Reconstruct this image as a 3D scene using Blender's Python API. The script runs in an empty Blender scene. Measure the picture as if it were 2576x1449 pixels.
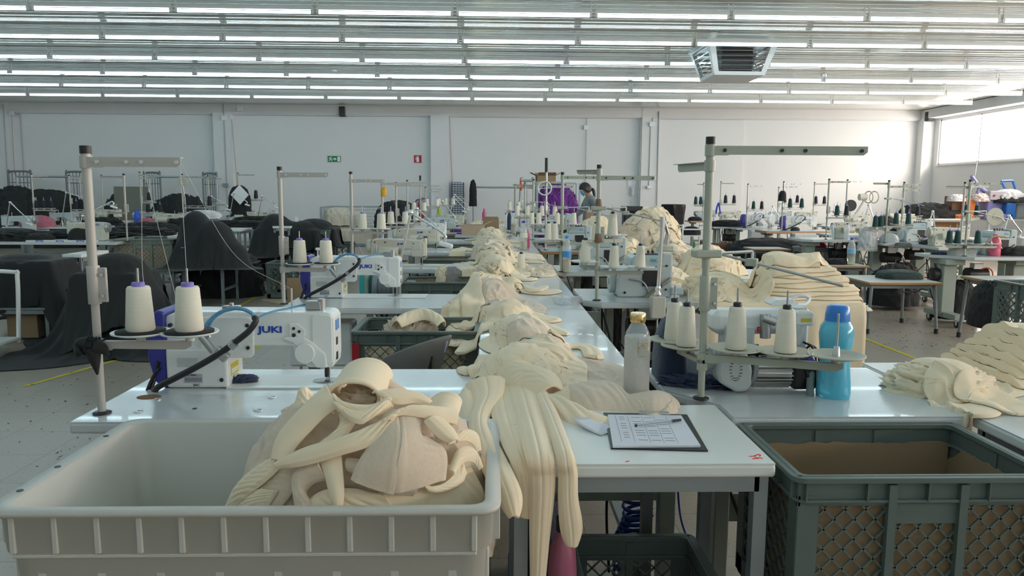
import bpy, bmesh, math, random
import numpy as np
from mathutils import Vector, Matrix, noise as mnoise
random.seed(7)
C = bpy.context.scene.collection
scn = bpy.context.scene
PI = math.pi
# ---------------------------------------------------------------- camera
FPX = 1900.0; CAM_H = 1.42; YAW = math.atan(53/FPX); PITCH = 0.1257; ROLL = 0.0062
cam_d = bpy.data.cameras.new('camera'); cam = bpy.data.objects.new('camera', cam_d); C.objects.link(cam)
cam_d.sensor_width = 36; cam_d.lens = FPX/2576*36; cam_d.clip_start = 0.05; cam_d.clip_end = 200
CM = Matrix.Translation((0,0,CAM_H)) @ Matrix.Rotation(-YAW,4,'Z') @ Matrix.Rotation(PI/2-PITCH,4,'X') @ Matrix.Rotation(ROLL,4,'Z')
cam.matrix_world = CM; scn.camera = cam
# ---------------------------------------------------------------- world, exposure, window light
world = bpy.data.worlds.new('world'); scn.world = world; world.use_nodes = True
bg = world.node_tree.nodes['Background']; bg.inputs[0].default_value = (1.0,0.97,0.94,1); bg.inputs[1].default_value = 3.0
scn.view_settings.view_transform = 'Standard'; scn.view_settings.look = 'None'
scn.view_settings.exposure = 0.08; scn.view_settings.gamma = 1.0
try: scn.view_settings.use_curve_mapping = False
except Exception: pass
scn.cycles.use_denoising = True
scn.cycles.max_bounces = 7; scn.cycles.diffuse_bounces = 5; scn.cycles.glossy_bounces = 3
scn.cycles.transmission_bounces = 5; scn.cycles.transparent_max_bounces = 8
scn.cycles.caustics_reflective = False; scn.cycles.caustics_refractive = False
scn.cycles.sample_clamp_indirect = 4.0
TUBE_E = 12.0; WIN_E = 2300.0
CEIL = 3.81; YB = 21.8; XR = 12.56; XL = -15.5; YF = -5.0
def area_light(name, loc, rot, sx, sy, e, col):
    d = bpy.data.lights.new(name,'AREA'); d.shape='RECTANGLE'; d.size=sx; d.size_y=sy; d.energy=e; d.color=col
    o = bpy.data.objects.new(name,d); C.objects.link(o); o.location=loc; o.rotation_euler=rot; return o
# daylight outside the strip of high windows in the right wall (shines in -x direction, a little downwards)
area_light('window_daylight',(XR+0.9,8.0,3.3),(0,math.radians(83),0),1.6,27,WIN_E,(1.0,0.87,0.77))
# ---------------------------------------------------------------- pixel helpers (2576 x 1449 frame)
RCAM = CM.to_3x3(); CO = Vector((0,0,CAM_H))
def ray(px,py): return (RCAM @ Vector(((px-1288)/FPX, -(py-724.5)/FPX, -1.0))).normalized()
def on(px,py,z):
    d = ray(px,py); t = (z-CAM_H)/d.z; return CO + d*t
def at(px,py,Y):
    d = ray(px,py); return CO + d*(Y/d.y)
def zat(px,py,Y): return at(px,py,Y).z
def pix(p):
    q = RCAM.transposed() @ (Vector(p)-CO)
    return (1288+FPX*q.x/-q.z, 724.5-FPX*q.y/-q.z)
# ---------------------------------------------------------------- materials
MATS = {}
def mat(name, col, rough=0.5, metal=0.0, var=0.0, vscale=8.0, bump=0.0, bscale=60.0, sheen=0.0, trans=0.0, emis=None, coat=0.0, spec=0.5, alpha=1.0, stretch=None, sss=0.0):
    if name in MATS: return MATS[name]
    m = bpy.data.materials.new(name); m.use_nodes = True; nt = m.node_tree; b = nt.nodes['Principled BSDF']
    c = (*col,1)
    b.inputs['Base Color'].default_value = c; b.inputs['Roughness'].default_value = rough; b.inputs['Metallic'].default_value = metal
    b.inputs['Specular IOR Level'].default_value = spec; b.inputs['Coat Weight'].default_value = coat
    b.inputs['Sheen Weight'].default_value = sheen; b.inputs['Transmission Weight'].default_value = trans; b.inputs['Alpha'].default_value = alpha
    if sheen: b.inputs['Sheen Roughness'].default_value = 0.5
    if emis: b.inputs['Emission Color'].default_value = (*emis[0],1); b.inputs['Emission Strength'].default_value = emis[1]
    tc = nt.nodes.new('ShaderNodeTexCoord'); src = tc.outputs['Object']
    if stretch:
        mp = nt.nodes.new('ShaderNodeMapping'); mp.inputs['Scale'].default_value = stretch; nt.links.new(src, mp.inputs[0]); src = mp.outputs[0]
    n = nt.nodes.new('ShaderNodeTexNoise'); n.inputs['Scale'].default_value = vscale; n.inputs['Detail'].default_value = 4
    nt.links.new(src, n.inputs['Vector'])
    mx = nt.nodes.new('ShaderNodeMix'); mx.data_type='RGBA'
    v = max(var,0.03)
    mx.inputs['A'].default_value = tuple(min(1,x*(1-v)) for x in col)+(1,); mx.inputs['B'].default_value = tuple(min(1,x*(1+v)) for x in col)+(1,)
    nt.links.new(n.outputs['Fac'], mx.inputs['Factor']); nt.links.new(mx.outputs['Result'], b.inputs['Base Color'])
    if bump:
        n2 = nt.nodes.new('ShaderNodeTexNoise'); n2.inputs['Scale'].default_value = bscale; n2.inputs['Detail'].default_value = 3
        nt.links.new(src, n2.inputs['Vector'])
        bp = nt.nodes.new('ShaderNodeBump'); bp.inputs['Strength'].default_value = bump; bp.inputs['Distance'].default_value = 0.01
        nt.links.new(n2.outputs['Fac'], bp.inputs['Height']); nt.links.new(bp.outputs[0], b.inputs['Normal'])
    MATS[name] = m; return m
W_WALL = mat('wall paint',(0.74,0.745,0.74),0.85,var=.03,vscale=1.2,bump=.05)
W_TRIM = mat('wall trim paint',(0.63,0.66,0.68),0.7)
CEILM = mat('ceiling white lacquered sheet',(0.74,0.74,0.70),0.06,metal=0.42,var=.03,vscale=.7)
FLOORM = None
WHT = mat('machine white enamel',(0.80,0.82,0.80),0.28,coat=.2)
WHT2 = mat('white plastic',(0.78,0.80,0.80),0.4)
BEI = mat('machine beige enamel',(0.60,0.58,0.49),0.38)
GRN = mat('overlock grey enamel',(0.50,0.56,0.56),0.38)
BLUE = mat('motor blue plastic',(0.035,0.035,0.26),0.4)
BLK = mat('black plastic',(0.015,0.015,0.017),0.45)
DRK = mat('dark metal',(0.05,0.05,0.05),0.4,metal=.6)
CHR = mat('chrome',(0.75,0.76,0.77),0.18,metal=1.0)
STL = mat('brushed steel',(0.45,0.46,0.46),0.35,metal=.9)
CAGE = mat('cage grey steel',(0.17,0.20,0.21),0.45,metal=.3)
GAL = mat('galvanised steel',(0.36,0.40,0.42),0.4,metal=.7,var=.1)
PUT = mat('stand putty paint',(0.50,0.47,0.43),0.42,metal=.1,var=.05)
PUT2 = mat('stand grey green paint',(0.41,0.43,0.36),0.42,metal=.1,var=.05)
TOP = mat('table laminate white',(0.66,0.70,0.71),0.17,var=.05,vscale=30,bump=.012,bscale=220,coat=.25)
TOPE = mat('table edge plastic',(0.60,0.63,0.63),0.45,var=.06,vscale=60)
TOPW = mat('plain white laminate',(0.80,0.82,0.78),0.3,var=.02)
WOODE = mat('plywood edge',(0.42,0.22,0.09),0.6,var=.2,vscale=20,stretch=(1,1,8))
FRAME = mat('frame grey paint',(0.23,0.26,0.26),0.45,metal=.2,var=.08)
FRAMEG = mat('frame green grey paint',(0.33,0.38,0.33),0.5,var=.08)
CRT = mat('crate green plastic',(0.12,0.155,0.14),0.42,var=.10,vscale=12)
CRTD = mat('crate dark plastic',(0.05,0.065,0.06),0.5,var=.10,vscale=12)
CARD = mat('cardboard',(0.30,0.21,0.12),0.85,var=.08,vscale=5,stretch=(1,1,.2))
CARDL = mat('light cardboard',(0.50,0.38,0.27),0.85,var=.06)
CREAM = mat('cream jersey',(0.93,0.77,0.545),0.85,sheen=.2,var=.05,vscale=7,bump=.10,bscale=900)
FLEECE = mat('cream fleece inside',(0.82,0.665,0.505),0.95,sheen=.5,var=.10,vscale=120,bump=.35,bscale=650)
CONE = mat('cream thread',(0.80,0.76,0.64),0.75,var=.05,vscale=12,bump=.15,bscale=40,stretch=(1,1,20))
BLKC = mat('black cloth',(0.009,0.0105,0.011),0.8,sheen=.04,var=.2,vscale=6,bump=.25,bscale=40)
GRC = mat('dark green cloth',(0.01,0.03,0.028),0.8,sheen=.1,bump=.3,bscale=30)
GTH = mat('dark green thread',(0.008,0.055,0.05),0.7,bump=.2,bscale=40,stretch=(1,1,20))
BTH = mat('black thread',(0.012,0.013,0.02),0.7,bump=.2,bscale=40,stretch=(1,1,20))
PURP = mat('purple cone core',(0.23,0.17,0.55),0.5)
NAVY = mat('navy cloth',(0.02,0.035,0.08),0.75,sheen=.2,bump=.3,bscale=60)
DENIM = mat('blue grey cloth',(0.06,0.08,0.16),0.8,var=.15,bump=.3,bscale=80)
PUR = mat('purple cloth',(0.15,0.02,0.23),0.75,sheen=.25,var=.6,vscale=5,bump=.3,bscale=20)
BINP = mat('bin milky plastic',(0.74,0.72,0.65),0.42,trans=.18,var=.05,vscale=4,bump=.03,bscale=30,sss=0)
INKB = mat('logo blue',(0.01,0.06,0.42),0.5)
YEL = mat('yellow floor paint',(0.55,0.45,0.02),0.7,var=.25,vscale=20)
LBL = mat('silver label',(0.45,0.47,0.49),0.4)
PAPER = mat('paper',(0.76,0.77,0.84),0.8,var=.02)
RED = mat('red plastic',(0.42,0.02,0.03),0.45)
ORG = mat('orange paint',(0.62,0.16,0.02),0.5)
CLEAR = mat('clear plastic',(0.82,0.88,0.92),0.08,alpha=.30,spec=.8)
WATER = mat('pale liquid',(0.78,0.74,0.45),0.05,trans=.8)
CYAN = mat('cyan bottle plastic',(0.13,0.62,0.86),0.16,trans=.25)
CYAND = mat('blue cap plastic',(0.02,0.20,0.62),0.3)
PINK = mat('pink plastic',(0.70,0.10,0.28),0.35,trans=.2)
PINKM = mat('matt pink steel',(0.50,0.15,0.24),0.35,coat=.2)
GOLD = mat('gold cap',(0.75,0.55,0.25),0.2,metal=1)
SPECK = mat('speckled cork sleeve',(0.56,0.55,0.52),0.8,var=.12,vscale=160,bump=.2,bscale=200)
HOSEB = mat('pale blue tube',(0.15,0.42,0.68),0.25,trans=.3)
COILB = mat('blue coil hose',(0.01,0.06,0.35),0.3)
DISCP = mat('ivory disc plastic',(0.52,0.50,0.40),0.5)
DISCW = mat('white disc plastic',(0.70,0.71,0.69),0.4)
FOAM = mat('black foam pad',(0.02,0.02,0.02),0.95)
THR = mat('single thread',(0.72,0.73,0.70),0.8)
GREENB = mat('green bottle plastic',(0.03,0.35,0.05),0.25,trans=.3)
TAPE = mat('brown tape',(0.20,0.12,0.07),0.5)
BAG = mat('thin white bag plastic',(0.82,0.82,0.82),0.3,alpha=.75)
# ---------------------------------------------------------------- mesh builder
def frame_to(d):
    d = Vector(d).normalized(); up = Vector((0,0,1)) if abs(d.z)<.95 else Vector((0,1,0))
    x = up.cross(d).normalized(); y = d.cross(x); return x,y,d
def cr(P, n):
    """Catmull-Rom resample of a list of points to n samples (component-wise numpy)."""
    P = np.array([list(p) for p in P], float); k = len(P)
    if k == 2: t = np.linspace(0,1,n)[:,None]; return P[0]*(1-t)+P[1]*t
    E = np.vstack([2*P[0]-P[1], P, 2*P[-1]-P[-2]]); s = np.linspace(0,k-1-1e-9,n); i = s.astype(int); t = (s-i)[:,None]
    a,b,c,d = E[i],E[i+1],E[i+2],E[i+3]
    return .5*((2*b)+(-a+c)*t+(2*a-5*b+4*c-d)*t*t+(-a+3*b-3*c+d)*t**3)
class MB:
    def __init__(s): s.v=[]; s.f=[]; s.sm=[]
    def add(s, vs, fs, smooth=False):
        o=len(s.v); s.v += [tuple(v) for v in vs]; s.f += [tuple(i+o for i in f) for f in fs]; s.sm += [smooth]*len(fs); return s
    def box(s, c, d, rz=0, M=None, ch=0.0):
        hx,hy,hz = d[0]/2,d[1]/2,d[2]/2
        if ch>0:
            ch=min(ch,hx*.49,hy*.49,hz*.49); vs=[]
            for sx in(-1,1):
                for sy in(-1,1):
                    for sz in(-1,1):
                        vs += [(sx*hx,sy*(hy-ch),sz*(hz-ch)),(sx*(hx-ch),sy*hy,sz*(hz-ch)),(sx*(hx-ch),sy*(hy-ch),sz*hz)]
            bm=bmesh.new(); bv=[bm.verts.new(v) for v in vs]; r=bmesh.ops.convex_hull(bm,input=bv)
            bm.normal_update(); bmesh.ops.dissolve_limit(bm,angle_limit=.01,verts=bm.verts[:],edges=bm.edges[:])
            bm.verts.index_update(); vs=[v.co.copy() for v in bm.verts]; fs=[[v.index for v in f.verts] for f in bm.faces]; bm.free()
        else:
            vs=[(x*hx,y*hy,z*hz) for x in(-1,1) for y in(-1,1) for z in(-1,1)]
            fs=[(0,1,3,2),(4,6,7,5),(0,4,5,1),(2,3,7,6),(0,2,6,4),(1,5,7,3)]
        R = M if M is not None else Matrix.Rotation(rz,4,'Z')
        return s.add([R@Vector(v)+Vector(c) for v in vs],fs)
    def cyl(s, p0, p1, r0, r1=None, n=12, cap=True):
        r1 = r0 if r1 is None else r1; p0=Vector(p0); p1=Vector(p1); x,y,_=frame_to(p1-p0); vs=[]
        for p,r in((p0,r0),(p1,r1)):
            for k in range(n): a=2*PI*k/n; vs.append(p+x*(r*math.cos(a))+y*(r*math.sin(a)))
        s.add(vs,[(k,(k+1)%n,n+(k+1)%n,n+k) for k in range(n)],True)
        if cap: s.add([vs[k] for k in range(n)],[tuple(range(n-1,-1,-1))]); s.add([vs[n+k] for k in range(n)],[tuple(range(n))])
        return s
    def tube(s, pts, r, n=8, res=None, cap=True):
        P = cr(pts, res) if res else np.array([list(p) for p in pts],float); k=len(P)
        rr = r if hasattr(r,'__len__') else [r]*k
        if hasattr(r,'__len__') and len(r)!=k: rr = np.interp(np.linspace(0,1,k),np.linspace(0,1,len(r)),r)
        vs=[]; px=None
        for i in range(k):
            d = Vector(P[min(i+1,k-1)]-P[max(i-1,0)]); d = d.normalized() if d.length>1e-9 else Vector((0,0,1))
            if px is None: px,_,_ = frame_to(d)
            x = (px - d*px.dot(d)); x = x.normalized() if x.length>1e-6 else frame_to(d)[0]; y=d.cross(x); px=x
            for j in range(n): a=2*PI*j/n; vs.append(Vector(P[i])+x*(rr[i]*math.cos(a))+y*(rr[i]*math.sin(a)))
        fs=[(i*n+j,i*n+(j+1)%n,(i+1)*n+(j+1)%n,(i+1)*n+j) for i in range(k-1) for j in range(n)]
        s.add(vs,fs,True)
        if cap: s.add(vs[:n],[tuple(range(n-1,-1,-1))]); s.add(vs[-n:],[tuple(range(n))])
        return s
    def lathe(s, prof, c=(0,0,0), n=24, axis=None, sx=1, sy=1):
        """prof: list of (r,z) from bottom to top"""
        c=Vector(c); X,Y,Z=(Vector((1,0,0)),Vector((0,1,0)),Vector((0,0,1))) if axis is None else frame_to(axis); vs=[]
        for r,z in prof:
            for k in range(n): a=2*PI*k/n; vs.append(c+X*(r*sx*math.cos(a))+Y*(r*sy*math.sin(a))+Z*z)
        m=len(prof); s.add(vs,[(i*n+j,i*n+(j+1)%n,(i+1)*n+(j+1)%n,(i+1)*n+j) for i in range(m-1) for j in range(n)],True)
        if prof[0][0]>1e-5: s.add(vs[:n],[tuple(range(n-1,-1,-1))])
        if prof[-1][0]>1e-5: s.add(vs[-n:],[tuple(range(n))])
        return s
    def prism(s, poly, a, b, plane='xz', O=(0,0,0), M=None):
        """poly in plane, extruded between a and b along the third axis"""
        O=Vector(O)
        def P(u,v,w): return Vector({'xz':(u,w,v),'xy':(u,v,w),'yz':(w,u,v)}[plane])
        n=len(poly); vs=[P(u,v,a) for u,v in poly]+[P(u,v,b) for u,v in poly]
        if M is not None: vs=[M@v for v in vs]
        vs=[v+O for v in vs]
        bm=bmesh.new(); bv=[bm.verts.new(v) for v in vs]
        bm.faces.new(bv[:n]); bm.faces.new(bv[n:][::-1])
        for i in range(n): bm.faces.new((bv[i],bv[n+i],bv[n+(i+1)%n],bv[(i+1)%n]))
        bmesh.ops.recalc_face_normals(bm,faces=bm.faces[:]); bm.verts.index_update()
        s.add([v.co.copy() for v in bm.verts],[[v.index for v in f.verts] for f in bm.faces]); bm.free(); return s
    def ring(s, c, R, r, axis=(0,0,1), n=24, m=6, a0=0, a1=2*PI):
        x,y,_=frame_to(axis); full = abs(a1-a0-2*PI)<1e-6; k = n+(0 if full else 1)
        pts=[Vector(c)+x*(R*math.cos(a0+(a1-a0)*i/n))+y*(R*math.sin(a0+(a1-a0)*i/n)) for i in range(n+1)]
        return s.tube(pts,r,m,cap=not full)
    def grid(s, G, closed_u=False, closed_v=False):
        G=np.asarray(G); a,b=G.shape[:2]; vs=G.reshape(-1,3).tolist()
        fs=[(i*b+j,i*b+(j+1)%b,((i+1)%a)*b+(j+1)%b,((i+1)%a)*b+j) for i in range(a if closed_u else a-1) for j in range(b if closed_v else b-1)]
        return s.add(vs,fs,True)
    def obj(s, name, m, parent=None, bev=0, seg=2, smooth=None, sub=0, solid=0, loc=None):
        me=bpy.data.meshes.new(name); me.from_pydata([tuple(v) for v in s.v],[],s.f); me.update()
        sm = s.sm if smooth is None else [smooth]*len(s.f)
        me.polygons.foreach_set('use_smooth', sm)
        me.materials.append(m); o=bpy.data.objects.new(name,me); C.objects.link(o)
        if parent is not None: o.parent=parent
        if loc is not None: o.location=loc
        if bev>0:
            bmesh_clean(me); q=o.modifiers.new('bevel','BEVEL'); q.width=bev; q.segments=seg; q.limit_method='ANGLE'; q.angle_limit=math.radians(35)
        if solid: q=o.modifiers.new('solid','SOLIDIFY'); q.thickness=solid; q.offset=0
        if sub: q=o.modifiers.new('sub','SUBSURF'); q.levels=sub; q.render_levels=sub
        return o
def bmesh_clean(me):
    bm=bmesh.new(); bm.from_mesh(me); bmesh.ops.remove_doubles(bm,verts=bm.verts[:],dist=1e-5); bmesh.ops.recalc_face_normals(bm,faces=bm.faces[:]); bm.to_mesh(me); bm.free()
def T(name, label, cat, loc=(0,0,0), rz=0, group=None):
    o=bpy.data.objects.new(name,None); C.objects.link(o); o.empty_display_size=.05; o.location=loc; o.rotation_euler=(0,0,rz)
    return tag(o,label,cat,group)
def tag(o,label,cat,group=None):
    o['label']=label; o['category']=cat
    if group: o['group']=group
    return o
def struct(mb,name,m,**k):
    o=mb.obj(name,m,**k)
    if k.get('parent') is None: o['kind']='structure'
    return o
KIDS = {}
def dup(root, loc, rz=0, label=None, group=None, scale=None):
    r=root.copy(); C.objects.link(r); r.location=loc; r.rotation_euler=(0,0,rz)
    if scale: r.scale=(scale,)*3 if not hasattr(scale,'__len__') else scale
    if label: r['label']=label
    if group: r['group']=group
    for ch in root.children:
        c=ch.copy(); C.objects.link(c); c.parent=r
        for g in ch.children:
            d=g.copy(); C.objects.link(d); d.parent=c
    return r
def text(s, h, m, parent, M, name='logo', bold=0.0, ext=.0004, wide=1.0):
    """flat lettering; M maps text plane (x right, y up) into parent space; centred"""
    cu=bpy.data.curves.new('t','FONT'); cu.body=s; cu.size=h*1.4; cu.extrude=ext; cu.offset=bold; cu.align_x='CENTER'; cu.align_y='CENTER'; cu.resolution_u=2
    ob=bpy.data.objects.new('t',cu); C.objects.link(ob); dg=bpy.context.evaluated_depsgraph_get(); me=bpy.data.meshes.new_from_object(ob.evaluated_get(dg))
    bpy.data.objects.remove(ob); me.transform(Matrix.Diagonal((wide,1,1,1))); me.transform(M); me.materials.clear(); me.materials.append(m)
    o=bpy.data.objects.new(name,me); C.objects.link(o)
    if parent is not None: o.parent=parent
    return o
def face_my(c):  # text plane facing -y (towards the camera) centred at c
    return Matrix.Translation(c) @ Matrix.Rotation(PI/2,4,'X')
# ================================================================ ROOM
# floor: pale terrazzo tiles
fm = mat('floor terrazzo',(0.42,0.38,0.32),0.32,var=.06,vscale=3); nt=fm.node_tree; b=nt.nodes['Principled BSDF']
tc=nt.nodes.new('ShaderNodeTexCoord'); br=nt.nodes.new('ShaderNodeTexBrick'); br.offset=0; br.inputs['Scale'].default_value=1; br.inputs['Brick Width'].default_value=.4; br.inputs['Row Height'].default_value=.4
br.inputs['Mortar Size'].default_value=.003; br.inputs['Mortar Smooth'].default_value=.3
br.inputs['Color1'].default_value=(0.32,0.275,0.22,1); br.inputs['Color2'].default_value=(0.35,0.30,0.24,1); br.inputs['Mortar'].default_value=(0.19,0.165,0.14,1)
nt.links.new(tc.outputs['Object'],br.inputs['Vector'])
vo=nt.nodes.new('ShaderNodeTexVoronoi'); vo.inputs['Scale'].default_value=38; nt.links.new(tc.outputs['Object'],vo.inputs['Vector'])
rp=nt.nodes.new('ShaderNodeValToRGB'); rp.color_ramp.elements[0].position=.10; rp.color_ramp.elements[0].color=(.55,.52,.5,1); rp.color_ramp.elements[1].position=.3; rp.color_ramp.elements[1].color=(1,1,1,1)
nt.links.new(vo.outputs['Distance'],rp.inputs[0])
ml=nt.nodes.new('ShaderNodeMix'); ml.data_type='RGBA'; ml.blend_type='MULTIPLY'; ml.inputs['Factor'].default_value=.55
nt.links.new(br.outputs['Color'],ml.inputs['A']); nt.links.new(rp.outputs[0],ml.inputs['B']); nt.links.new(ml.outputs['Result'],b.inputs['Base Color'])
struct(MB().box(((XL+XR)/2,(YF+YB)/2,-.05),(XR-XL+.4,YB-YF+.4,.1)),'floor',fm)
# walls
struct(MB().box(((XL+XR)/2,YB+.1,CEIL/2+.05),(XR-XL+.6,.2,CEIL+.3)),'wall_back',W_WALL)
struct(MB().box((XL-.1,(YF+YB)/2,CEIL/2),(.2,YB-YF,CEIL)),'wall_left',W_WALL)
struct(MB().box(((XL+XR)/2,YF-.1,CEIL/2),(XR-XL+.4,.2,CEIL)),'wall_front',W_WALL)
WS,WT = 2.27,3.52
mb=MB().box((XR+.1,(YF+YB)/2,WS/2),(.2,YB-YF,WS)).box((XR+.1,(YF+YB)/2,(WT+CEIL)/2+.05),(.2,YB-YF,CEIL-WT+.1))
WY1=21.25
mb.box((XR+.1,(WY1+YB)/2,(WS+WT)/2),(.2,YB-WY1,WT-WS)); ys=[WY1]
while ys[-1]>YF+1: ys.append(ys[-1]-3.6)
for i,y in enumerate(ys[1:]): mb.box((XR+.1,y,(WS+WT)/2),(.2,.09,WT-WS))
struct(mb,'wall_right',W_WALL)
ALU=mat('window frame white',(0.75,0.74,0.72),.5); GLS=mat('window glass',(.9,.95,1),.02,alpha=.08)
BLIND=mat('white roller blind',(0.88,0.86,0.83),.8,trans=.0)
for i in range(min(len(ys)-1,6)):
    y1=ys[i]-.045*(i>0); y0=ys[i+1]+.045
    w=bpy.data.objects.new('window_%d'%(i+1),None); C.objects.link(w); w['kind']='structure'; w.location=(XR,y0,WS)
    L=y1-y0; H=WT-WS; fr=MB()
    for (cy,cz,sy,sz) in ((L/2,.02,L,.04),(L/2,H-.02,L,.04),(.02,H/2,.04,H),(L-.02,H/2,.04,H),(L/2,H/2,.03,H)): fr.box((.06,cy,cz),(.05,sy,sz))
    fr.obj('window_frame',ALU,w); MB().box((.09,L/2,H/2),(.006,L-.04,H-.04)).obj('glass_pane',GLS,w)
# sill board and lintel beam on the right wall
struct(MB().box((XR-.02,(YF+WY1)/2,WS-.02),(.08,WY1-YF,.04)),'trim_1',ALU)
struct(MB().box((XR-.17,(YF+YB)/2,3.68),(.34,YB-YF,.24)),'trim_2',W_TRIM)
struct(MB().box((XR-.16,YB-.16,1.9),(.32,.32,3.8)),'trim_3',W_WALL)
# back wall pilasters: pixel x pairs measured along the wall
def bx(px,py=400): return at(px,py,YB).x
PIL=[(-70,40),(545,590),(1085,1130),(1610,1650)]
for i,(a,b_) in enumerate(PIL):
    xa,xb=bx(a),bx(b_); struct(MB().box(((xa+xb)/2,YB-.095,1.9),(xb-xa,.19,3.8)),'trim_%d'%(4+i),W_WALL)
struct(MB().box(((XL+XR)/2,YB-.09,3.68),(XR-XL,.18,.26)),'trim_8',W_WALL)
struct(MB().box(((XL+XR)/2,YB-.10,3.535),(XR-XL,.05,.03)),'trim_9',W_TRIM)
struct(MB().box((bx(1760),YB-.02,1.75),(bx(1868)-bx(1652),.04,3.5)),'trim_10',W_WALL)
struct(MB().box(((XL+XR)/2,YB-.015,.05),(XR-XL,.03,.1)),'baseboard_back',W_TRIM)
struct(MB().box((XR-.015,(YF+YB)/2,.05),(.03,YB-YF,.1)),'baseboard_right',W_TRIM)
# ceiling: ribbed sheet, ribs run along x
prof=[]; y=YF; p=.20
while y<YB+.2:
    for k_ in range(12): prof.append((y+p*k_/12,CEIL+.011*(1-math.cos(2*PI*k_/12))))
    y+=p
mb=MB(); vs=[];
for (y,z) in prof: vs += [(XL-.1,y,z),(XR+.1,y,z)]
mb.add(vs,[(2*i,2*i+2,2*i+3,2*i+1) for i in range(len(prof)-1)],True)
mb.add([(XL-.1,YF-.1,CEIL+.1),(XR+.3,YF-.1,CEIL+.1),(XR+.3,YB+.2,CEIL+.1),(XL-.1,YB+.2,CEIL+.1)],[(0,1,2,3)])
struct(mb,'ceiling',CEILM)
# ---------------------------------------------------------------- fluorescent battens
LP=1.74; X0=1.278; TZ=3.63
TUB=mat('lit tube glass',(1,1,1),.4,emis=((0.66,0.90,1.0),TUBE_E)); HOUS=mat('batten housing',(0.70,0.71,0.68),.45)
proto=T('ceiling_tube_light','x','ceiling light',(0,0,TZ))
MB().box((0,0,.055),(1.70,.05,.05)).box((-.835,0,.012),(.03,.034,.06)).box((.835,0,.012),(.03,.034,.06)).box((-.84,0,.11),(.012,.012,.12)).box((.84,0,.11),(.012,.012,.12)).obj('housing',HOUS,proto)
MB().cyl((-.815,0,0),(.815,0,0),.017,n=10).obj('tube',TUB,proto)
rows=[18.5-1.735*k for k in range(0,13)]; ORD=['first','second','third','fourth','fifth','sixth','seventh','eighth','ninth','tenth','eleventh','twelfth','thirteenth','fourteenth','fifteenth','sixteenth','seventeenth','eighteenth']
used=False
for r,Y in enumerate(rows):
    seen=0; xs=[]
    k=5
    while True:
        x=X0+LP*(k+.5); k-=1
        if x<XL+.8: break
        xs.append(x)
    vis=[x for x in xs if r<6 and pix((x-.7,Y,TZ))[0]<2570 and pix((x+.7,Y,TZ))[0]>4]
    for x in xs:
        if x in vis: lab='lit ceiling tube, %s from the right in the %s row counting from the back wall'%(ORD[vis.index(x)],ORD[r]); g=None
        else: lab='lit fluorescent ceiling tube beyond the edges of the picture'; g='ceiling tubes out of frame'
        if not used: o=proto; o.location=(x,Y,TZ); o['label']=lab; used=True
        else: o=dup(proto,(x,Y,TZ),0,lab)
        o['group']=g or 'fluorescent tubes in rows under the ceiling'
# ---------------------------------------------------------------- ceiling air diffuser
v=T('ceiling_air_diffuser','white pyramid-shaped air vent hanging from the ribbed ceiling','air vent')
Yv=12.65; c=at(1842,158,Yv); v.location=(c.x,c.y,0); zt=CEIL-.01; zb=zat(1830,190,Yv-.3); a=.56; bq=.40
mb=MB(); P=[(-a,-a),(a,-a),(a,a),(-a,a)]; Q=[(-bq,-bq),(bq,-bq),(bq,bq),(-bq,bq)]
def lerp(p,q,t): return tuple(p[i]*(1-t)+q[i]*t for i in range(len(p)))
for i in range(4):
    A=(*P[i],zt);B=(*P[(i+1)%4],zt);D=(*Q[i],zb);E=(*Q[(i+1)%4],zb)
    for (t0,t1,s0,s1) in ((0,.1,0,1),(.9,1,0,1),(.1,.9,0,.09),(.1,.9,.91,1)):
        q=[lerp(lerp(A,B,s),lerp(D,E,s),t) for (s,t) in((s0,t0),(s1,t0),(s1,t1),(s0,t1))]; mb.add(q,[(0,1,2,3)])
mb.add([(*p,zb) for p in Q],[(0,1,2,3)]); mb.box((0,0,zt),(a*2.1,a*2.1,.03)); mb.obj('vent_frame',WHT2,v,solid=.012)
for i in range(4):
    sl=MB(); A=(*P[i],zt);B=(*P[(i+1)%4],zt);D=(*Q[i],zb);E=(*Q[(i+1)%4],zb)
    for k in range(6):
        t=.15+.7*k/5; p=lerp(lerp(A,D,t),lerp(B,E,t),.09); q=lerp(lerp(A,D,t),lerp(B,E,t),.91)
        n=Vector(((P[i][0]+P[(i+1)%4][0])/2,(P[i][1]+P[(i+1)%4][1])/2,0)).normalized()*-.05
        sl.add([p,q,Vector(q)+n+Vector((0,0,.02)),Vector(p)+n+Vector((0,0,.02))],[(0,1,2,3)])
    sl.obj('louvre',STL,v,solid=.006)
MB().box((0,0,(zt+zb)/2),(.5,.5,(zt-zb)*.8)).obj('fan_box',DRK,v)
for (px,py,w) in ((1855,188,'below the second tube row, right of the air vent'),(841,180,'on the ceiling at the left')):
    pass
for (px,py,Y,lab) in ((841,180,12.4,'small white round smoke detector on the ceiling at the left'),(2072,190,12.4,'small white round smoke detector right of the air vent')):
    c=on(px,py,CEIL-.03); c.z=CEIL; o=MB().lathe([(.03,-.07),(.055,-.06),(.06,-.02),(.05,0)],n=16).obj('smoke_detector',WHT2); o.location=c; tag(o,lab,'smoke detector')
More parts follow.
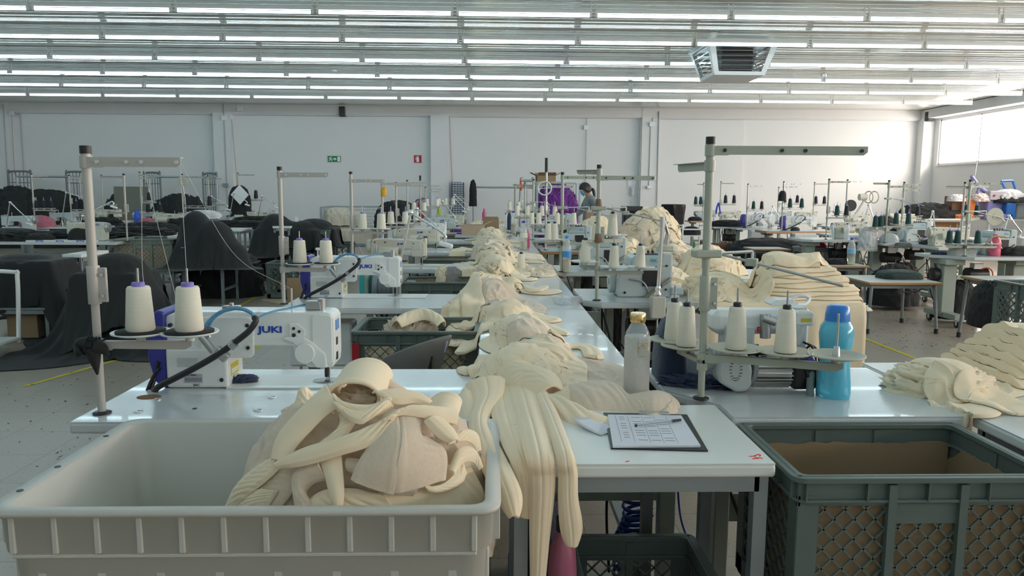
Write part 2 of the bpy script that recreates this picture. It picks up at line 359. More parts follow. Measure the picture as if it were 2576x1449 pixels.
# ---------------------------------------------------------------- wall fittings
def wallbox(name,px,py,w,h,m,lab,cat,d=.06,Y=None):
    Y=Y or YB-.02; c=at(px,py,Y); o=MB().box((0,-d/2,0),(w,d,h),ch=.006).obj(name,m); o.location=c; return tag(o,lab,cat)
def conduit(x0,y0,x1,y1,lab,Y=None,r=.012,name='conduit_pipe'):
    Y=Y or YB-.03; a=at(x0,y0,Y); b_=at(x1,y1,Y); o=MB().cyl((0,0,0),b_-a,r,n=8).obj(name,mat('conduit grey',(.40,.42,.43),.5)); o.location=a; return tag(o,lab,'pipe')
YP=YB-.205
conduit(562,262,575,560,'thin conduit down the middle of the left-centre pilaster',YP)
conduit(583,300,603,545,'thin conduit along the right edge of the left-centre pilaster',YP)
conduit(8,262,22,500,'leftmost conduit on the wall above the roll cages',YP)
conduit(29,290,37,440,'conduit below the grey box at the far left',YP)
conduit(48,262,60,440,'right one of the conduits at the far left',YB-.05)
conduit(1129,262,1138,460,'conduit running down to the drawer cabinet',YB-.05)
conduit(1475,325,1472,470,'thin conduit below the white box above the purple cloth',YB-.05)
conduit(1477,275,1475,318,'short conduit from the ceiling to the white box above the purple cloth',YB-.05)
conduit(1613,300,1606,520,'left conduit beside the wall telephone',YP)
conduit(1637,312,1632,470,'conduit down to the thermostat',YP); conduit(1658,280,1650,612,'dark thin pipe at the right edge of the telephone pilaster',YP,.018)
wallbox('junction_box',30,284,.14,.13,W_TRIM,'grey junction box high on the wall at the far left','junction box',Y=YP)
wallbox('junction_box',565,297,.14,.13,WHT2,'white junction box high on the left-centre pilaster','junction box',Y=YP)
wallbox('junction_box',604,274,.14,.14,WHT2,'white box up by the ceiling right of the left-centre pilaster','junction box',Y=YP)
wallbox('junction_box',1474,321,.13,.13,WHT2,'white junction box on the wall above the purple cloth','junction box')
wallbox('junction_box',1639,313,.13,.13,WHT2,'white junction box high on the telephone pilaster','junction box',Y=YP)
wallbox('junction_box',1647,301,.13,.10,W_TRIM,'grey box right behind the white one on the telephone pilaster','junction box',Y=YP+.01,d=.03)
wallbox('junction_box',1633,471,.13,.08,WHT2,'small white socket box under the thermostat','socket',Y=YP)
th=wallbox('thermostat',1642,448,.17,.11,WHT2,'white wall thermostat with a dark screen','thermostat',Y=YP,d=.03); MB().box((0,-.032,.01),(.11,.004,.06)).obj('screen',BLK,th)
ph=wallbox('wall_telephone',1590,481,.10,.25,WHT2,'white wall telephone beside the pilaster','telephone'); MB().box((0,-.08,.0),(.05,.04,.22),ch=.01).obj('handset',W_TRIM,ph)
MB().tube([(0,-.05,-.12),(.03,-.05,-.25),(0,-.05,-.36),(-.02,-.05,-.25)],.008,6,res=16).obj('cord',WHT2,ph)
o=wallbox('notice_sheet',1589,455,.24,.30,PAPER,'white paper notice taped above the wall telephone','paper',d=.004)
wallbox('wall_socket',570,466,.16,.1,GAL,'grey metal socket box on the left-centre pilaster','socket',Y=YP,d=.05)
for (px,py,w,lab,Yy) in ((864,282,.17,'black loudspeaker under the ceiling above the exit sign',YB-.02),(2333,294,.2,'black loudspeaker on the corner column by the window',YB-.34)):
    c=at(px,py,Yy); sp=T('loudspeaker',lab,'loudspeaker',c)
    MB().box((0,-.12,0),(w,.18,.27),ch=.015).obj('cabinet',BLK,sp); MB().box((0,-.212,-.03),(w*.8,.006,.17)).obj('grille',DRK,sp); MB().cyl((0,0,.05),(0,-.05,.05),.02,n=8).obj('bracket',DRK,sp)
# exit sign
c=at(841,400,YB-.01); GS=mat('sign green',(0.01,0.22,0.07),.5); s=T('exit_sign','green emergency exit sign with running man and arrow','sign',c)
sw,sh=.36,.17; MB().box((0,-.005,0),(sw,.01,sh)).obj('sign_board',GS,s)
mw=MB(); y0,y1=-.0115,-.0105
mw.prism([(.09,-.07),(.165,-.07),(.165,.07),(.09,.07)],y0,y1)
mw.prism([(-.05,.012),(.01,.012),(.01,.04),(.07,0),(.01,-.04),(.01,-.012),(-.05,-.012)],y0,y1)
mw.prism([(-.125,.02),(-.105,.045),(-.075,.03),(-.085,-.005),(-.055,-.03),(-.065,-.065),(-.078,-.065),(-.075,-.035),(-.105,-.012),(-.12,-.045),(-.155,-.05),(-.155,-.038),(-.13,-.032)],y0,y1)
mw.prism([(-.155,.01),(-.14,.035),(-.105,.042),(-.11,.03),(-.135,.024),(-.145,.005)],y0,y1)
mw.cyl((-.085,y0,.058),(-.085,y1,.058),.013,n=12); mw.obj('pictogram',WHT2,s)
c=at(1051,400,YB-.01); s=T('fire_extinguisher_sign','red square sign with a white fire extinguisher symbol','sign',c)
MB().box((0,-.005,0),(.21,.01,.21)).obj('sign_board',mat('sign red',(0.42,0.01,0.02),.5),s)
mw=MB().prism([(-.035,-.085),(.035,-.085),(.035,.03),(.015,.055),(-.015,.055),(-.035,.03)],y0,y1).prism([(-.02,.06),(.03,.06),(.03,.08),(-.02,.08)],y0,y1).prism([(-.055,.05),(-.02,.075),(-.02,.065),(-.045,.045),(-.05,-.03),(-.06,-.03)],y0,y1).obj('pictogram',WHT2,s)
# yellow floor lines
for i,(p0,p1) in enumerate([((60,972),(260,915)),((606,905),(725,808)),((600,770),(735,700)),((2172,850),(2320,908)),((260,915),(420,868))]):
    a=on(*p0,.002); b_=on(*p1,.002); d=(b_-a).normalized(); n=Vector((-d.y,d.x,0))*.022
    o=MB().add([a-n,b_-n,b_+n,a+n],[(0,1,2,3)]).obj('floor_line',YEL); o['kind']='structure'
sc_=MB(); rr=random.Random(3)
for i in range(420):
    px=rr.choice([rr.uniform(0,720),rr.uniform(2150,2500)]); py=rr.uniform(700,1180) if px<1000 else rr.uniform(760,880)
    p=on(px,py,.004); a=rr.uniform(0,6.28); l=rr.uniform(.003,.015); w=rr.uniform(.002,.006)
    u=Vector((math.cos(a),math.sin(a),0))*l; q=Vector((-math.sin(a),math.cos(a),0))*w
    sc_.add([p-u,p-q,p+u+Vector((0,0,.004)),p+q],[(0,1,2,3)])
o=sc_.obj('lint_scraps',BLKC,solid=.001); o['kind']='stuff'; tag(o,'tiny dark cloth scraps and lint scattered over the floor','lint')
# ================================================================ PROTOTYPES
TZP = 0.77   # height of the sewing table tops
# ---- thread cone: origin at base centre
def make_cone(kind, big=False):
    m,core = {'cream':(CONE,PURP),'creamk':(CONE,BLK),'green':(GTH,PURP),'black':(BTH,PURP),'lime':(mat('lime thread',(.45,.75,.02),.7),BLK)}[kind]
    r0,r1,h = (.040,.032,.128) if big else (.030,.0215,.118)
    t=T('thread_cone','x','thread cone')
    MB().lathe([(r0*.93,0),(r0,.006),(r1+(r0-r1)*.05,h-.006),(r1*.9,h),(r1*.5,h)],n=24).obj('thread_winding',m,t)
    rc=r1*.55
    MB().lathe([(rc,h-.001),(rc,h+.010),(rc*.9,h+.012),(rc*.62,h+.012),(rc*.6,h-.01)],n=20).lathe([(r0*.8,-.002),(r0*.9,.001)],n=20).obj('core_tube',core,t)
    t.location=(0,0,-9); return t
CONEP={}
HIDE=[]
def cone(p, kind, label, group='thread cones on the stands', big=False, s=1.0, thread=None):
    key=(kind,big)
    if key not in CONEP: CONEP[key]=make_cone(kind,big); o=CONEP[key]; o.location=p; o['label']=label; o['group']=group
    else: o=dup(CONEP[key],p,0,label,group)
    o.scale=(s,s,s)
    return o
# ---- thread stand. arms: (z, angle_deg, length, holes); low arms: (z, angle, length, [disc distances])
def stand(p, H, tops, lows, label, m=PUT, rod=None, disc=DISCW, pad=False, cones=None, ref='', cap=True, r=.013, big=False, dr=.075, taper=0, group='thread stands', threads=(), ckind='cream', cs=1.0, clamp_z=None, wrap=None):
    t=T('thread_stand',label,'thread stand',p,0,group)
    z1=H; MB().cyl((0,0,0),(0,0,H*.52),r*.86,n=14).cyl((0,0,H*.52),(0,0,H),r,n=14).obj('pole',m,t)
    MB().lathe([(r*1.9,0),(r*2,.004),(r*1.3,.008)],n=16).obj('foot_ring',BLK,t)
    if cap: MB().cyl((0,0,H-.004),(0,0,H+.018),r*1.18,n=14).obj('end_cap',BLK,t)
    zc=clamp_z or H*.5
    MB().cyl((0,0,zc-.055),(0,0,zc+.055),r*1.35,n=14).box((r*1.9,-.002,zc),(r*2.2,.01,.10),ch=.002).obj('clamp',m,t,bev=.0015)
    MB().cyl((r*2.2,-.006,zc+.03),(r*2.2,-.013,zc+.03),.005,n=8).cyl((r*2.2,-.006,zc-.03),(r*2.2,-.013,zc-.03),.005,n=8).obj('clamp_screw',CHR,t)
    for (z,ang,L) in tops:
        a=math.radians(ang); M=Matrix.Rotation(a,4,'Z'); s=MB(); hh=.0135
        poly=[(r*.6,-hh*1.15),(.05,-hh*1.15),(.056,-hh),(L-.012,-hh),(L,-hh*.3),(L,hh),(r*.6,hh)]
        s.prism(poly,-.002,.0005,M=M @ Matrix.Translation((0,-r*.95,z)))
        s.prism([(r*.6,hh-.002),(L,hh-.002),(L,hh),(r*.6,hh)],-.001,.016,M=M @ Matrix.Translation((0,-r*.95,z)))
        s.cyl((0,0,z-.017),(0,0,z+.017),r*1.3,n=14)
        arm=s.obj('guide_arm',m,t)
        h=MB()
        for q in (.05/L*.8,.45,.60,.96):
            pt=M@Vector((L*q if q>.1 else .04,-r*.95-.003,z)); h.cyl(pt,pt+M@Vector((0,-.004,0)),.0055,n=10)
        h.obj('thread_eyelet',DISCW if m is PUT else DRK,arm)
    k=0
    for (z,ang,L,ds) in lows:
        a=math.radians(ang); M=Matrix.Rotation(a,4,'Z'); s=MB(); hh=.0125
        poly=[(r*.5,-hh*1.1),(.045,-hh*1.1),(.05,-hh*.7),(L-.02,-hh*.9),(L,-hh*.1),(L,hh),(r*.5,hh)]
        s.prism(poly,-.002,.001,M=M@Matrix.Translation((0,-r*.95,z))).prism([(r*.5,hh-.002),(L,hh-.002),(L,hh),(r*.5,hh)],-.001,.018,M=M@Matrix.Translation((0,-r*.95,z)))
        s.cyl((0,0,z-.017),(0,0,z+.017),r*1.3,n=14); s.obj('spool_arm',m,t)
        for d in ds:
            c=M@Vector((d,0,z+.012)); dd=MB()
            dd.lathe([(.012,0),(.014,.012),(dr*.35,.016),(dr*.8,.019),(dr,.024),(dr,.028),(dr*.97,.028),(dr*.8,.023),(dr*.3,.021),(0,.021)],c,n=32)
            dk=dd.obj('spool_disc',disc,t)
            if pad: MB().lathe([(dr*.84,.024),(dr*.85,.031),(dr*.2,.031)],c,n=28).obj('foam_pad',FOAM,dk)
            MB().cyl(c+Vector((0,0,.02)),c+Vector((0,0,(.031+.145*cs+(.035 if big else .02)) if cones and k<len(cones) and cones[k] else .15)),.0035,n=8).lathe([(.012,.02),(.008,.05),(.004,.052)],c,n=10).obj('spool_pin',STL,dk)
            if cones and k<len(cones) and cones[k]:
                kd=cones[k]; kd,lb=kd if isinstance(kd,tuple) else (kd,None)
                cz=.031 if pad else .024
                word={'cream':'cream','creamk':'cream','green':'dark green','black':'black','lime':'lime'}[kd]
                n_=sum(1 for q in cones if q); w='the' if n_==1 else 'the '+ORD[k]
                cone(Vector(p)+c+Vector((0,0,cz)),kd,lb or ('%s thread cone on %s disc of the %s'%(word,w,ref)),big=big,s=cs)
            k+=1
    if rod:
        for (z,ang,L,ang2,L2) in rod:
            a=math.radians(ang); d=Vector((math.cos(a),math.sin(a),0)); a2=math.radians(ang2); d2=Vector((math.cos(a2),math.sin(a2),-.22)).normalized()
            MB().box((0,0,z),(.085,.05,.024),rz=a,ch=.004).obj('rod_bracket',m,t)
            MB().cyl(d*.02+Vector((0,0,z)),d*L+Vector((0,0,z+.006)),.005,n=8).cyl(d*L+Vector((0,0,z+.006)),d*L+Vector((0,0,z-.03)),.005,n=8).obj('bracket_rod',CHR,t)
            c=d*L+Vector((0,0,z-.028)); MB().box(c,(.035,.03,.024),rz=a2,ch=.003).obj('rod_clamp',m,t)
            MB().cyl(c-d2*L2*.35,c+d2*L2*.65,.0045,n=8).obj('thread_rod',STL,t)
    return t
def threads(name_lab, paths, r=.0006, m=THR):
    pass
# ---- thread strand as separate thin thing
def strand(pts, label, r=.0007):
    o=MB().tube(pts,r,4,res=max(8,len(pts)*6)).obj('thread_strand',THR); return tag(o,label,'thread','threads running from cones to machines')
# ---- lockstitch machine seen from its back; origin under the needle, on the table
def rrect(x0,z0,x1,z1,r,n=4):
    P=[]
    for (cx,cz,a0) in ((x1-r,z1-r,0),(x0+r,z1-r,PI/2),(x0+r,z0+r,PI),(x1-r,z0+r,1.5*PI)):
        for k in range(n+1): a=a0+PI/2*k/n; P.append((cx+r*math.cos(a),cz+r*math.sin(a)))
    return P
def make_lock(m, label, style='new'):
    t=T('sewing_machine',label,'sewing machine')
    y0=-.082
    MB().box((-.06,0,.003),(.54,.178,.006),ch=.002).obj('bed',m,t)
    body=[(-.530,.002),(-.331,.002),(-.331,.085),(-.318,.115),(-.295,.134),(-.26,.14),(-.10,.14),(-.10,.12),(-.055,.07),(-.045,.066),(.03,.066),(.038,.072),(.042,.10),(.042,.232),(.034,.247),(.018,.252),(-.50,.254),(-.535,.24),(-.545,.21),(-.545,.08),(-.535,.06)]
    if style!='new': body=[(-.42,0),(-.29,0),(-.285,.10),(-.26,.135),(-.21,.15),(-.09,.15),(-.085,.09),(-.07,.082),(.02,.082),(.035,.095),(.035,.20),(.02,.225),(-.08,.232),(-.30,.24),(-.42,.235),(-.44,.20),(-.44,.05)]
    MB().prism(body,-.06,.06).obj('arm_body',m,t,bev=.012,seg=3)
    MB().prism(rrect(-.535 if style=='new' else -.425,.002,-.325 if style=='new' else -.29,.135,.01),y0,.08).obj('column',m,t,bev=.008)
    sc=MB()
    if style=='new':
        MB().prism(rrect(-.42,.10,-.235,.238,.02),-.068,-.055).obj('side_cover',m,t,bev=.004)
        for (x,z) in ((-.52,.21),(-.255,.21),(-.255,.135),(-.52,.03),(-.345,.03),(-.095,.20),(-.095,.178),(-.076,.19)): sc.cyl((x,-.06 if z>.05 else y0,z),(x,-.072 if z>.05 else y0-.004,z),.0065 if z<.19 or x<-.2 else .005,n=10)
        # motor cover
        MB().prism([(-.585,.05),(-.575,.02),(-.545,-.0),(-.535,0),(-.535,.255),(-.56,.262),(-.585,.24),(-.598,.19),(-.598,.10)],-.078,.078).obj('motor_cover',BLUE,t,bev=.01,seg=3)
        # triangular take-up cover with round boss
        cv=MB().prism([(-.137,.166),(-.098,.153),(-.019,.068),(.017,.068),(.014,.113),(-.030,.153),(-.06,.172),(-.12,.172)],-.074,-.058).obj('link_cover',m,t,bev=.004)
        MB().cyl((-.056,-.060,.119),(-.056,-.088,.119),.034,n=32).obj('round_boss',m,cv,bev=.002)
        MB().prism([(-.11,.215),(-.085,.218),(-.055,.195),(-.06,.172),(-.10,.165),(-.112,.172)],-.068,-.058).obj('small_plate',m,t,bev=.002)
        MB().prism(rrect(-.033,.080,.036,.245,.012),-.066,-.05).obj('face_plate',m,t,bev=.003)
        sp=MB()
        MB().box((.043,-.01,.205),(.004,.05,.035),ch=.001).obj('head_badge',mat('badge blue',(.12,.25,.55),.4),t)
        for z in (.150,.100): MB().box((.043,-.02,z),(.003,.02,.026),ch=.001).obj('head_slot',BLK,t)
        text('JUKI',.021,INKB,t,face_my((-.178,-.0615,.194)),bold=.0011,wide=1.5)
        # labels
        lb=MB().box((-.442,y0-.0006,.035),(.062,.0012,.030)).obj('type_label',LBL,t); text('DDL-9000C',.006,BLK,lb,face_my((-.450,y0-.0016,.046)))
        MB().box((-.442,y0-.0018,.031),(.058,.0006,.012)).obj('label_band',mat('label grey',(.25,.27,.29),.4),lb)
        text('EAC',.009,BLK,t,face_my((-.432,y0-.0012,.012)),name='conformity_mark')
        MB().box((-.46,y0-.0006,.088),(.07,.0012,.030)).obj('notice_label',mat('pale label',(.55,.57,.57),.4),t)
        yl=MB().box((-.3243,-.01,.055),(.0012,.075,.040)).obj('warning_label',mat('warning yellow',(.65,.52,.03),.4),t)
        MB().box((-.3235,-.01,.05),(.0008,.066,.016)).obj('label_print',mat('label pale',(.8,.78,.6),.4),yl)
        # bobbin winder, spool post and tension block on top
        MB().cyl((-.335,0,.252),(-.335,0,.258),.028,n=20).box((-.33,0,.262),(.06,.025,.008),ch=.002).cyl((-.33,0,.262),(-.33,0,.275),.008,n=10).obj('bobbin_winder',STL,t)
        MB().cyl((-.118,0,.25),(-.118,0,.325),.004,n=8).obj('thread_post',CHR,t)
        MB().box((-.04,.0,.268),(.055,.03,.03),ch=.003).cyl((-.012,0,.25),(-.012,0,.29),.014,n=14).cyl((-.05,-.02,.275),(-.05,.02,.275),.006,n=8).obj('tension_block',STL,t)
        MB().tube([(-.50,.0,.252),(-.498,0,.29)],.004,6).box((-.498,0,.296),(.03,.018,.016),ch=.005).obj('thread_guide',WHT2,t)
    else:
        for (x,z) in ((-.40,.21),(-.40,.04),(-.31,.21),(-.31,.04),(-.15,.20),(-.06,.20)): sc.cyl((x,-.06 if z>.05 else y0,z),(x,-.066 if z>.05 else y0-.004,z),.006,n=10)
        if style=='cyl':
            MB().cyl((-.36,-.105,.13),(-.19,-.105,.13),.042,n=24).obj('side_motor',m,t,bev=.003)
            MB().cyl((-.19,-.105,.13),(-.165,-.105,.13),.022,n=16).obj('motor_knob',mat('brass olive',(.25,.23,.12),.4),t)
        MB().cyl((-.44,0,.17),(-.475,0,.17),.062,n=28).cyl((-.475,0,.17),(-.485,0,.17),.05,n=24).obj('hand_wheel',m if style=='cyl' else STL,t,bev=.004)
        MB().box((-.035,0,.185),(.085,.13,.09),ch=.008).obj('head_box',m,t)
        MB().box((.038,0,.165),(.02,.09,.16),ch=.006).obj('face_plate',m,t)
        text('JUKI' if style!='reg' else 'REGENCY',.018,INKB,t,face_my((-.17,-.0615,.195)),bold=.0009,wide=1.4)
        MB().box((-.01,.0,.245),(.06,.03,.02),ch=.003).obj('tension_block',STL,t); MB().cyl((-.10,0,.225),(-.10,0,.29),.004,n=8).obj('thread_post',CHR,t)
    sc.obj('screw_caps',BLK,t)
    MB().cyl((0,0,.07),(0,0,.028),.006,n=10).box((0,0,.035),(.014,.014,.03),ch=.002).cyl((0,0,.028),(0,0,.006),.0012,n=6).obj('needle_bar',DRK,t)
    MB().box((.004,-.004,.010),(.020,.012,.006),ch=.001).cyl((.008,.006,.07),(.008,.006,.01),.004,n=8).box((.0,-.008,.006),(.012,.02,.003)).obj('presser_foot',STL,t)
    MB().lathe([(.038,.006),(.038,.0075),(0,.0075)],(0,0,0),n=28,sx=1.3).obj('needle_plate',STL,t)
    t.location=(0,0,-9); return t
# ---- overlock machine; origin bottom centre, handwheel to the left
def make_over():
    t=T('overlock_machine','x','overlock machine')
    MB().prism([(-.17,0),(.17,0),(.17,.275),(.10,.285),(.09,.19),(-.10,.19),(-.15,.17),(-.18,.12),(-.18,.03)],-.11,.11).obj('machine_body',GRN,t,bev=.012,seg=2)
    MB().prism([(-.10,.19),(-.09,.245),(-.06,.265),(.08,.265),(.095,.25),(.095,.19)],-.105,.10).obj('top_cover',mat('overlock blue grey',(.42,.53,.55),.35),t,bev=.012,seg=3)
    MB().box((.0,-.09,.272),(.15,.02,.008),ch=.003).obj('cover_hinge',DRK,t)
    MB().cyl((-.18,0,.09),(-.215,0,.09),.075,n=32).cyl((-.215,0,.09),(-.222,0,.09),.02,n=12).obj('hand_wheel',GRN,t,bev=.004)
    MB().box((.03,-.112,.12),(.10,.006,.10),ch=.002).obj('front_opening',BLK,t)
    MB().tube([(-.10,-.113,.115),(-.02,-.12,.10),(.03,-.118,.02)],.006,6,res=14).obj('steel_chute',STL,t)
    MB().cyl((-.13,-.112,.03),(-.13,-.118,.03),.008,n=8).cyl((.13,-.112,.20),(.13,-.118,.20),.007,n=8).cyl((.13,-.112,.05),(.13,-.118,.05),.007,n=8).obj('screw_caps',BLK,t)
    text('EX',.018,mat('pale logo blue',(.05,.35,.6),.4),t,face_my((.05,-.1075,.232)),bold=.0005,wide=1.3)
    MB().box((.115,-.08,.15),(.06,.05,.10),ch=.006).obj('looper_block',DRK,t)
    MB().box((.20,-.06,.04),(.08,.14,.05),ch=.008).obj('cloth_plate',GRN,t)
    MB().tube([(.0,-.12,.0),(.05,-.14,.05),(.13,-.13,.10),(.16,-.10,.12)],.011,8,res=16).obj('suction_hose',mat('hose brown grey',(.25,.22,.17),.35),t)
    MB().cyl((.06,-.142,.06),(.095,-.140,.08),.014,n=10).obj('hose_clip',BLUE,t)
    for k in range(4): MB().cyl((-.03+.03*k,-.02,.265),(-.03+.03*k,-.02,.29),.007,n=8).obj('tension_knob',DRK,t)
    t.location=(0,0,-9); return t
# ---- sewing table; origin floor, at front-left corner of the top
def table(x0,y0,x1,y1,z,label,top=TOP,edge=TOPE,frame=FRAME,th=.035,group=None,cat='table',name='sewing_table',style='H',chamfer=0,shelf=False,rz=0):
    t=T(name,label,cat,((x0+x1)/2,(y0+y1)/2,0),rz,group); w=x1-x0; d=y1-y0
    if chamfer:
        c=chamfer; pl=[(-w/2+c,-d/2),(w/2,-d/2),(w/2,d/2),(-w/2,d/2),(-w/2,-d/2+c)]
    else: pl=[(-w/2,-d/2),(w/2,-d/2),(w/2,d/2),(-w/2,d/2)]
    MB().prism(pl,z-th,z-.003,'xy').obj('table_edge',edge,t,bev=.008,seg=3)
    k=.994; MB().prism([(a*k,b*k) for a,b in pl],z-.004,z,'xy').obj('table_top',top,t)
    if style=='H':      # sewing stand: two column legs with T feet, cross bar
        for s in(-1,1):
            x=s*(w/2-.12); MB().box((x,0,(z-th)/2+.03),(.05,.10,z-th-.06),ch=.004).box((x,0,.05),(.055,d*.85,.045),ch=.004).box((x,0,z-th-.02),(.05,d*.8,.04),ch=.004).obj('leg',frame,t)
        MB().box((0,.05,.28),(w-.24,.04,.05)).obj('cross_bar',frame,t); MB().box((-.02,-.08,.13),(.42,.24,.015),ch=.004).obj('treadle',DRK,t)
    elif style=='4':
        for sx in(-1,1):
            for sy in(-1,1): MB().box((sx*(w/2-.03),sy*(d/2-.03),(z-th)/2),(.034,.034,z-th)).obj('leg',frame,t)
        MB().box((0,-(d/2-.03),z-th-.02),(w-.07,.034,.04)).box((0,(d/2-.03),z-th-.02),(w-.07,.034,.04)).box((-(w/2-.03),0,z-th-.02),(.034,d-.07,.04)).box(((w/2-.03),0,z-th-.02),(.034,d-.07,.04)).obj('apron_frame',frame,t)
        MB().box((0,(d/2-.03),.18),(w-.06,.03,.03)).box((-(w/2-.03),0,.18),(.03,d-.06,.03)).box(((w/2-.03),0,.18),(.03,d-.06,.03)).obj('stretcher',frame,t)
    elif style=='col':  # heavy green-grey columns on castors
        for s in(-1,1):
            x=s*(w/2-.16); MB().box((x,0,(z-th+.14)/2),(.17,.15,z-th-.14),ch=.01).box((x,0,z-th-.03),(.24,.32,.06),ch=.006).box((x,0,.115),(.12,d*.95,.07),ch=.006).obj('leg',frame,t)
            for sy in(-1,1):
                q=MB().cyl((x-.012,sy*d*.42,.042),(x+.012,sy*d*.42,.042),.042,n=18).obj('castor',BLK,t); MB().box((x,sy*d*.42,.07),(.035,.05,.03),ch=.003).obj('castor_fork',CHR,q)
        MB().box((0,.08,.30),(w-.4,.05,.12)).obj('cross_bar',frame,t)
    return t
# ---- lattice crate; origin bottom centre
def lattice(mb, O, U, V, w, h, pitch, bw, depth, n_out):
    """diagonal lattice bars inside a w x h panel; O corner, U/V unit axes, N outward"""
    O=Vector(O);U=Vector(U);V=Vector(V);N=Vector(n_out)
    def clip(c,sg):
        # line u - sg*v = c ; return segment in rectangle
        P=[]
        for u,v in ((0,None),(w,None),(None,0),(None,h)):
            if u is not None: v=(u-c)/sg
            else: u=c+sg*v
            if -1e-6<=u<=w+1e-6 and -1e-6<=v<=h+1e-6: P.append((round(u,5),round(v,5)))
        P=sorted(set(P)); return (P[0],P[-1]) if len(P)>=2 and abs(P[0][0]-P[-1][0])>.004 else None
    for sg in(1,-1):
        c=-h+pitch*.5 if sg==1 else pitch*.5; end=w if sg==1 else w+h
        while c<end:
            q=clip(c,sg)
            if q:
                a=O+U*q[0][0]+V*q[0][1]; b=O+U*q[1][0]+V*q[1][1]; d=(b-a).normalized(); s=N.cross(d)*bw/2; n=N*depth
                mb.add([a-s,b-s,b+s,a+s,a-s+n,b-s+n,b+s+n,a+s+n],[(3,2,1,0),(4,5,6,7),(0,1,5,4),(2,3,7,6),(1,2,6,5),(0,4,7,3)])
            c+=pitch
def make_crate(m, w=.60, d=.40, h=.42, liner=None, fine=1.0, card_h=None):
    t=T('crate','x','crate'); e=.016
    fr=MB()
    # rim: rounded loop, two flanges
    for (z,g,tk) in ((h-.008,.012,.014),(h-.062,.006,.008)):
        o_=rrect(-w/2-g,-d/2-g,w/2+g,d/2+g,.03,5); i_=rrect(-w/2+e,-d/2+e,w/2-e,d/2-e,.02,5); n=len(o_)
        vs=[(x,y,z-tk/2) for x,y in o_]+[(x,y,z-tk/2) for x,y in i_]+[(x,y,z+tk/2) for x,y in o_]+[(x,y,z+tk/2) for x,y in i_]
        fs=[]
        for k in range(n):
            j=(k+1)%n; fs += [(k,n+k,n+j,j),(2*n+k,2*n+j,3*n+j,3*n+k),(k,j,2*n+j,2*n+k),(n+k,3*n+k,3*n+j,n+j)]
        fr.add(vs,fs)
    fr.obj('rim',m,t,bev=.002)
    b=MB().box((0,0,.01),(w-.02,d-.02,.02)).obj('base',m,t)
    for (a,L,D) in ((0,w,d),(PI/2,d,w),(PI,w,d),(-PI/2,d,w)):
        M=Matrix.Rotation(a,4,'Z'); s=MB(); Y=-D/2+.006
        def bx_(x0,x1,z0,z1,t0=0.008,oy=0): s.box(M@Vector(((x0+x1)/2,Y+oy,(z0+z1)/2)),(x1-x0,t0,z1-z0),M=M)
        bx_(-L/2+.002,L/2-.002,h-.075,h,.006); bx_(-L/2+.01,L/2-.01,0,.05)
        np_=3 if L>.45 else 2; cw=.055; pw=(L-2*cw)/np_; gap=.02
        bx_(-L/2+.004,-L/2+cw,.0,h-.05); bx_(L/2-cw,L/2-.004,.0,h-.05)
        for k in range(np_):
            x0=-L/2+cw+pw*k; x1=x0+pw
            if k: bx_(x0-gap/2,x0+gap/2,0,h-.02,.022,-.004)
            zt=h-.075-(.045 if (np_==3 and k==1) else 0)
            if np_==3 and k==1: bx_(x0,x1,zt,h-.07)
            xa,xb=x0+(gap/2 if k else 0),x1-(gap/2 if k<np_-1 else 0)
            lattice(s,M@Vector((xa,Y-.003,.045)),M.to_3x3()@Vector((1,0,0)),Vector((0,0,1)),xb-xa,zt-.045,.050*fine,.0048*fine,.005,M.to_3x3()@Vector((0,1,0)))
        for x in np.linspace(-L/2+.02,L/2-.02,5): s.box(M@Vector((x,Y-.008,h-.036)),(.004,.014,.05),M=M)
        s.obj('side_wall',m,t)
    if liner:
        hh=card_h or h-.04; q=MB(); g=.018
        for (a,L,D) in ((0,w,d),(PI/2,d,w),(PI,w,d),(-PI/2,d,w)):
            M=Matrix.Rotation(a,4,'Z'); n=26; vs=[]
            rr=random.Random(int(a*10)+5)
            for k in range(n+1):
                x=-L/2+g+(L-2*g)*k/n; top=hh+rr.uniform(-.006,.004)-(.05*max(0,(k-n+5)/5) if a==PI/2 else 0)
                for z in (.02,top): vs.append(M@Vector((x,-D/2+g,z)))
            q.add(vs,[(2*k,2*k+2,2*k+3,2*k+1) for k in range(n)])
        q.box((0,0,.024),(w-2*g,d-2*g,.006)); q.obj('cardboard_liner',liner,t,solid=.004)
    t.location=(0,0,-9); return t
# ---- articulated chrome lamp; origin at base on table
def lamp(p, h, a_deg, L, drop, label, head=WHT2):
    t=T('task_lamp',label,'lamp',p,0,'chrome jointed lamps on the machines'); a=math.radians(a_deg); d=Vector((math.cos(a),math.sin(a),0))
    MB().box((0,0,.03),(.05,.05,.06),ch=.006).cyl((0,0,.06),(0,0,.10),.014,n=12).obj('base',STL,t)
    el=Vector((0,0,h))+d*(.18*h); e2=el+d*L+Vector((0,0,-drop))
    MB().cyl((0,0,.10),el,.0085,n=12).obj('lower_arm',CHR,t); MB().lathe([(.0,-.02),(.016,-.016),(.018,0),(.016,.016),(0,.02)],el,n=12).obj('elbow_joint',CHR,t)
    MB().cyl(el,e2,.007,n=10).cyl(el+d*.02,e2+Vector((0,0,-.015)),.003,n=6).obj('upper_arm',CHR,t)
    MB().tube([e2,e2+d*.02+Vector((0,0,-.03)),e2+d*.01+Vector((0,0,-.06))],.01,8,res=8).obj('neck',CHR,t)
    c=e2+d*.02+Vector((0,0,-.08)); MB().box(c,(.09,.06,.028),M=Matrix.Rotation(a,4,'Z')@Matrix.Rotation(.3,4,'Y'),ch=.008).obj('lamp_head',head,t)
    return t
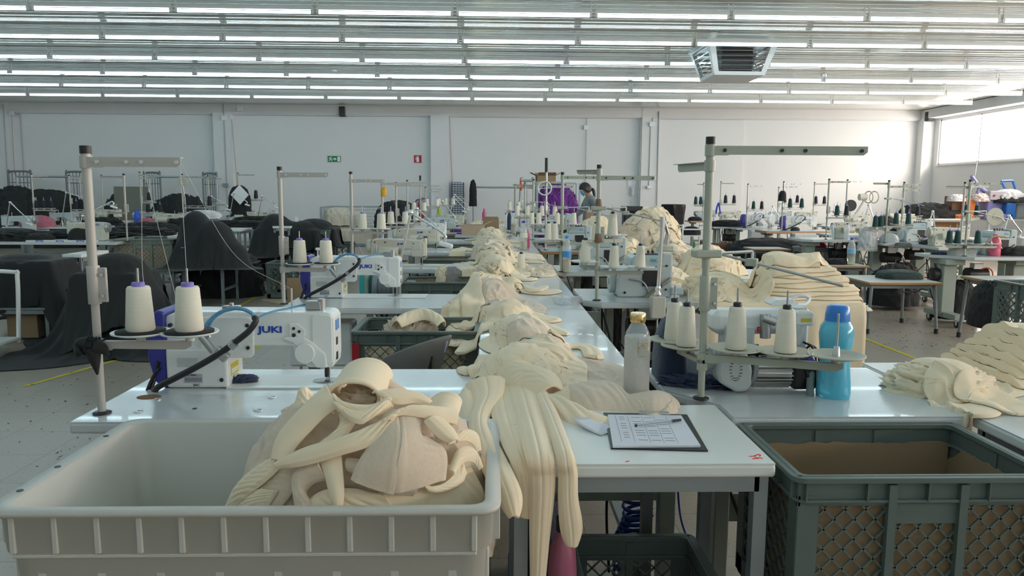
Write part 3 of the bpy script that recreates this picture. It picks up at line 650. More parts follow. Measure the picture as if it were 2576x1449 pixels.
# ---- bottles
def bottle(p, kind, label, h=.24, r=.033, liquid=None, cap=None, lab=None, group=None):
    t=T('water_bottle',label,'bottle',p,0,group)
    prof=[(r*.85,0),(r,.008),(r,h*.28),(r*.94,h*.33),(r,h*.38),(r,h*.62),(r*.8,h*.76),(r*.42,h*.88),(r*.40,h*.93)]
    MB().lathe(prof,n=20).obj('bottle_body',kind,t)
    MB().lathe([(r*.47,h*.93),(r*.48,h*.995),(r*.3,h)],n=16).obj('cap',cap or mat('cap blue',(.01,.05,.5),.4),t)
    if lab: MB().lathe([(r*1.02,h*.42),(r*1.02,h*.58)],n=20).obj('label_band',lab,t)
    if liquid: MB().lathe([(r*.8,.004),(r*.95,.012),(r*.95,h*liquid)],n=18).obj('liquid',WATER,t)
    return t
# ---- cardboard box with flaps; origin bottom centre
def cbox(p,w,d,h,label,rz=0,m=CARD,flaps=(1,1,1,1),group=None,fl=None,ang=25):
    t=T('cardboard_box',label,'cardboard box',p,rz,group); e=.006
    MB().box((0,-d/2,h/2),(w,e,h)).box((0,d/2,h/2),(w,e,h)).box((-w/2,0,h/2),(e,d,h)).box((w/2,0,h/2),(e,d,h)).box((0,0,e/2),(w,d,e)).obj('box_body',m,t)
    fl=fl or d*.45
    for k,(ax,ay,L) in enumerate(((0,-1,w),(1,0,d),(0,1,w),(-1,0,d))):
        if not flaps[k]: continue
        g=math.radians(flaps[k] if flaps[k]>1 else ang); A=Vector((ax,ay,0)); B=Vector((-ay,ax,0)); q=Vector((0,0,h))+A*((d if ax==0 else w)/2); o=A*math.cos(g)*fl+Vector((0,0,math.sin(g)*fl))
        MB().add([q-B*L/2,q+B*L/2,q+B*L/2*.96+o,q-B*L/2*.96+o],[(0,1,2,3)]).obj('flap',m,t,solid=.005)
    return t
# ---- cloth mound: one folded surface
def fold_noise(v, seed, k=1.0):
    w=Vector((mnoise.noise(v*1.7+Vector((seed,0,0))),mnoise.noise(v*1.7+Vector((0,seed,0))),mnoise.noise(v*1.7+Vector((0,0,seed)))))
    q=v*k+w*.9
    a=1-abs(mnoise.noise(q*2.2+Vector((seed*3.1,1,2)))*2); b=1-abs(mnoise.noise(q*4.7+Vector((1,seed,5)))*2)
    return a*.65+b*.35
def mound(p, sx, sy, sz, label, m=BLKC, seed=1, amp=.12, skirt=0, k=1.0, name='cloth_pile', cat='fabric', group=None, nu=60, nv=34, flat=.0, lean=(0,0), rz=0, stuff=False, power=2.2):
    """domed heap of cloth, radii sx sy, height sz, optional skirt hanging below the base"""
    G=np.zeros((nv,nu,3))
    for i in range(nv):
        t=i/(nv-1)
        for j in range(nu):
            a=2*PI*j/nu; ca,sa=math.cos(a),math.sin(a)
            R=(abs(ca)**power+abs(sa)**power)**(-1/power)
            if skirt and t>.62:
                s=(t-.62)/.38; r=1.0+.06*s; z=-skirt*s
                fl=.10*math.sin(a*9+seed)*s+.05*math.sin(a*17+seed*2)*s; r*=1+fl*.6
            else:
                u=t/(.62 if skirt else 1.0); r=math.sin(u*PI/2)**(.8); z=math.cos(u*PI/2)**(.75-flat*.4)
                z=z*sz
            v=Vector((r*R*ca,r*R*sa,z/max(sz,.01)*.8))
            f=fold_noise(v*k+Vector((seed,seed*.7,0)),seed)-.5
            rr=r*R*(1+f*amp*1.3); zz=z+f*amp*sz*(1 if not(skirt and t>.62) else 0)
            G[i,j]=(rr*ca*sx+lean[0]*max(z,0),rr*sa*sy+lean[1]*max(z,0),zz)
    if not skirt: G[-1,:,2]=np.maximum(0,G[-1,:,2]*.1)
    mb=MB().grid(G,closed_v=True); 
    o=mb.obj(name,m,smooth=True,sub=0); o.location=p; o.rotation_euler=(0,0,rz)
    if stuff: o['kind']='stuff'
    return tag(o,label,cat,group)
def copyset(d, key, make): 
    if key not in d: d[key]=make(); return d[key],True
    return d[key],False
PRO={}
def put(key, make, p, rz=0, label='', group=None, scale=None):
    o,first=copyset(PRO,key,make)
    if first: o.location=p; o.rotation_euler=(0,0,rz); o['label']=label
    else: o=dup(o,p,rz,label,group)
    if scale: o.scale=(scale,)*3 if not hasattr(scale,'__len__') else scale
    elif not first: o.scale=(1,1,1)
    if group: o['group']=group
    return o
def lock(p,style,label,rz=0,scale=None):
    m={'new':WHT,'cyl':BEI,'reg':BEI,'old':WHT2,'oldg':GRN}[style]
    return put('lock_'+style,lambda: make_lock(m,'x',style),p,rz,label,'sewing machines on the tables',scale)
def over(p,label,rz=0,scale=None): return put('over',make_over,p,rz,label,'overlock machines on the tables',scale)
# ================================================================ FOREGROUND FURNITURE
def onz(px,py,z=TZP): return on(px,py,z)
# --- milky plastic bin
BX0,BX1,BY0,BY1,BZ=-1.01,.022,1.445,2.072,.788
bn=T('plastic_bin','large milky white plastic bin heaped with cream fleece in the foreground','bin',((BX0+BX1)/2,(BY0+BY1)/2,0)); w=BX1-BX0; d=BY1-BY0; bz0=.18
def shell(z,g,r): return [(x,y,z) for x,y in rrect(-w/2+g,-d/2+g,w/2-g,d/2-g,r,6)]
L=[shell(bz0,.06,.05),shell(bz0+.15,.045,.05),shell(BZ-.10,.028,.05),shell(BZ-.095,.018,.05),shell(BZ-.012,.014,.05),shell(BZ-.012,.002,.045),shell(BZ,.0,.045),shell(BZ,.030,.035),shell(BZ-.004,.034,.035),shell(BZ-.10,.036,.035),shell(BZ-.11,.045,.035),shell(bz0+.02,.075,.035)]
MB().grid(np.array(L),closed_v=True).obj('bin_wall',BINP,bn)
MB().add(shell(bz0+.02,.074,.035),[tuple(range(28))]).add(shell(bz0,.06,.05),[tuple(range(27,-1,-1))]).obj('bin_floor',BINP,bn,solid=.004)
rb=MB()
for k in range(12):
    x=-w/2+.055+(w-.11)*k/11; rb.box((x,-d/2+.0165,BZ-.052),(.012,.008,.082),ch=.003)
for k in range(8):
    x=-w/2+.10+(w-.2)*k/7; rb.box((x,-d/2+.034,BZ-.30),(.020,.008,.38),ch=.003)
for y in np.linspace(-d/2+.07,d/2-.07,5):
    for s in(-1,1): rb.box((s*(w/2-.012),y,BZ-.05),(.020,.006,.085),ch=.002); rb.box((s*(w/2-.032),y,BZ-.30),(.014,.012,.38),ch=.003)
rb.box((0,-d/2+.022,BZ-.10),(w-.1,.010,.008),ch=.003); rb.obj('ribs',BINP,bn)
for (x,y) in ((-w/2+.015,-.06),(-w/2+.015,.16),(-w/2+.015,-.2)): MB().cyl((x,y,BZ),(x,y,BZ+.0012),.007,n=12).obj('rim_hole',BLK,bn)
for sx in(-1,1):
    for sy in(-1,1):
        q=MB().box((sx*(w/2-.14),sy*(d/2-.12),.13),(.06,.06,.10),ch=.005).obj('castor_bracket',STL,bn); MB().cyl((sx*(w/2-.14)-.015,sy*(d/2-.12),.045),(sx*(w/2-.14)+.015,sy*(d/2-.12),.045),.045,n=18).obj('castor',BLK,q)
# --- left row of sewing tables
TXL,TXR=-1.19,-.06
LY=[2.098,4.215,6.37,8.15,10.0,11.9,13.8]
LD=[.645,.605,.52,.58,.56,.56,.56]
nm=['nearest','second nearest','third','fourth','fifth','sixth','farthest']
for i,(y,dd) in enumerate(zip(LY,LD)):
    e=TOPE if i not in(5,6) else WOODE
    table(TXL,y,TXR if i<6 else -.2,y+dd,TZP,'white-topped sewing table on the left of the bench, %s from the camera'%(nm[i] if i else 'nearest to') if i else 'white sewing table behind the milky bin, nearest on the left of the bench',edge=e,group='sewing tables left of the bench')
# details on the nearest table top: grommets, holes, cut-out with cables
gm=MB()
for (px,py) in ((347,1036),(650,1033),(685,1000),(395,1006)):
    c=onz(px,py); gm.ring(c+Vector((0,0,.001)),.011,.0022,n=18,m=6); gm.cyl(c,c+Vector((0,0,.0008)),.006,n=10)
tg=gm.obj('table_grommet',CHR); tag(tg,'chrome grommets set in the nearest left table top','fitting'); tg['kind']='stuff'
for (px,py,r,lab) in ((490,1028,.007,'small dark screw hole in the nearest left table top'),(375,999,.028,'cable opening cut in the table top beside the blue motor cover')):
    c=onz(px,py); o=MB().lathe([(r,0),(r,.0012),(0,.0012)],n=20,sx=1.35 if r>.01 else 1).obj('table_hole',BLK if r<.01 else mat('raw board',(.22,.12,.06),.8)); o.location=c; tag(o,lab,'hole')
# --- bench
BNX0,BNX1=-.05,.53
bl=['nearest section of the glossy white bench running down the middle, seam at its far end','second section of the glossy white middle bench','third section of the white middle bench, under the cloth heap','far section of the white middle bench']
for i,(a,b_) in enumerate(((2.272,4.20),(4.21,6.3),(6.31,8.4),(8.41,11.2))):
    t=table(BNX0,a,BNX1,b_,TZP,bl[i],top=TOP,edge=TOPW,frame=FRAME,style='4',th=.03,name='bench_table',cat='bench')
    MB().box((-(BNX1-BNX0)/2-.0008,0,TZP-.015),(.001,b_-a-.02,.026)).obj('raw_edge',TOPW,t)
# --- near white table with steel frame
NT=(.045,1.75,.695,2.262)
nt_=table(*NT,TZP,'small white table in the foreground carrying the clipboard, on a grey steel frame',top=TOPW,edge=TOPW,frame=GAL,style='4',th=.036,name='work_table')
hw,hd=(NT[2]-NT[0])/2,(NT[3]-NT[1])/2
rs=MB(); c0=Vector(((NT[0]+NT[2])/2,(NT[1]+NT[3])/2,0))
for (px,py,l,a) in ((1893,1148,.010,.1),(1903,1145,.012,.6),(1908,1152,.011,-.3),(1900,1154,.010,.2),(1912,1146,.006,1.2),(1578,1161,.006,.5)):
    c=onz(px,py)-c0; rs.prism([(-l,-.0015),(l*.8,-.0022),(l,0),(l*.7,.0022),(-l*.9,.0012)],0,.0009,'xy',M=Matrix.Rotation(a,4,'Z'),O=c)
rs.obj('red_paint_marks',mat('red marker',(.85,.04,.02),.5),nt_)
# things under the near table
put('crate_g',lambda:make_crate(CRT,.36,.50,.42),(.41,1.86,.0),0,'dark green lattice crate on the floor under the clipboard table',None)
# coil hose
n=240; P=[]
ctr=[at(1590,1190,2.55),at(1605,1290,2.5),at(1585,1350,2.45),at(1580,1440,2.4)]
ax=cr(ctr,n)
for k in range(n): a=k*.36; P.append((ax[k][0]+.050*math.cos(a),ax[k][1]+.045*math.sin(a),ax[k][2]+.008*math.cos(a)))
o=MB().tube(P,.0065,6).obj('coil_hose',COILB); tag(o,'dark blue spiral air hose hanging under the bench','hose')
b_=T('drinking_bottle','matt pink steel bottle standing under the bench by the bin','bottle',(at(1415,1400,1.86).x,1.86,0)); zz=zat(1412,1343,1.86)
MB().lathe([(.034,zz-.30),(.038,zz-.29),(.038,zz-.10),(.034,zz-.04),(.020,zz+.0),(.017,zz+.01)],n=28).obj('bottle_body',PINKM,b_); MB().cyl((0,0,zz+.01),(0,0,zz+.045),.018,n=20).obj('cap',BLK,b_)
table(.10,1.79,.222,1.93,zz-.30,'small dark stool under the pink bottle below the foreground table',top=FRAME,edge=FRAME,th=.02,style='4',name='stool',cat='stool')
for (P,lab,m,r) in (([at(1530,1200,2.5),at(1526,1300,2.5),at(1532,1440,2.45)],'black cable hanging beneath the bench left of the coil hose',BLK,.005),
    ([at(1790,1205,2.6),at(1775,1250,2.6),at(1790,1310,2.6)],'black cable hanging beneath the near right machine table',BLK,.006),
    ([at(1703,1200,2.6),at(1712,1300,2.6),at(1735,1370,2.6)],'thin blue air line hanging behind the foreground table leg',COILB,.004)):
    o=MB().tube(P,r,6,res=24).obj('cable',m); tag(o,lab,'cable')
t=T('steel_frame','green-grey steel frame bars under the bench behind the clipboard table','frame',(.40,2.46,0))
MB().box((.20,0,.35),(.055,.05,.70),ch=.003).box((.0,0,.40),(.38,.03,.035),ch=.002).box((.04,0,.66),(.45,.03,.03)).obj('frame_bar',FRAMEG,t); MB().box((.06,-.10,.20),(.05,.10,.18),M=Matrix.Rotation(.5,4,'X'),ch=.003).obj('bracket',FRAMEG,t); MB().box((.10,0,.02),(.30,.30,.04)).obj('foot',FRAMEG,t)
mound((.16,2.62,.0),.09,.12,.50,'navy cloth bag standing under the bench left of the spiral hose',m=NAVY,seed=4,name='bag',cat='bag',nu=40,nv=24)
# --- big crate right foreground with cardboard lining
cg=put('crate_l',lambda:make_crate(CRT,.63,.42,.44,liner=CARD,card_h=.385),(1.046,1.915,.315),0,'big dark green lattice crate lined with torn cardboard, right foreground',None)
t=table(.74,1.70,1.35,2.13,.315,'low steel rack carrying the big cardboard-lined crate',top=FRAME,edge=FRAME,frame=FRAME,th=.02,style='4',name='crate_stand',cat='rack')
# --- right machine tables
def rtable(pl,z,label,edge=TOPE,frame=FRAMEG,legs='col',group='machine tables right of the bench',top=TOP):
    cx=sum(p[0] for p in pl)/len(pl); cy=sum(p[1] for p in pl)/len(pl); t=T('machine_table',label,'table',(cx,cy,0),0,group); q=[(a-cx,b-cy) for a,b in pl]
    MB().prism(q,z-.038,z-.003,'xy').obj('table_edge',edge,t,bev=.008,seg=3); MB().prism([(a*.994,b*.994) for a,b in q],z-.004,z,'xy').obj('table_top',top,t)
    xs=[a for a,b in q]; ys=[b for a,b in q]; 
    for s,x in ((-1,min(xs)+.20),(1,max(xs)-.20)):
        yc=(min(ys)+max(ys))/2; dd=max(ys)-min(ys)
        if legs=='col':
            MB().box((x,yc,(z+.09)/2),(.15,.14,z-.13),ch=.008).box((x,yc,z-.07),(.22,.30,.06),ch=.005).box((x,yc,.115),(.11,dd*.95,.06),ch=.005).obj('leg',frame,t)
            for sy in(-1,1):
                w_=MB().cyl((x-.013,yc+sy*dd*.42,.043),(x+.013,yc+sy*dd*.42,.043),.043,n=18).obj('castor',BLK,t); MB().box((x,yc+sy*dd*.42,.075),(.04,.05,.03),ch=.003).cyl((x-.015,yc+sy*dd*.42,.043),(x+.015,yc+sy*dd*.42,.043),.018,n=12).obj('castor_fork',WHT2,w_)
        else: MB().box((x,yc,(z-.04)/2),(.05,.08,z-.05),ch=.004).box((x,yc,.03),(.055,dd*.9,.05),ch=.004).obj('leg',frame,t)
    MB().box(((min(xs)+max(xs))/2,(min(ys)+max(ys))/2+.08,.33),(max(xs)-min(xs)-.4,.05,.10)).obj('cross_bar',frame,t)
    return t
rtable([(.712,2.135),(1.425,2.135),(1.425,2.765),(.58,2.765),(.58,2.45),(.70,2.28),(.712,2.27)],TZP,'white machine table with the blue bottle and motor, nearest on the right',legs='H')
rtable([(.66,4.46),(1.45,4.46),(1.45,5.12),(.56,5.12),(.56,4.56)],TZP,'machine table right of the bench with the grey overlock and chipped corner, second nearest',legs='H')
rtable([(.62,6.2),(1.5,6.2),(1.5,6.8),(.55,6.8),(.55,6.28)],TZP,'machine table right of the bench, third nearest, with small overlock',legs='H')
rtable([(.57,8.45),(1.5,8.45),(1.5,9.05),(.56,9.05),(.56,8.5)],TZP,'brown-edged machine table right of the bench, fourth nearest',edge=WOODE,legs='H')
rtable([(.57,10.4),(1.5,10.4),(1.5,11.0),(.56,11.0),(.56,10.45)],TZP,'machine table right of the bench, fifth nearest, crowded with stands',legs='H')
rtable([(.57,12.4),(1.6,12.4),(1.6,13.0),(.56,13.0),(.56,12.45)],TZP,'farthest machine table right of the bench, in front of the purple cloth',legs='H')
MB_=MB().add([(1.41,1.68,TZP-.03),(2.1,1.68,TZP-.03),(2.1,2.235,TZP-.03),(1.41,2.235,TZP-.03)],[])
table(1.435,1.62,2.15,2.15,TZP,'white table corner reaching in from the right edge of the foreground',top=TOP,edge=TOPW,frame=GAL,style='4',name='work_table')
table(1.445,2.26,2.5,2.85,TZP,'white table at the right edge holding the folded cream stack',top=TOPW,edge=TOPW,frame=GAL,style='4',name='work_table')
# ================================================================ NEAR MACHINES
m1=lock(onz(823,962)+Vector((0,0,.0)),'new','white and blue lockstitch sewing machine on the nearest left table',0,(.95,1,1))
m2=lock(onz(994,746),'new','white and blue lockstitch sewing machine on the second table, chrome lamp behind',0,(.95,1,1))
# black hose + pale blue tubes on the two new machines (parts of each machine)
def hoses(t,first=True):
    I=Vector(t.location)
    MB().tube([(-.575,-.10,-.01),(-.54,-.13,.02),(-.48,-.14,.05),(-.40,-.15,.09),(-.32,-.15,.135),(-.27,-.145,.17),(-.225,-.14,.205),(-.205,-.13,.235),(-.212,-.12,.245)],.0105,10,res=60).obj('black_hose',BLK,t)
    MB().tube([(-.212,-.12,.243),(-.225,-.12,.262),(-.27,-.12,.275),(-.33,-.12,.26),(-.375,-.12,.22),(-.385,-.12,.18)],.0065,8,res=40).tube([(-.214,-.115,.243),(-.235,-.115,.268),(-.29,-.118,.272),(-.345,-.12,.245),(-.37,-.12,.205)],.0038,8,res=40).tube([(-.212,-.115,.24),(-.17,-.08,.256),(-.12,-.03,.262),(-.07,0,.27)],.0035,8,res=24).obj('blue_tube',HOSEB,t)
    MB().cyl((-.392,-.125,.185),(-.35,-.13,.135),.012,n=12).cyl((-.37,-.12,.20),(-.366,-.12,.18),.007,n=10).box((-.32,-.14,.13),(.05,.03,.03),M=Matrix.Rotation(.7,4,'Y'),ch=.004).cyl((-.285,-.15,.155),(-.27,-.15,.168),.0145,n=12).obj('hose_fitting',STL,t)
    MB().tube([(-.59,-.09,-.01),(-.575,-.07,.05),(-.56,-.08,.09)],.007,8,res=14).tube([(-.60,-.10,-.01),(-.58,-.085,.04),(-.555,-.085,.07)],.005,8,res=14).obj('cable',BLK,t)
hoses(m1); hoses(m2)
lock(onz(1060,668),'cyl','beige sewing machine with a cylindrical side motor on the third left table')
lock(onz(1095,628)+Vector((0,.05,0)),'cyl','second beige sewing machine, on the fourth left table')
lock(Vector((-.66,10.35,TZP)),'old','white sewing machine on the fifth left table')
lock(Vector((-.62,12.25,TZP)),'oldg','grey sewing machine on the sixth left table')
lock(Vector((-.55,14.15,TZP)),'cyl','beige sewing machine on the farthest left table')
# motor unit seen under the second machine
mo=T('clutch_motor','grey ribbed motor by the third left table, seen under the second machine arm','motor',at(985,722,5.9))
MB().cyl((-.10,0,0),(.10,0,0),.085,n=28).cyl((-.14,0,0),(-.10,0,0),.10,n=28).box((.14,0,0),(.10,.10,.10),ch=.01).obj('motor_body',mat('motor grey',(.20,.23,.25),.45),mo,bev=.004)
for k in range(5): MB().ring((-.07+.035*k,0,0),.087,.004,axis=(1,0,0),n=24,m=5).obj('cooling_fin',mat('motor grey',(.20,.23,.25),.45),mo)
MB().box((-.19,.04,-.05),(.03,.16,.30),ch=.01).obj('mounting_plate',FRAMEG,mo)
MB().prism(rrect(-.26,-.10,-.12,.12,.06),.05,.07).obj('belt_guard',mat('turquoise',(.05,.5,.5),.5),mo)
# control boxes under tables
def ctrl(p,lab,s=1,txt=True):
    t=T('control_box',lab,'control box',p); MB().box((0,0,0),(.27*s,.14*s,.19*s),ch=.012).obj('housing',WHT2,t)
    if txt: text('JUKI',.026*s,INKB,t,face_my((.02,-.0705*s,-.06*s)),bold=.001,wide=1.4)
    return t
ctrl(at(815,860,4.45),'white control box under the second left table, partly behind the green crate',1.35)
# --- crates in front of the left tables
put('crate_n',lambda:make_crate(CRT,.60,.42,.42),(-.365,3.80,.335),0,'green lattice crate filled with cream cloth behind the grey chair back',None)
table(-.70,3.58,-.06,4.02,.335,'low rack under the green crate of cream cloth',top=FRAME,edge=FRAME,frame=FRAME,th=.02,style='4',name='crate_stand',cat='rack')
o=MB().box((on(893,880,.6).x+.0,3.572,.52),(.035,.008,.36)).obj('red_strip',RED); c=at(895,880,3.575); o.location=(c.x+.365-.365-(on(893,880,.6).x),0,0); tag(o,'dark red upright strip on the left end of the green crate','strip')
for i,(y,lab) in enumerate(((5.86,'cardboard-lined green crate in front of the third left table'),(7.80,'green crate in front of the fourth left table'),(9.62,'green crate in front of the fifth left table'),(11.5,'green crate in front of the sixth left table'))):
    put('crate_c',lambda:make_crate(CRT,.60,.40,.42,liner=CARD,card_h=.40),(-.38,y-.02,.33),0,lab,'crates in front of the left tables')
    table(-.70,y-.22,-.07,y+.19,.33,'low rack under the '+lab,top=FRAME,edge=FRAME,frame=FRAME,th=.02,style='4',name='crate_stand',cat='rack',group='racks under the crates')
# --- chair back behind table 1
ch=T('office_chair','grey plastic chair back with a black bracket in front of the green crate','chair',(at(1065,920,3.12).x,3.12,0))
G=np.zeros((14,12,3))
zt,zb=zat(1065,842,3.12),.60
for i in range(14):
    for j in range(12):
        u=i/13; v=j/11; x=-.155+.20*v*1.0+u*.0; G[i,j]=(x+.10*u*(v-.2),-.06*math.sin(v*PI)+.03*(u-.5)**2,zb+(zt-zb)*u*(0.55+.45*v)+.02*math.sin(v*3))
MB().grid(G).obj('backrest',mat('chair grey',(.17,.16,.15),.35),ch,solid=.012,sub=1)
MB().box((.0,.0,.68),(.12,.05,.07),ch=.01).box((.02,-.03,.60),(.05,.03,.30),ch=.006).obj('bracket',BLK,ch)
MB().lathe([(.21,.44),(.23,.46),(.21,.49),(0,.50)],(0,-.12,0),n=28).obj('seat',mat('chair grey',(.17,.16,.15),.35),ch)
MB().cyl((0,-.12,.06),(0,-.12,.44),.025,n=12).obj('gas_column',DRK,ch)
for k in range(5):
    a=k*2*PI/5; q=MB().cyl((0,-.12,.09),(.26*math.cos(a),-.12+.26*math.sin(a),.07),.016,n=8).obj('foot',BLK,ch); MB().lathe([(0,0),(.022,.01),(.022,.04),(0,.05)],(.26*math.cos(a),-.12+.26*math.sin(a),0),n=10).obj('castor',BLK,q)
MB().box((.085,-.012,zt-.045),(.03,.004,.05),M=Matrix.Rotation(.3,4,'Y')).obj('sticker',mat('lilac sticker',(.55,.5,.65),.5),ch)
# ================================================================ STANDS, LEFT ROW
def base(px,py): return onz(px,py)
S1=base(257,1040)
stand(S1,.755,[(.728,-3,.275)],[(.205,0,.275,[.125,.265])],'putty-grey thread stand on the nearest left table with two cream cones',pad=True,cones=['cream','cream'],ref='nearest left thread stand',big=True,dr=.080,clamp_z=.38,group='thread stands left of the bench')
o=mound(S1+Vector((-.008,-.012,.185)),.034,.030,.042,'black rag tied round the pole of the nearest left thread stand',seed=4,name='rag',cat='rag',nu=40,nv=22,amp=.35,k=1.8)
for (p0_,p1_,w0_) in (((-.02,-.02,.21),(-.055,-.03,.20),.03),((.0,-.03,.20),(.012,-.035,.125),.028),((-.03,-.03,.20),(-.045,-.03,.175),.03),((.01,-.03,.205),(.045,-.03,.18),.03)):
    a_=Vector(p0_)-Vector((-.008,-.012,.185)); b_=Vector(p1_)-Vector((-.008,-.012,.185)); MB().tube([a_,(a_+b_)/2+Vector((0,0,.006)),b_],[w0_*.8,w0_*.6,.003],8,res=8).obj('rag_tail',BLKC,o)
S2=base(714,765)
stand(S2,.77,[(.742,-3,.28)],[(.20,0,.26,[.10,.25])],'thread stand on the second left table with two cream cones',pad=True,cones=['cream','cream'],ref='second left thread stand',big=True,dr=.082,clamp_z=.34,group='thread stands left of the bench')
S3=Vector((-1.19,6.5,TZP)); stand(S3,.80,[(.74,0,.285)],[(.30,0,.30,[.09,.25])],'thread stand on the third left table, two cream cones before the mesh cage',cones=['cream','cream'],ref='third left thread stand',big=True,dr=.085,group='thread stands left of the bench')
S4=Vector((-1.185,8.3,TZP)); stand(S4,.76,[(.735,0,.32)],[(.27,0,.33,[.09,.25])],'thread stand with a yellow ribbon on the fourth left table',cones=['cream','cream'],ref='yellow-ribbon thread stand',big=True,dr=.085,group='thread stands left of the bench')
o=mound(S4+Vector((.02,-.02,.60)),.03,.02,.09,'yellow ribbon bow tied near the top of the fourth left thread stand',m=mat('yellow ribbon',(.75,.40,.02),.6),seed=9,name='ribbon',cat='ribbon',nu=20,nv=10,amp=.5)
S5=Vector((-1.27,10.2,TZP)); stand(S5,.76,[(.735,0,.36)],[(.24,0,.33,[.26,.16])],'thread stand on the fifth left table, left of the red extinguisher',cones=['cream','cream'],ref='fifth left thread stand',big=True,group='thread stands left of the bench')
S6=Vector((-1.33,12.1,TZP)); stand(S6,.82,[(.79,0,.30)],[(.32,0,.30,[.10,.26])],'thread stand on the sixth left table, in line with the extinguisher',cones=['cream','cream'],ref='sixth left thread stand',big=True,group='thread stands left of the bench')
S7=Vector((-1.30,14.0,TZP)); stand(S7,.86,[(.76,0,.36)],[(.36,0,.36,[.12,.30])],'thread stand with a long black cap on the farthest left table',cones=['cream','cream'],ref='black-capped far left thread stand',big=True,group='thread stands left of the bench')
MB().cyl(S7+Vector((0,0,.86)),S7+Vector((0,0,.95)),.02,n=10).obj('grip',BLK).name='pole_grip'; tag(bpy.data.objects['pole_grip'],'black grip slipped over the top of the far left thread stand','grip')
S8=Vector((-1.38,16.0,TZP)); stand(S8,.74,[(.71,0,.36),(.66,0,.30)],[(.36,0,.60,[.28,.42,.58])],'thread stand in the back left with three cream cones on one arm',cones=['cream','cream','cream'],ref='three-cone back left stand',big=True,group='thread stands left of the bench')
cone(Vector((at(1105,545,14.15).x,14.15,1.008)),'lime','lime green thread cone on the machine beside the drawer cabinets',big=True)
# threads
strand([S1+Vector((.265,-.01,.73)),S1+Vector((.265,0,.36))],'thread from the guide arm straight down to the second near cone')
strand([S1+Vector((.16,-.01,.73)),S1+Vector((.14,0,.45)),S1+Vector((.145,0,.345))],'thread from the guide arm down to the first near cone')
strand([S1+Vector((.16,-.01,.73)),m1.location+Vector((-.50,0,.30))],'thread slanting from the near guide arm to the machine behind the blue cover')
strand([S1+Vector((.265,-.01,.73)),at(590,640,2.5),m1.location+Vector((-.118,0,.325))],'long thread running from the near guide arm to the post on the machine')
strand([S2+Vector((.27,-.01,.74)),at(915,640,4.6),m2.location+Vector((-.118,0,.325))],'long thread from the second guide arm to the second machine post')
strand([S3+Vector((.28,-.01,.74)),at(1045,620,6.6)],'long thread from the third guide arm to the third machine')
# ================================================================ STANDS, RIGHT ROW
R1=base(1763,1003)
stand(R1,.805,[(.782,-2,.475),(.735,101,.255)],[(.135,-20,.41,[.10,.245,.39]),(.112,100,.25,[.125,.225])],'tall grey-green thread stand with three arms on the nearest right table',m=PUT2,disc=DISCP,cones=['creamk','creamk',None,'creamk','creamk'],ref='nearest right thread stand',dr=.083,cs=1.12,clamp_z=.34,rod=[(.465,5,.15,-28,.42)],group='thread stands right of the bench')
R2=base(1501,756)
stand(R2,.80,[(.74,-2,.33),(.775,150,.15)],[(.17,0,.28,[.10,.26]),(.36,35,.20,[.12]),(.20,150,.12,[.08])],'grey-green thread stand on the second right table, brown tape on its pole',m=PUT2,cones=['creamk','creamk','creamk','creamk'],ref='second right thread stand',cs=1.1,dr=.088,rod=[(.56,5,.17,-3,.40)],group='thread stands right of the bench')
for z in (.58,.38): 
    o=MB().lathe([(.017,-.03),(.022,-.02),(.020,.02),(.016,.035)],R2+Vector((0,0,z)),n=12).obj('tape_wrap',TAPE); tag(o,'brown tape wrapped round the second right stand pole, %s band'%('upper' if z>.5 else 'lower'),'tape')
R3=base(1412,684)
stand(R3,.80,[(.775,0,.42)],[(.235,180,.14,[.06,.11]),(.235,0,.30,[.28])],'thread stand on the third right table with twin cones left of the pole',m=PUT2,cones=['creamk','creamk','creamk'],ref='third right thread stand',cs=1.1,rod=[(.53,0,.22,10,.3)],group='thread stands right of the bench')
R4=Vector((.62,8.6,TZP)); stand(R4,.90,[(.72,0,.30)],[(.26,180,.18,[.08,.16]),(.26,0,.34,[.13,.32])],'thread stand with a black handle on the brown-edged table',m=STL,cones=['creamk','creamk','creamk','creamk'],ref='black-handled thread stand',cs=1.1,group='thread stands right of the bench')
o=MB().cyl((0,0,0),(0,0,.16),.018,n=12).obj('black_handle',BLK); o.location=R4+Vector((0,0,.88)); tag(o,'black handle grip on top of the stand before the purple cloth','handle')
o=MB().ring((0,0,0),.075,.008,axis=(0,1,0),n=28).cyl((-.075,0,0),(.075,0,0),.004,n=6).obj('guide_ring',DISCW); o.location=R4+Vector((-.02,-.03,.70)); tag(o,'white wire guide ring on the black-handled stand','ring')
R5=Vector((.58,10.5,TZP)); stand(R5,.82,[(.79,0,.4),(.74,180,.12)],[(.30,180,.26,[.08,.22]),(.30,0,.4,[.12,.3])],'thread stand on the fifth right table left of the purple cloth',m=PUT2,cones=['cream','cream','cream','cream'],ref='fifth right thread stand',cs=1.15,rod=[(.52,0,.2,-20,.3)],group='thread stands right of the bench')
R6=Vector((.55,12.5,TZP)); stand(R6,.80,[(.77,0,.45),(.77,180,.2)],[(.33,180,.3,[.1,.25]),(.33,0,.4,[.15,.35])],'thread stand on the farthest right table, behind the red screwdriver',m=PUT2,cones=['cream','cream','cream','cream'],ref='sixth right thread stand',cs=1.15,group='thread stands right of the bench')
table(.30,13.1,.54,15.4,TZP,'narrow table under the leftmost stands of the back cluster',top=TOP,frame=FRAME,style='4',name='work_table'); table(-1.5,15.8,-.6,16.4,TZP,'table under the three-cone stand at the back left',top=TOP,frame=FRAME)
R7=Vector((.42,13.3,TZP)); stand(R7,.78,[(.75,0,.3)],[(.33,0,.2,[.15])],'leftmost thin thread stand of the back cluster on the right',m=PUT2,cones=['cream'],ref='leftmost back cluster stand',group='thread stands right of the bench')
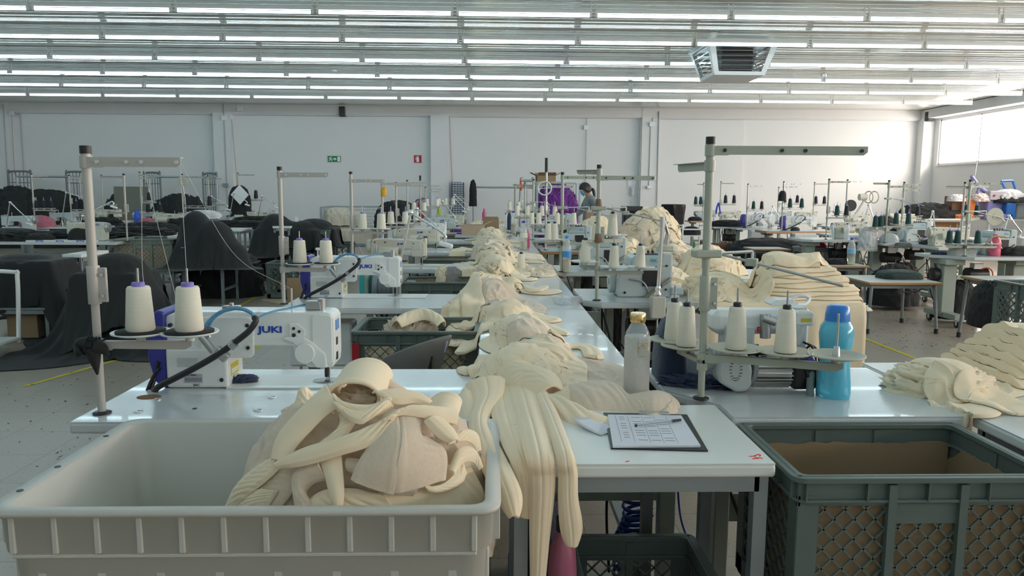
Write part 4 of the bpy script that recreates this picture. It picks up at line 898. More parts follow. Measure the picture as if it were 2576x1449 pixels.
R8=Vector((.46,15.0,TZP)); stand(R8,.80,[(.77,0,.3)],[(.36,0,.2,[.15])],'thin thread stand behind the leftmost one of the back cluster',m=PUT2,cones=['cream'],ref='second back cluster stand',group='thread stands right of the bench')
c=at(1311,480,13.3); t=T('screwdriver','long screwdriver with an orange-red handle clipped to the far stand','screwdriver',c-Vector((0,0,.0)))
MB().lathe([(.012,0),(.022,.03),(.018,.08),(.024,.15),(.012,.19)],(0,0,0),n=12).obj('handle',mat('orange red',(.75,.08,.02),.4),t); MB().cyl((-.05,0,-.675),(0,0,0),.006,n=8).obj('blade',STL,t)
# right machines
over(Vector((.97,4.80,TZP)),'grey overlock machine on the second right table')
over(Vector((.98,6.5,TZP)),'grey overlock machine on the third right table, behind twin cones',0)
over(Vector((.98,8.75,TZP)),'overlock machine on the brown-edged right table')
over(Vector((.98,10.7,TZP)),'overlock machine on the fifth right table, left of the purple cloth')
over(Vector((1.1,12.7,TZP)),'wide grey overlock machine right before the purple cloth',0,(1.5,1,1.1))
# near right machine with pulley cover and finned motor
P0=onz(1900,985); mm=T('coverstitch_machine','grey machine with rounded pulley cover and finned motor on the nearest right table','sewing machine',P0)
def L_(px,py,dy=0): return at(px,py,P0.y+dy)-P0
pc=[L_(1798,905),L_(1803,880),L_(1822,870),L_(1850,872),L_(1878,890),L_(1888,930),L_(1885,965),L_(1870,981),L_(1845,982),L_(1803,958),L_(1797,935)]
MB().prism([(p.x,p.z) for p in pc],-.03,.05).obj('pulley_cover',GRN,mm,bev=.012,seg=3)
c=L_(1844,925); g=MB()
for r_,n_ in ((.022,16),(.028,20)):
    for k in range(n_): a=2*PI*k/n_; g.cyl((c.x+.7*r_*math.cos(a),-.0305,c.z+1.3*r_*math.sin(a)),(c.x+.7*r_*math.cos(a),-.032,c.z+1.3*r_*math.sin(a)),.0016,n=6)
g.obj('vent_holes',BLK,mm)
MB().cyl(L_(1765,895,.03),L_(1800,900,.03),.038,n=28).cyl(L_(1782,897,.03),L_(1788,898,.03),.040,n=28).obj('shaft_housing',GRN,mm)
c0_=L_(1890,935,.02); c1_=L_(1982,938,.02); fm_=MB().cyl(c0_,c1_,.036,n=20)
for k in range(16):
    a=2*PI*k/16; cc=(c0_+c1_)/2+Vector((0,math.cos(a)*.043,math.sin(a)*.043)); fm_.box(cc,((c1_-c0_).length,.003,.016),M=Matrix.Rotation(PI/2-a,4,'X')@Matrix.Rotation(0,4,'Z'))
fm_.obj('finned_motor',mat('cast aluminium',(.62,.62,.60),.3,metal=.8),mm)
e0=L_(1880,932,.02); MB().cyl(L_(1882,932,.02),L_(1893,934,.02),.052,n=28).obj('motor_flange',mat('motor grey',(.20,.23,.25),.45),mm)
c=L_(2015,940,.02); MB().box(c,(.085,.085,.09),ch=.01).obj('motor_end_box',BLK,mm)
c=L_(1925,870,.12); MB().box((c.x-.01,.14,c.z-.055),(.30,.12,.08),ch=.01).box((c.x+.10,.12,c.z+.03),(.06,.10,.22),ch=.01).box((c.x-.10,.13,c.z-.0),(.10,.10,.16),ch=.01).obj('machine_body',GRN,mm)
a=L_(1790,812,.12); b2=L_(2035,812,.12); c=(a+b2)/2; MB().box((c.x,.15,c.z+.003),((b2-a).x,.10,.085),ch=.02).obj('machine_head',WHT2,mm,bev=.004)
text('PE',.020,mat('logo red',(.6,.02,.05),.5),mm,face_my((L_(1911,828,.12).x,.0985,L_(1911,828,.12).z)),bold=.001,wide=1.3)
MB().box((L_(1885,880,.1).x,.085,L_(1885,880,.1).z),(.05,.01,.045)).box((L_(1925,882,.1).x,.085,L_(1925,880,.1).z),(.07,.01,.03)).cyl(L_(1935,960,.02)+Vector((0,.05,0)),L_(1935,905,.02)+Vector((0,.05,0)),.010,n=10).obj('looper_parts',DRK,mm)
MB().cyl(L_(1925,790,.1),L_(1925,850,.1),.018,n=14).cyl(L_(1918,765+35,.08),L_(1950,812,.08),.012,n=10).obj('plunger',STL,mm)
MB().tube([L_(1960,880,.02),L_(1990,890,.0),L_(2020,920,-.02),L_(2035,950,-.03)],.004,6,res=20).obj('cable',BLK,mm)
MB().tube([L_(2025,880,.08),L_(2033,900,.03),L_(2040,925,.0),L_(2038,970,-.04),L_(2038,1015,-.06)],.0125,12,res=30).obj('mesh_hose',mat('mesh hose',(.22,.30,.29),.5,bump=.6,bscale=400),mm)
MB().cyl(L_(2035,903,.02),L_(2040,912,.01),.016,n=12).obj('hose_clip',BLUE,mm)
MB().tube([L_(2020,885,.06),L_(2040,870,.05),L_(2052,900,.03),L_(2052,960,.0)],.004,6,res=24).tube([L_(2020,860,.06),L_(2055,880,.05),L_(2062,930,.03)],.004,6,res=24).obj('cable',BLK,mm)
c=L_(2020,800,.0); MB().box(c,(.055,.04,.045),ch=.004).obj('switch_box',WHT2,mm); MB().box(c+Vector((.002,-.0205,-.004)),(.035,.001,.012)).box(c+Vector((0,-.005,.023)),(.03,.02,.001)).obj('yellow_label',mat('warning yellow',(.65,.52,.03),.4),mm)
MB().tube([c+Vector((0,0,-.02)),c+Vector((.0,0,-.05)),c+Vector((-.005,0.02,-.09))],.007,8,res=14).obj('white_hose',WHT2,mm)
# bar lamp with white head behind
lt=T('gooseneck_lamp','white flexible lamp above the near right machine','lamp',P0); lh=[L_(1925,760,.25),L_(1945,750,.25),L_(1985,748,.25),L_(1990,756,.25),L_(1960,765,.25),L_(1930,765,.25)]
MB().prism([(p.x,p.z) for p in lh],.20,.27).obj('lamp_head',WHT2,lt,bev=.004); MB().tube([L_(1990,750,.25),L_(2015,742,.25),L_(2035,750,.25),L_(2025,765,.22),L_(2005,768,.2),L_(2008,790,.15)],.007,8,res=40).cyl(L_(1880,782,.25),L_(1965,782,.25),.006,n=8).obj('lamp_arm',WHT2,lt)
# --- bottles on near tables
c=onz(1600,992); t=T('glass_bottle','glass bottle in a speckled grey sleeve with gold cap on the bench end','bottle',c)
k=c.y/1900; R_=33*k; zt_=zat(1600,812,c.y)-TZP
MB().lathe([(R_*.97,0),(R_,.004),(R_,(zt_-.045)*.99),(R_*.96,zt_-.042)],n=36).obj('sleeve',SPECK,t)
MB().lathe([(R_*.94,zt_-.045),(R_*.9,zt_-.03),(R_*.62,zt_-.008),(R_*.52,zt_),(R_*.52,zt_+.006)],n=36).obj('glass_neck',CLEAR,t)
MB().lathe([(R_*.57,zt_+.003),(R_*.60,zt_+.007),(R_*.60,zt_+.030),(R_*.55,zt_+.033)],n=36).obj('cap',GOLD,t)
lp=MB().box((.010,-R_-.001,zt_-.055),(.030,.003,.024),ch=.001).obj('strap',SPECK,t)
MB().ring((.010,-R_-.003,zt_-.085),.017,.0010,axis=(0,1,0),n=24,m=5).tube([(-.007,-R_-.003,zt_-.085),(-.006,-R_-.003,zt_-.058),(.026,-R_-.003,zt_-.058),(.027,-R_-.003,zt_-.085)],.001,5).tube([(-.006,-R_-.003,zt_-.08),(.010,-R_-.003,zt_-.062),(.027,-R_-.003,zt_-.08)],.001,5).tube([(-.006,-R_-.003,zt_-.085),(.027,-R_-.003,zt_-.085)],.001,5).obj('gold_emblem',GOLD,t)
c=onz(2100,999); c.y+=.015; t=T('drinking_bottle','translucent cyan plastic bottle with blue lid on the nearest right table','bottle',c); k=c.y/1900
pr=[(36,1003),(41,997),(43,985),(41,955),(37,920),(37,890),(41,860),(43,840),(40,820),(31,808),(29,803)]
MB().lathe([(a*k,zat(2100,y,c.y)-TZP+(.0 if y<1000 else .0)) for a,y in pr],n=40).obj('bottle_body',CYAN,t)
MB().lathe([(31*k,zat(2100,806,c.y)-TZP),(30*k,zat(2100,790,c.y)-TZP),(27*k,zat(2100,772,c.y)-TZP),(20*k,zat(2100,767,c.y)-TZP),(0,zat(2100,767,c.y)-TZP)],n=36).obj('lid',CYAND,t)
# --- navy backpack and denim cloth and transparent box
o=mound(Vector((.64,2.64,TZP)),.055,.09,.215,'navy blue bag standing behind the gold-capped bottle',m=NAVY,seed=3,amp=.03,power=3.2,name='bag',cat='bag',nu=40,nv=24)
MB().box((.665,2.54,TZP+.11),(.006,.006,.02),ch=.001).obj('zip_pull',CHR,o,loc=-Vector((.64,2.64,TZP)))
o=mound(onz(1762,968)+Vector((0,0,.001)),.13,.06,.028,'blue-grey cloth lying beside the near right stand pole',m=DENIM,seed=5,amp=.5,name='cloth',cat='cloth',k=1.6,rz=-.25)
o=mound(onz(605,963)+Vector((0,0,.008)),.055,.032,.018,'small navy pouch with metal clip on the near machine bed',m=DENIM,seed=6,amp=.4,name='pouch',cat='pouch',k=1.6)
MB().box((-.005,.0,.021),(.05,.010,.006),rz=.2,ch=.002).box((-.01,-.008,.021),(.008,.03,.006),ch=.002).obj('metal_clip',CHR,o)
c=onz(1745,930); bx=T('clear_box','clear plastic box with pink and blue cloth behind the near right stand','box',Vector((c.x+.02,2.70,TZP)))
bw_,bd_,bh_=.17,.10,.075
MB().box((0,-bd_/2,bh_/2),(bw_,.003,bh_)).box((0,bd_/2,bh_/2),(bw_,.003,bh_)).box((-bw_/2,0,bh_/2),(.003,bd_,bh_)).box((bw_/2,0,bh_/2),(.003,bd_,bh_)).box((0,0,.002),(bw_,bd_,.003)).obj('box_body',CLEAR,bx)
mound(Vector((c.x+.02,2.70,TZP+.005)),.07,.035,.045,'blue cloth folded inside the clear plastic box',m=DENIM,seed=8,amp=.3,name='cloth',cat='cloth',nu=30,nv=14)
mound(Vector((c.x+.05,2.71,TZP+.05)),.045,.03,.045,'crimson pouch on top of the clear plastic box',m=mat('crimson cloth',(.45,.02,.08),.6),seed=8,amp=.1,name='pouch',cat='pouch',nu=30,nv=14)
c=onz(1430,772); bx=T('clear_box','empty clear plastic tub on the bench seam by the chipped corner','box',Vector((.44,4.38,TZP)))
MB().lathe([(.05,.0),(.065,.045),(.068,.047),(.063,.045),(.048,.003)],n=4,sx=1.4,sy=1.0).obj('tub_body',CLEAR,bx)
o=mound(Vector((.505,4.45,TZP)),.03,.03,.03,'small grey rag beside the clear tub on the bench',m=mat('grey cloth',(.25,.25,.25),.8),seed=2,amp=.4,name='rag',cat='rag',nu=20,nv=10)
# --- clipboard, papers, pen
cb=T('clipboard','black clipboard with white printed sheets on the foreground table','clipboard',(0,0,0))
cor=[onz(1512,1130),onz(1781,1137),onz(1742,1028),onz(1600,1035)]
ce=sum(cor,Vector())/4; cb.location=ce
a_=(onz(1781,1137)-onz(1512,1130)); a_.z=0; ang_=math.atan2(a_.y,a_.x)+.0
u=Vector((math.cos(ang_),math.sin(ang_),0)); v=Vector((-u.y,u.x,0)); W_=.245; D_=.315; O_=onz(1781,1137)
def Q(a,b,z=0): return O_-u*a+v*b+Vector((0,0,z))-ce
def slab(q,z0,z1,name,m,par,**k):
    mb=MB(); mb.prism([(p.x,p.y) for p in q],z0,z1,'xy'); return mb.obj(name,m,par,**k)
slab([Q(0,0),Q(W_,0),Q(W_,D_),Q(0,D_)],.001,.004,'board',BLK,cb)
pw=[Q(.015,.02),Q(W_-.005,.0),Q(W_-.01,D_-.04),Q(.022,D_-.03)]
slab(pw,.0045,.010,'paper_stack',PAPER,cb)
ink=MB()
for i in range(11):
    b0=.05+i*.020
    for (a0,a1) in ((.205,.19),(.17,.145),(.135,.11),(.10,.075)): 
        if (i*3+int(a0*100))%4: q=[Q(a0,b0),Q(a1,b0),Q(a1,b0+.003),Q(a0,b0+.003)]; ink.prism([(p.x,p.y) for p in q][::-1],.0101,.0103,'xy')
for a0 in (.215,.18,.14,.105,.07): q=[Q(a0,.035),Q(a0-.0008,.035),Q(a0-.0008,.27),Q(a0,.27)]; ink.prism([(p.x,p.y) for p in q][::-1],.0101,.0103,'xy')
ink.obj('print',mat('ink grey',(.20,.20,.23),.7),cb)
MB().box(Q(.10,D_-.02,.010),(.09,.022,.010),rz=ang_,ch=.003).obj('metal_clip',STL,cb)
p0,p1=onz(1598,1085)+Vector((0,0,.016)),onz(1712,1070)+Vector((0,0,.016)); pn=T('pen','clear and black ballpoint pen lying across the clipboard papers','pen',p0); d_=p1-p0
MB().cyl((0,0,0),d_*.86,.0038,n=10).obj('barrel',CLEAR,pn); MB().cyl(d_*.80,d_,.0042,.0036,n=10).cyl(d_*-.0,d_*.03,.0042,n=10).cyl(d_*.05,d_*.85,.0012,n=6).obj('ink_and_cap',BLK,pn)
# curled sheet at the left of the clipboard
G=np.zeros((8,6,3)); A0,A1,B0,B1=onz(1438,1072),onz(1512,1098),onz(1490,1060),onz(1560,1080)
for i in range(8):
    for j in range(6):
        u_=i/7; v_=j/5; p=(A0*(1-u_)+A1*u_)*(1-v_)+(B0*(1-u_)+B1*u_)*v_; G[i,j]=(p.x,p.y,TZP+.003+.018*(1-u_)**2*(1-v_*.5))
o=MB().grid(G).obj('curled_sheet',PAPER,solid=.0008); tag(o,'curled white printed sheet sticking out left of the clipboard','paper')
# small machine-side things
cone(onz(1311,683),'creamk','lone cream thread cone standing on the bench',s=1.25)
bottle(onz(1317,628),CLEAR,'large clear water bottle with dark blue cap on the far bench',h=.33,r=.045,lab=mat('label pale',(.8,.78,.6),.4),liquid=.3)
bottle(onz(1329,628)+Vector((0,.25,0)),PINK,'magenta bottle just behind the large clear one on the bench',h=.22,r=.03,cap=PINK)
bottle(onz(1421,686)+Vector((.02,.05,0)),CLEAR,'clear water bottle with blue label on the third right table',h=.30,r=.036,lab=mat('label blue',(.05,.3,.7),.4),liquid=.35,cap=mat('cap bright blue',(.02,.25,.7),.4))
bottle(onz(1292,588),CLEAR,'clear bottle half full of yellow liquid on the far bench',h=.36,r=.045,liquid=.42)
bottle(onz(1281,578),NAVY,'dark navy steel bottle on the far bench',h=.34,r=.038,cap=BLK)
bottle(onz(1272,575),CLEAR,'small clear bottle left of the navy bottle on the far bench',h=.28,r=.03)
bottle(onz(1218,560)+Vector((0,0,0)),PINK,'bright pink bottle at the far end of the bench by the boxes',h=.30,r=.045,cap=PINK)
# jointed lamps of the left row
lamp(Vector((-.60,4.80,TZP)),.52,-5,.20,.12,'chrome jointed lamp behind the second sewing machine')
lamp(Vector((-.93,8.70,TZP)),.46,0,.24,.22,'chrome jointed lamp on the fourth left table')
lamp(Vector((-.88,12.3,TZP)),.50,0,.18,.22,'chrome jointed lamp on the sixth left table, left of the drawers')
lamp(Vector((-.80,14.2,TZP)),.55,0,.18,.18,'chrome jointed lamp in front of the drawer cabinets')
lamp(Vector((-.90,16.4,TZP)),.60,0,.28,.24,'farthest chrome jointed lamp overlapping the drawer cabinets')
# chrome lamp column between second right table and pile
c=onz(1655,790)+Vector((0,0,-.03)); t=T('lamp_column','tall chrome lamp column at the right end of the second right table','lamp',Vector((1.02,4.50,TZP)))
c=at(1655,740,4.4); t.location=(c.x,4.40,0); z_=lambda y: zat(1655,y,4.4)
MB().box((.0,0,(z_(745)+z_(800))/2),(.085,.07,z_(745)-z_(800)),ch=.006).obj('mount_block',BEI,t)
MB().cyl((0,0,z_(745)),(.015,0,z_(570)),.012,n=14).obj('column',CHR,t); MB().cyl((.015,0,z_(572)),(.015,0,z_(545)),.017,n=16).obj('top_joint',CHR,t)
MB().lathe([(.02,0),(.024,.015),(.014,.03),(.02,.045),(.014,.06)],(0,0,z_(745)),n=16).obj('foot_joint',CHR,t)
MB().cyl((.02,0,z_(550)),(.055,.03,z_(590)),.009,n=10).cyl((.055,.03,z_(590)),(.045,.03,z_(615)),.016,n=12).obj('drop_arm',STL,t)
MB().box((.04,.03,z_(626)),(.10,.06,.035),ch=.006).obj('lamp_head',BEI,t)
MB().cyl((.0,0,z_(800)),(.0,0,z_(925)),.006,n=8).obj('pull_rod',CHR,t)
# ================================================================ DRAPED CREAM CLOTH
class HField:
    def __init__(s,x0,x1,y0,y1,z,res=.006):
        s.x0,s.y0,s.res=x0,y0,res; s.nx=int((x1-x0)/res)+1; s.ny=int((y1-y0)/res)+1; s.h=np.full((s.nx,s.ny),z,float)
    def get(s,x,y):
        i=np.clip(((x-s.x0)/s.res).astype(int),0,s.nx-1); j=np.clip(((y-s.y0)/s.res).astype(int),0,s.ny-1)
        return s.h[i,j]
    def put(s,G):
        # splat a dense resample of the surface
        A=G
        for _ in range(3):
            B=np.zeros((A.shape[0]*2-1,A.shape[1],3)); B[::2]=A; B[1::2]=(A[1:]+A[:-1])/2
            D=np.zeros((B.shape[0],B.shape[1]*2-1,3)); D[:,::2]=B; D[:,1::2]=(B[:,1:]+B[:,:-1])/2; A=D
            if A.shape[0]*A.shape[1]>60000: break
        i=((A[...,0]-s.x0)/s.res).astype(int).ravel(); j=((A[...,1]-s.y0)/s.res).astype(int).ravel(); z=A[...,2].ravel()
        k=(i>=0)&(i<s.nx)&(j>=0)&(j<s.ny); np.maximum.at(s.h,(i[k],j[k]),z[k])
def smooth(a,it,w=.5):
    for _ in range(it):
        p=np.pad(a,1,mode='edge'); a=a*(1-w)+w*(p[2:,1:-1]+p[:-2,1:-1]+p[1:-1,2:]+p[1:-1,:-2])/4
    return a
def nz(P,seed,f):
    out=np.zeros(P.shape[:2])
    for i in range(P.shape[0]):
        for j in range(P.shape[1]): out[i,j]=mnoise.noise(Vector((P[i,j,0]*f+seed*3.3,P[i,j,1]*f-seed*1.7,seed*.61)))
    return out
NP_=0
def settle(X,su,sv,HF=None,it=160,anchor=.03,g=.0007,seed=1,rough=.006,thick=.004,amul=None,bend=.25,az=0.0,freq=14):
    """relax a cloth grid whose cloth is longer than its plan, so that it buckles into folds and rests on what is below"""
    X=X.copy(); A=X.copy(); nu,nv=X.shape[:2]
    def ln(a): return np.linalg.norm(a,axis=-1)
    ru=ln(X[1:]-X[:-1])*su; rv=ln(X[:,1:]-X[:,:-1])*sv
    rd=np.sqrt(((ru[:,:-1]+ru[:,1:])/2)**2+((rv[:-1]+rv[1:])/2)**2)
    nn=np.array([[mnoise.noise(Vector((X[i,j,0]*freq+seed*3,X[i,j,1]*freq-seed,X[i,j,2]*freq)))+.6*mnoise.noise(Vector((X[i,j,0]*freq*2.3-seed,X[i,j,1]*freq*2.3+seed*2,X[i,j,2]*freq*2))) for j in range(nv)] for i in range(nu)])
    du=np.gradient(X,axis=0); dv=np.gradient(X,axis=1); N=np.cross(du,dv); N/=ln(N)[...,None]+1e-9; N*=np.sign(N[...,2:3]+1e-6) if HF is not None else 1
    X+=N*(nn*rough)[...,None]; V=np.zeros_like(X)
    def con(P,Q,r,k):
        d=Q-P; l=ln(d)[...,None]+1e-9; c=d*(.5*k*(l-r[...,None])/l); return c
    for t in range(it):
        V*=.86; V[...,2]-=g; Y=X+V
        for _ in range(2):
            for o in(0,1):
                c=con(Y[o:-1:2],Y[o+1::2],ru[o::2],1.0); Y[o:-1:2]+=c; Y[o+1::2]-=c
                c=con(Y[:,o:-1:2],Y[:,o+1::2],rv[:,o::2],1.0); Y[:,o:-1:2]+=c; Y[:,o+1::2]-=c
            for (p,q) in (((slice(0,-1),slice(0,-1)),(slice(1,None),slice(1,None))),((slice(0,-1),slice(1,None)),(slice(1,None),slice(0,-1)))):
                c=con(Y[p],Y[q],rd,.35); D=np.zeros_like(Y); D[p]+=c*.5; D[q]-=c*.5; Y+=D
        if bend:
            L=np.zeros_like(Y); L[1:-1]+=(Y[2:]+Y[:-2])/2-Y[1:-1]; L[:,1:-1]+=(Y[:,2:]+Y[:,:-2])/2-Y[:,1:-1]; Y+=L*bend*.5
        w=anchor if amul is None else anchor*amul[...,None]
        Y[...,:2]+=(A[...,:2]-Y[...,:2])*w
        if az: Y[...,2:]+=(A[...,2:]-Y[...,2:])*az
        if HF is not None:
            s=HF.get(Y[...,0],Y[...,1])+thick; lo=Y[...,2]<s; Y[...,2]=np.maximum(Y[...,2],s); V=(Y-X)*.9; V[lo]*=.3
        else: V=(Y-X)*.9
        V=np.clip(V,-.02,.02); X=Y
    return X
def piece(HF,path,width,label,m=CREAM,th=.010,fold=.014,ff=22,seed=None,z=None,nu=None,nv=None,seam=True,group='cream garment pieces along the bench',name='cream_garment',cat='garment',round_end=True,zup=None,slack=None,thk=None):
    """a limp flat length of cloth laid along a plan path, settling in folds on whatever lies below"""
    global NP_; NP_+=1; seed=seed if seed is not None else NP_*1.37
    P=np.array([list(p)[:2] for p in path],float); L=np.sum(np.hypot(*np.diff(P,axis=0).T)); far=P[:,1].mean()>6
    st=.011 if not far else .018
    nu=max(12,min(64,int(L/st))); nv=int(max(9,min(34,max(width)/st)))
    c=cr(P,nu); d=np.gradient(c,axis=0); d/=np.linalg.norm(d,axis=1)[:,None]+1e-9; n=np.stack([-d[:,1],d[:,0]],1)
    for _ in range(4): n[1:-1]=(n[2:]+n[:-2]+n[1:-1]*2)/4
    n/=np.linalg.norm(n,axis=1)[:,None]
    W=cr([[w] for w in width],nu)[:,0] if len(width)>2 else np.interp(np.linspace(0,1,nu),np.linspace(0,1,len(width)),width)
    if round_end:
        e=np.minimum(np.arange(nu),np.arange(nu)[::-1])/(nu-1)*L; W=W*np.clip(np.sqrt(np.clip(1-(1-np.clip(e/(.5*W.clip(.01)),0,1))**2,0.02,1)),.2,1)
    v=np.linspace(-1,1,nv); wob=1+.07*np.sin(np.linspace(0,L*18,nu)+seed*3)[:,None]
    X=np.zeros((nu,nv,3)); X[...,:2]=c[:,None,:]+n[:,None,:]*(W[:,None]*.5*v[None,:]*wob)[...,None]
    s=HF.get(X[...,0],X[...,1]); z0=s.copy()
    for _ in range(10):
        p=np.pad(z0,1,mode='edge'); z0=np.maximum(s,(p[2:,1:-1]+p[:-2,1:-1]+p[1:-1,2:]+p[1:-1,:-2])/4)
    X[...,2]=z0+.012
    if zup is not None: X[...,2]+=np.interp(np.linspace(0,1,nu),np.linspace(0,1,len(zup)),zup)[:,None]*(1-v[None,:]**2)
    sl=slack if slack is not None else min(.5,.06+fold*9)
    t_=thk or (.0055 if max(width)>.16 else .0105)
    G=settle(X,1+sl*.3,1+sl,HF,it=120 if not far else 90,seed=seed,rough=.012+fold*.5,thick=.003,bend=.12 if fold>.02 else .22,freq=9 if max(width)>.16 else 13)
    up=np.maximum(G[...,2]-.0,0)
    e=np.sqrt(np.clip(1-np.abs(v)**4,0,1))[None,:]
    TP=G.copy(); TP[...,2]+=t_*(.45+.9*e); 
    if seam: TP[...,2]-=.003*np.exp(-(v[None,:]/.13)**2)
    HF.put(TP)
    BT=G.copy(); BT[...,2]-=.001
    ring=np.concatenate([TP,BT[:,::-1]],axis=1); mb=MB().grid(ring,closed_v=True); k=ring.shape[1]
    mb.add(ring[0].tolist(),[tuple(range(k-1,-1,-1))],True); mb.add(ring[-1].tolist(),[tuple(range(k))],True)
    o=mb.obj(name,m,smooth=True,sub=0 if far else 1); return tag(o,label,cat,group)
def pxs(pts,z=.80): return [on(x,y,z) for x,y in pts]
def strip3(A,B,label,m=CREAM,nu=44,nv=19,bulge=.02,th=.005,seed=1,fold=.006,name='cream_garment',cat='garment',group='cream garment pieces along the bench',seam=False,curl=0,inner=None):
    """cloth strip lofted between two space curves A and B"""
    a=cr(A,nu); b=cr(B,nu); nv=31 if seam else nv; G=np.zeros((nu,nv,3)); t=np.gradient((a+b)/2,axis=0)
    Ls=np.concatenate([[0],np.cumsum(np.linalg.norm(np.diff((a+b)/2,axis=0),axis=1))]); nrm=np.zeros((nu,3)); wm=np.linalg.norm(b-a,axis=1).mean()
    for i in range(nu):
        w=b[i]-a[i]; n=np.cross(t[i],w); l=np.linalg.norm(n); n=n/(l+1e-9)
        if n[1]>0: n=-n     # towards the camera side
        if abs(n[1])<.25 and n[2]<0: n=-n
        nrm[i]=n
        for j in range(nv): v=j/(nv-1); G[i,j]=a[i]+w*v+n*(bulge*math.sin(v*PI)**.8)
    am=np.ones((nu,nv))*.25; am[:,[0,-1]]=1.5; am[[0,-1],:]=2
    if fold>.0011:
        k_=min(.13,.015+fold*9); G=settle(G,1+k_*(.5 if not seam else .03),1+k_,None,it=70,anchor=.10,g=.00006,seed=seed,rough=.006+fold*1.2,amul=am,bend=.34,az=.02,freq=6)
    vv=np.linspace(0,1,nv)[None,:]*wm
    hem=.0020*(np.exp(-((vv-.009)/.003)**2)+np.exp(-((wm-vv-.009)/.003)**2)) if wm>.035 else 0*vv
    if seam: hem=hem-.0035*np.exp(-(((vv-.5*wm))/.0030)**2)
    G=G+nrm[:,None,:]*(hem*np.ones((nu,1)))[...,None]
    o=MB().grid(G).obj(name,m,smooth=True,solid=th,sub=1); return tag(o,label,cat,group)
NF=0
def filler(HF,x,y,sx,sy,sz,lab,m=None,z0=TZP,seed=None,group='cream garment pieces along the bench'):
    global NF; NF+=1; o=mound((x,y,z0),sx,sy,sz,lab,m=m or CREAM,seed=seed or NF*1.3,amp=.22,k=1.3,nu=56,nv=28,name='cream_garment',cat='garment',group=group,power=2.0)
    I,J=np.meshgrid(np.arange(HF.nx),np.arange(HF.ny),indexing='ij'); r=((HF.x0+I*HF.res-x)/(sx*1.08))**2+((HF.y0+J*HF.res-y)/(sy*1.08))**2
    HF.h=np.where(r<1,np.maximum(HF.h,z0+sz*1.05*np.clip(1-r,0,1)**.5),HF.h); return o

def drape(cx,cy,boxes,size,label,m=BLKC,n=44,rz=0.3,it=150,seed=1,z0=None,slack=.10,rough=.05,name='cloth_pile',cat='fabric',group=None,floor=0.0,res=.02,sy=None,thick=.006,bulk=0,anchor=0.0):
    """a sheet let fall over boxes (x0,x1,y0,y1,z) or domes (x,y,rx,ry,z0,h): hangs in folds to the floor"""
    sy=sy or size; H=HField(cx-size*.75,cx+size*.75,cy-sy*.75,cy+sy*.75,floor,res)
    I,J=np.meshgrid(np.arange(H.nx),np.arange(H.ny),indexing='ij'); XX=H.x0+I*H.res; YY=H.y0+J*H.res
    for b in boxes:
        if len(b)==5: H.h=np.where((XX>b[0])&(XX<b[1])&(YY>b[2])&(YY<b[3]),np.maximum(H.h,b[4]),H.h)
        else:
            r=((XX-b[0])/b[2])**2+((YY-b[1])/b[3])**2; H.h=np.where(r<1,np.maximum(H.h,b[4]+b[5]*np.clip(1-r,0,1)**.5),H.h)
    nb=int(n*sy/size); a=np.linspace(-.5,.5,n)*size; c_=np.linspace(-.5,.5,nb)*sy; A,B=np.meshgrid(a,c_,indexing='ij'); A=A+.04*np.sin(B*9+seed)*size; B=B+.03*np.sin(A*8+seed*2)*sy
    ca,sa=math.cos(rz),math.sin(rz); X=np.zeros((n,nb,3)); X[...,0]=cx+A*ca-B*sa; X[...,1]=cy+A*sa+B*ca; X[...,2]=H.h.max()+.03
    G=settle(X,1+slack,1+slack,H,it=it,anchor=anchor,g=.0016,seed=seed,rough=rough,thick=thick,bend=.035,freq=4.5)
    o=MB().grid(G).obj(name,m,smooth=True,solid=.006,sub=1); return tag(o,label,cat,group)
def pile(x0,x1,y0,y1,z,h,labels,m=CREAM,seed=1,n=6,group=None,name='cream_sheet',cat='fabric',res=.012,m2=None):
    """a heap of n crumpled sheets over a low core on a table top z"""
    H=HField(x0-.5,x1+.5,y0-.5,y1+.5,z-.35,res); cx,cy=(x0+x1)/2,(y0+y1)/2
    I,J=np.meshgrid(np.arange(H.nx),np.arange(H.ny),indexing='ij'); XX=H.x0+I*H.res; YY=H.y0+J*H.res
    H.h=np.where((XX>x0)&(XX<x1)&(YY>y0)&(YY<y1),z,H.h); q=random.Random(seed)
    filler(H,cx,cy,(x1-x0)*.40,(y1-y0)*.38,h*.72,labels[0],m=m2 or m,z0=z,seed=seed,group=group)
    for k in range(1,n):
        a=q.uniform(0,6.28); L=(x1-x0)*q.uniform(.55,.85); px_=cx+(x1-x0)*q.uniform(-.22,.22); py_=cy+(y1-y0)*q.uniform(-.2,.2)-.05*(k==n-1)
        dx,dy=math.cos(a)*L/2,math.sin(a)*L/2*.7
        piece(H,[(px_-dx,py_-dy),(px_+.03,py_+.04),(px_+dx,py_+dy)],[.30,.46,.34],labels[k%len(labels)],m=(m2 if (m2 and k%3==2) else m),fold=.05,seed=seed+k*1.7,slack=.42,seam=False,group=group,name=name,cat=cat,round_end=False,thk=.012)
# ================================================================ BACKGROUND, RIGHT BLOCK
def rect(x0,y0,x1,y1,c=0): return [(x0+c,y0),(x1,y0),(x1,y1),(x0,y1),(x0,y0+c)] if c else [(x0,y0),(x1,y0),(x1,y1),(x0,y1)]
def XY(px,py,z=TZP): p=on(px,py,z); return p
def bs(px,Y,H,tops,lows,label,ref,cones=None,m=PUT2,**k):
    """background stand: pole at pixel column px on a table at depth Y"""
    x=at(px,560,Y).x; k.setdefault('group','thread stands in the right block' if px>1700 else 'thread stands in the left block')
    return stand(Vector((x,Y,k.pop('z',TZP))),H,tops,lows,label,m=m,cones=cones,ref=ref,**k)
GR='machine tables in the right block'
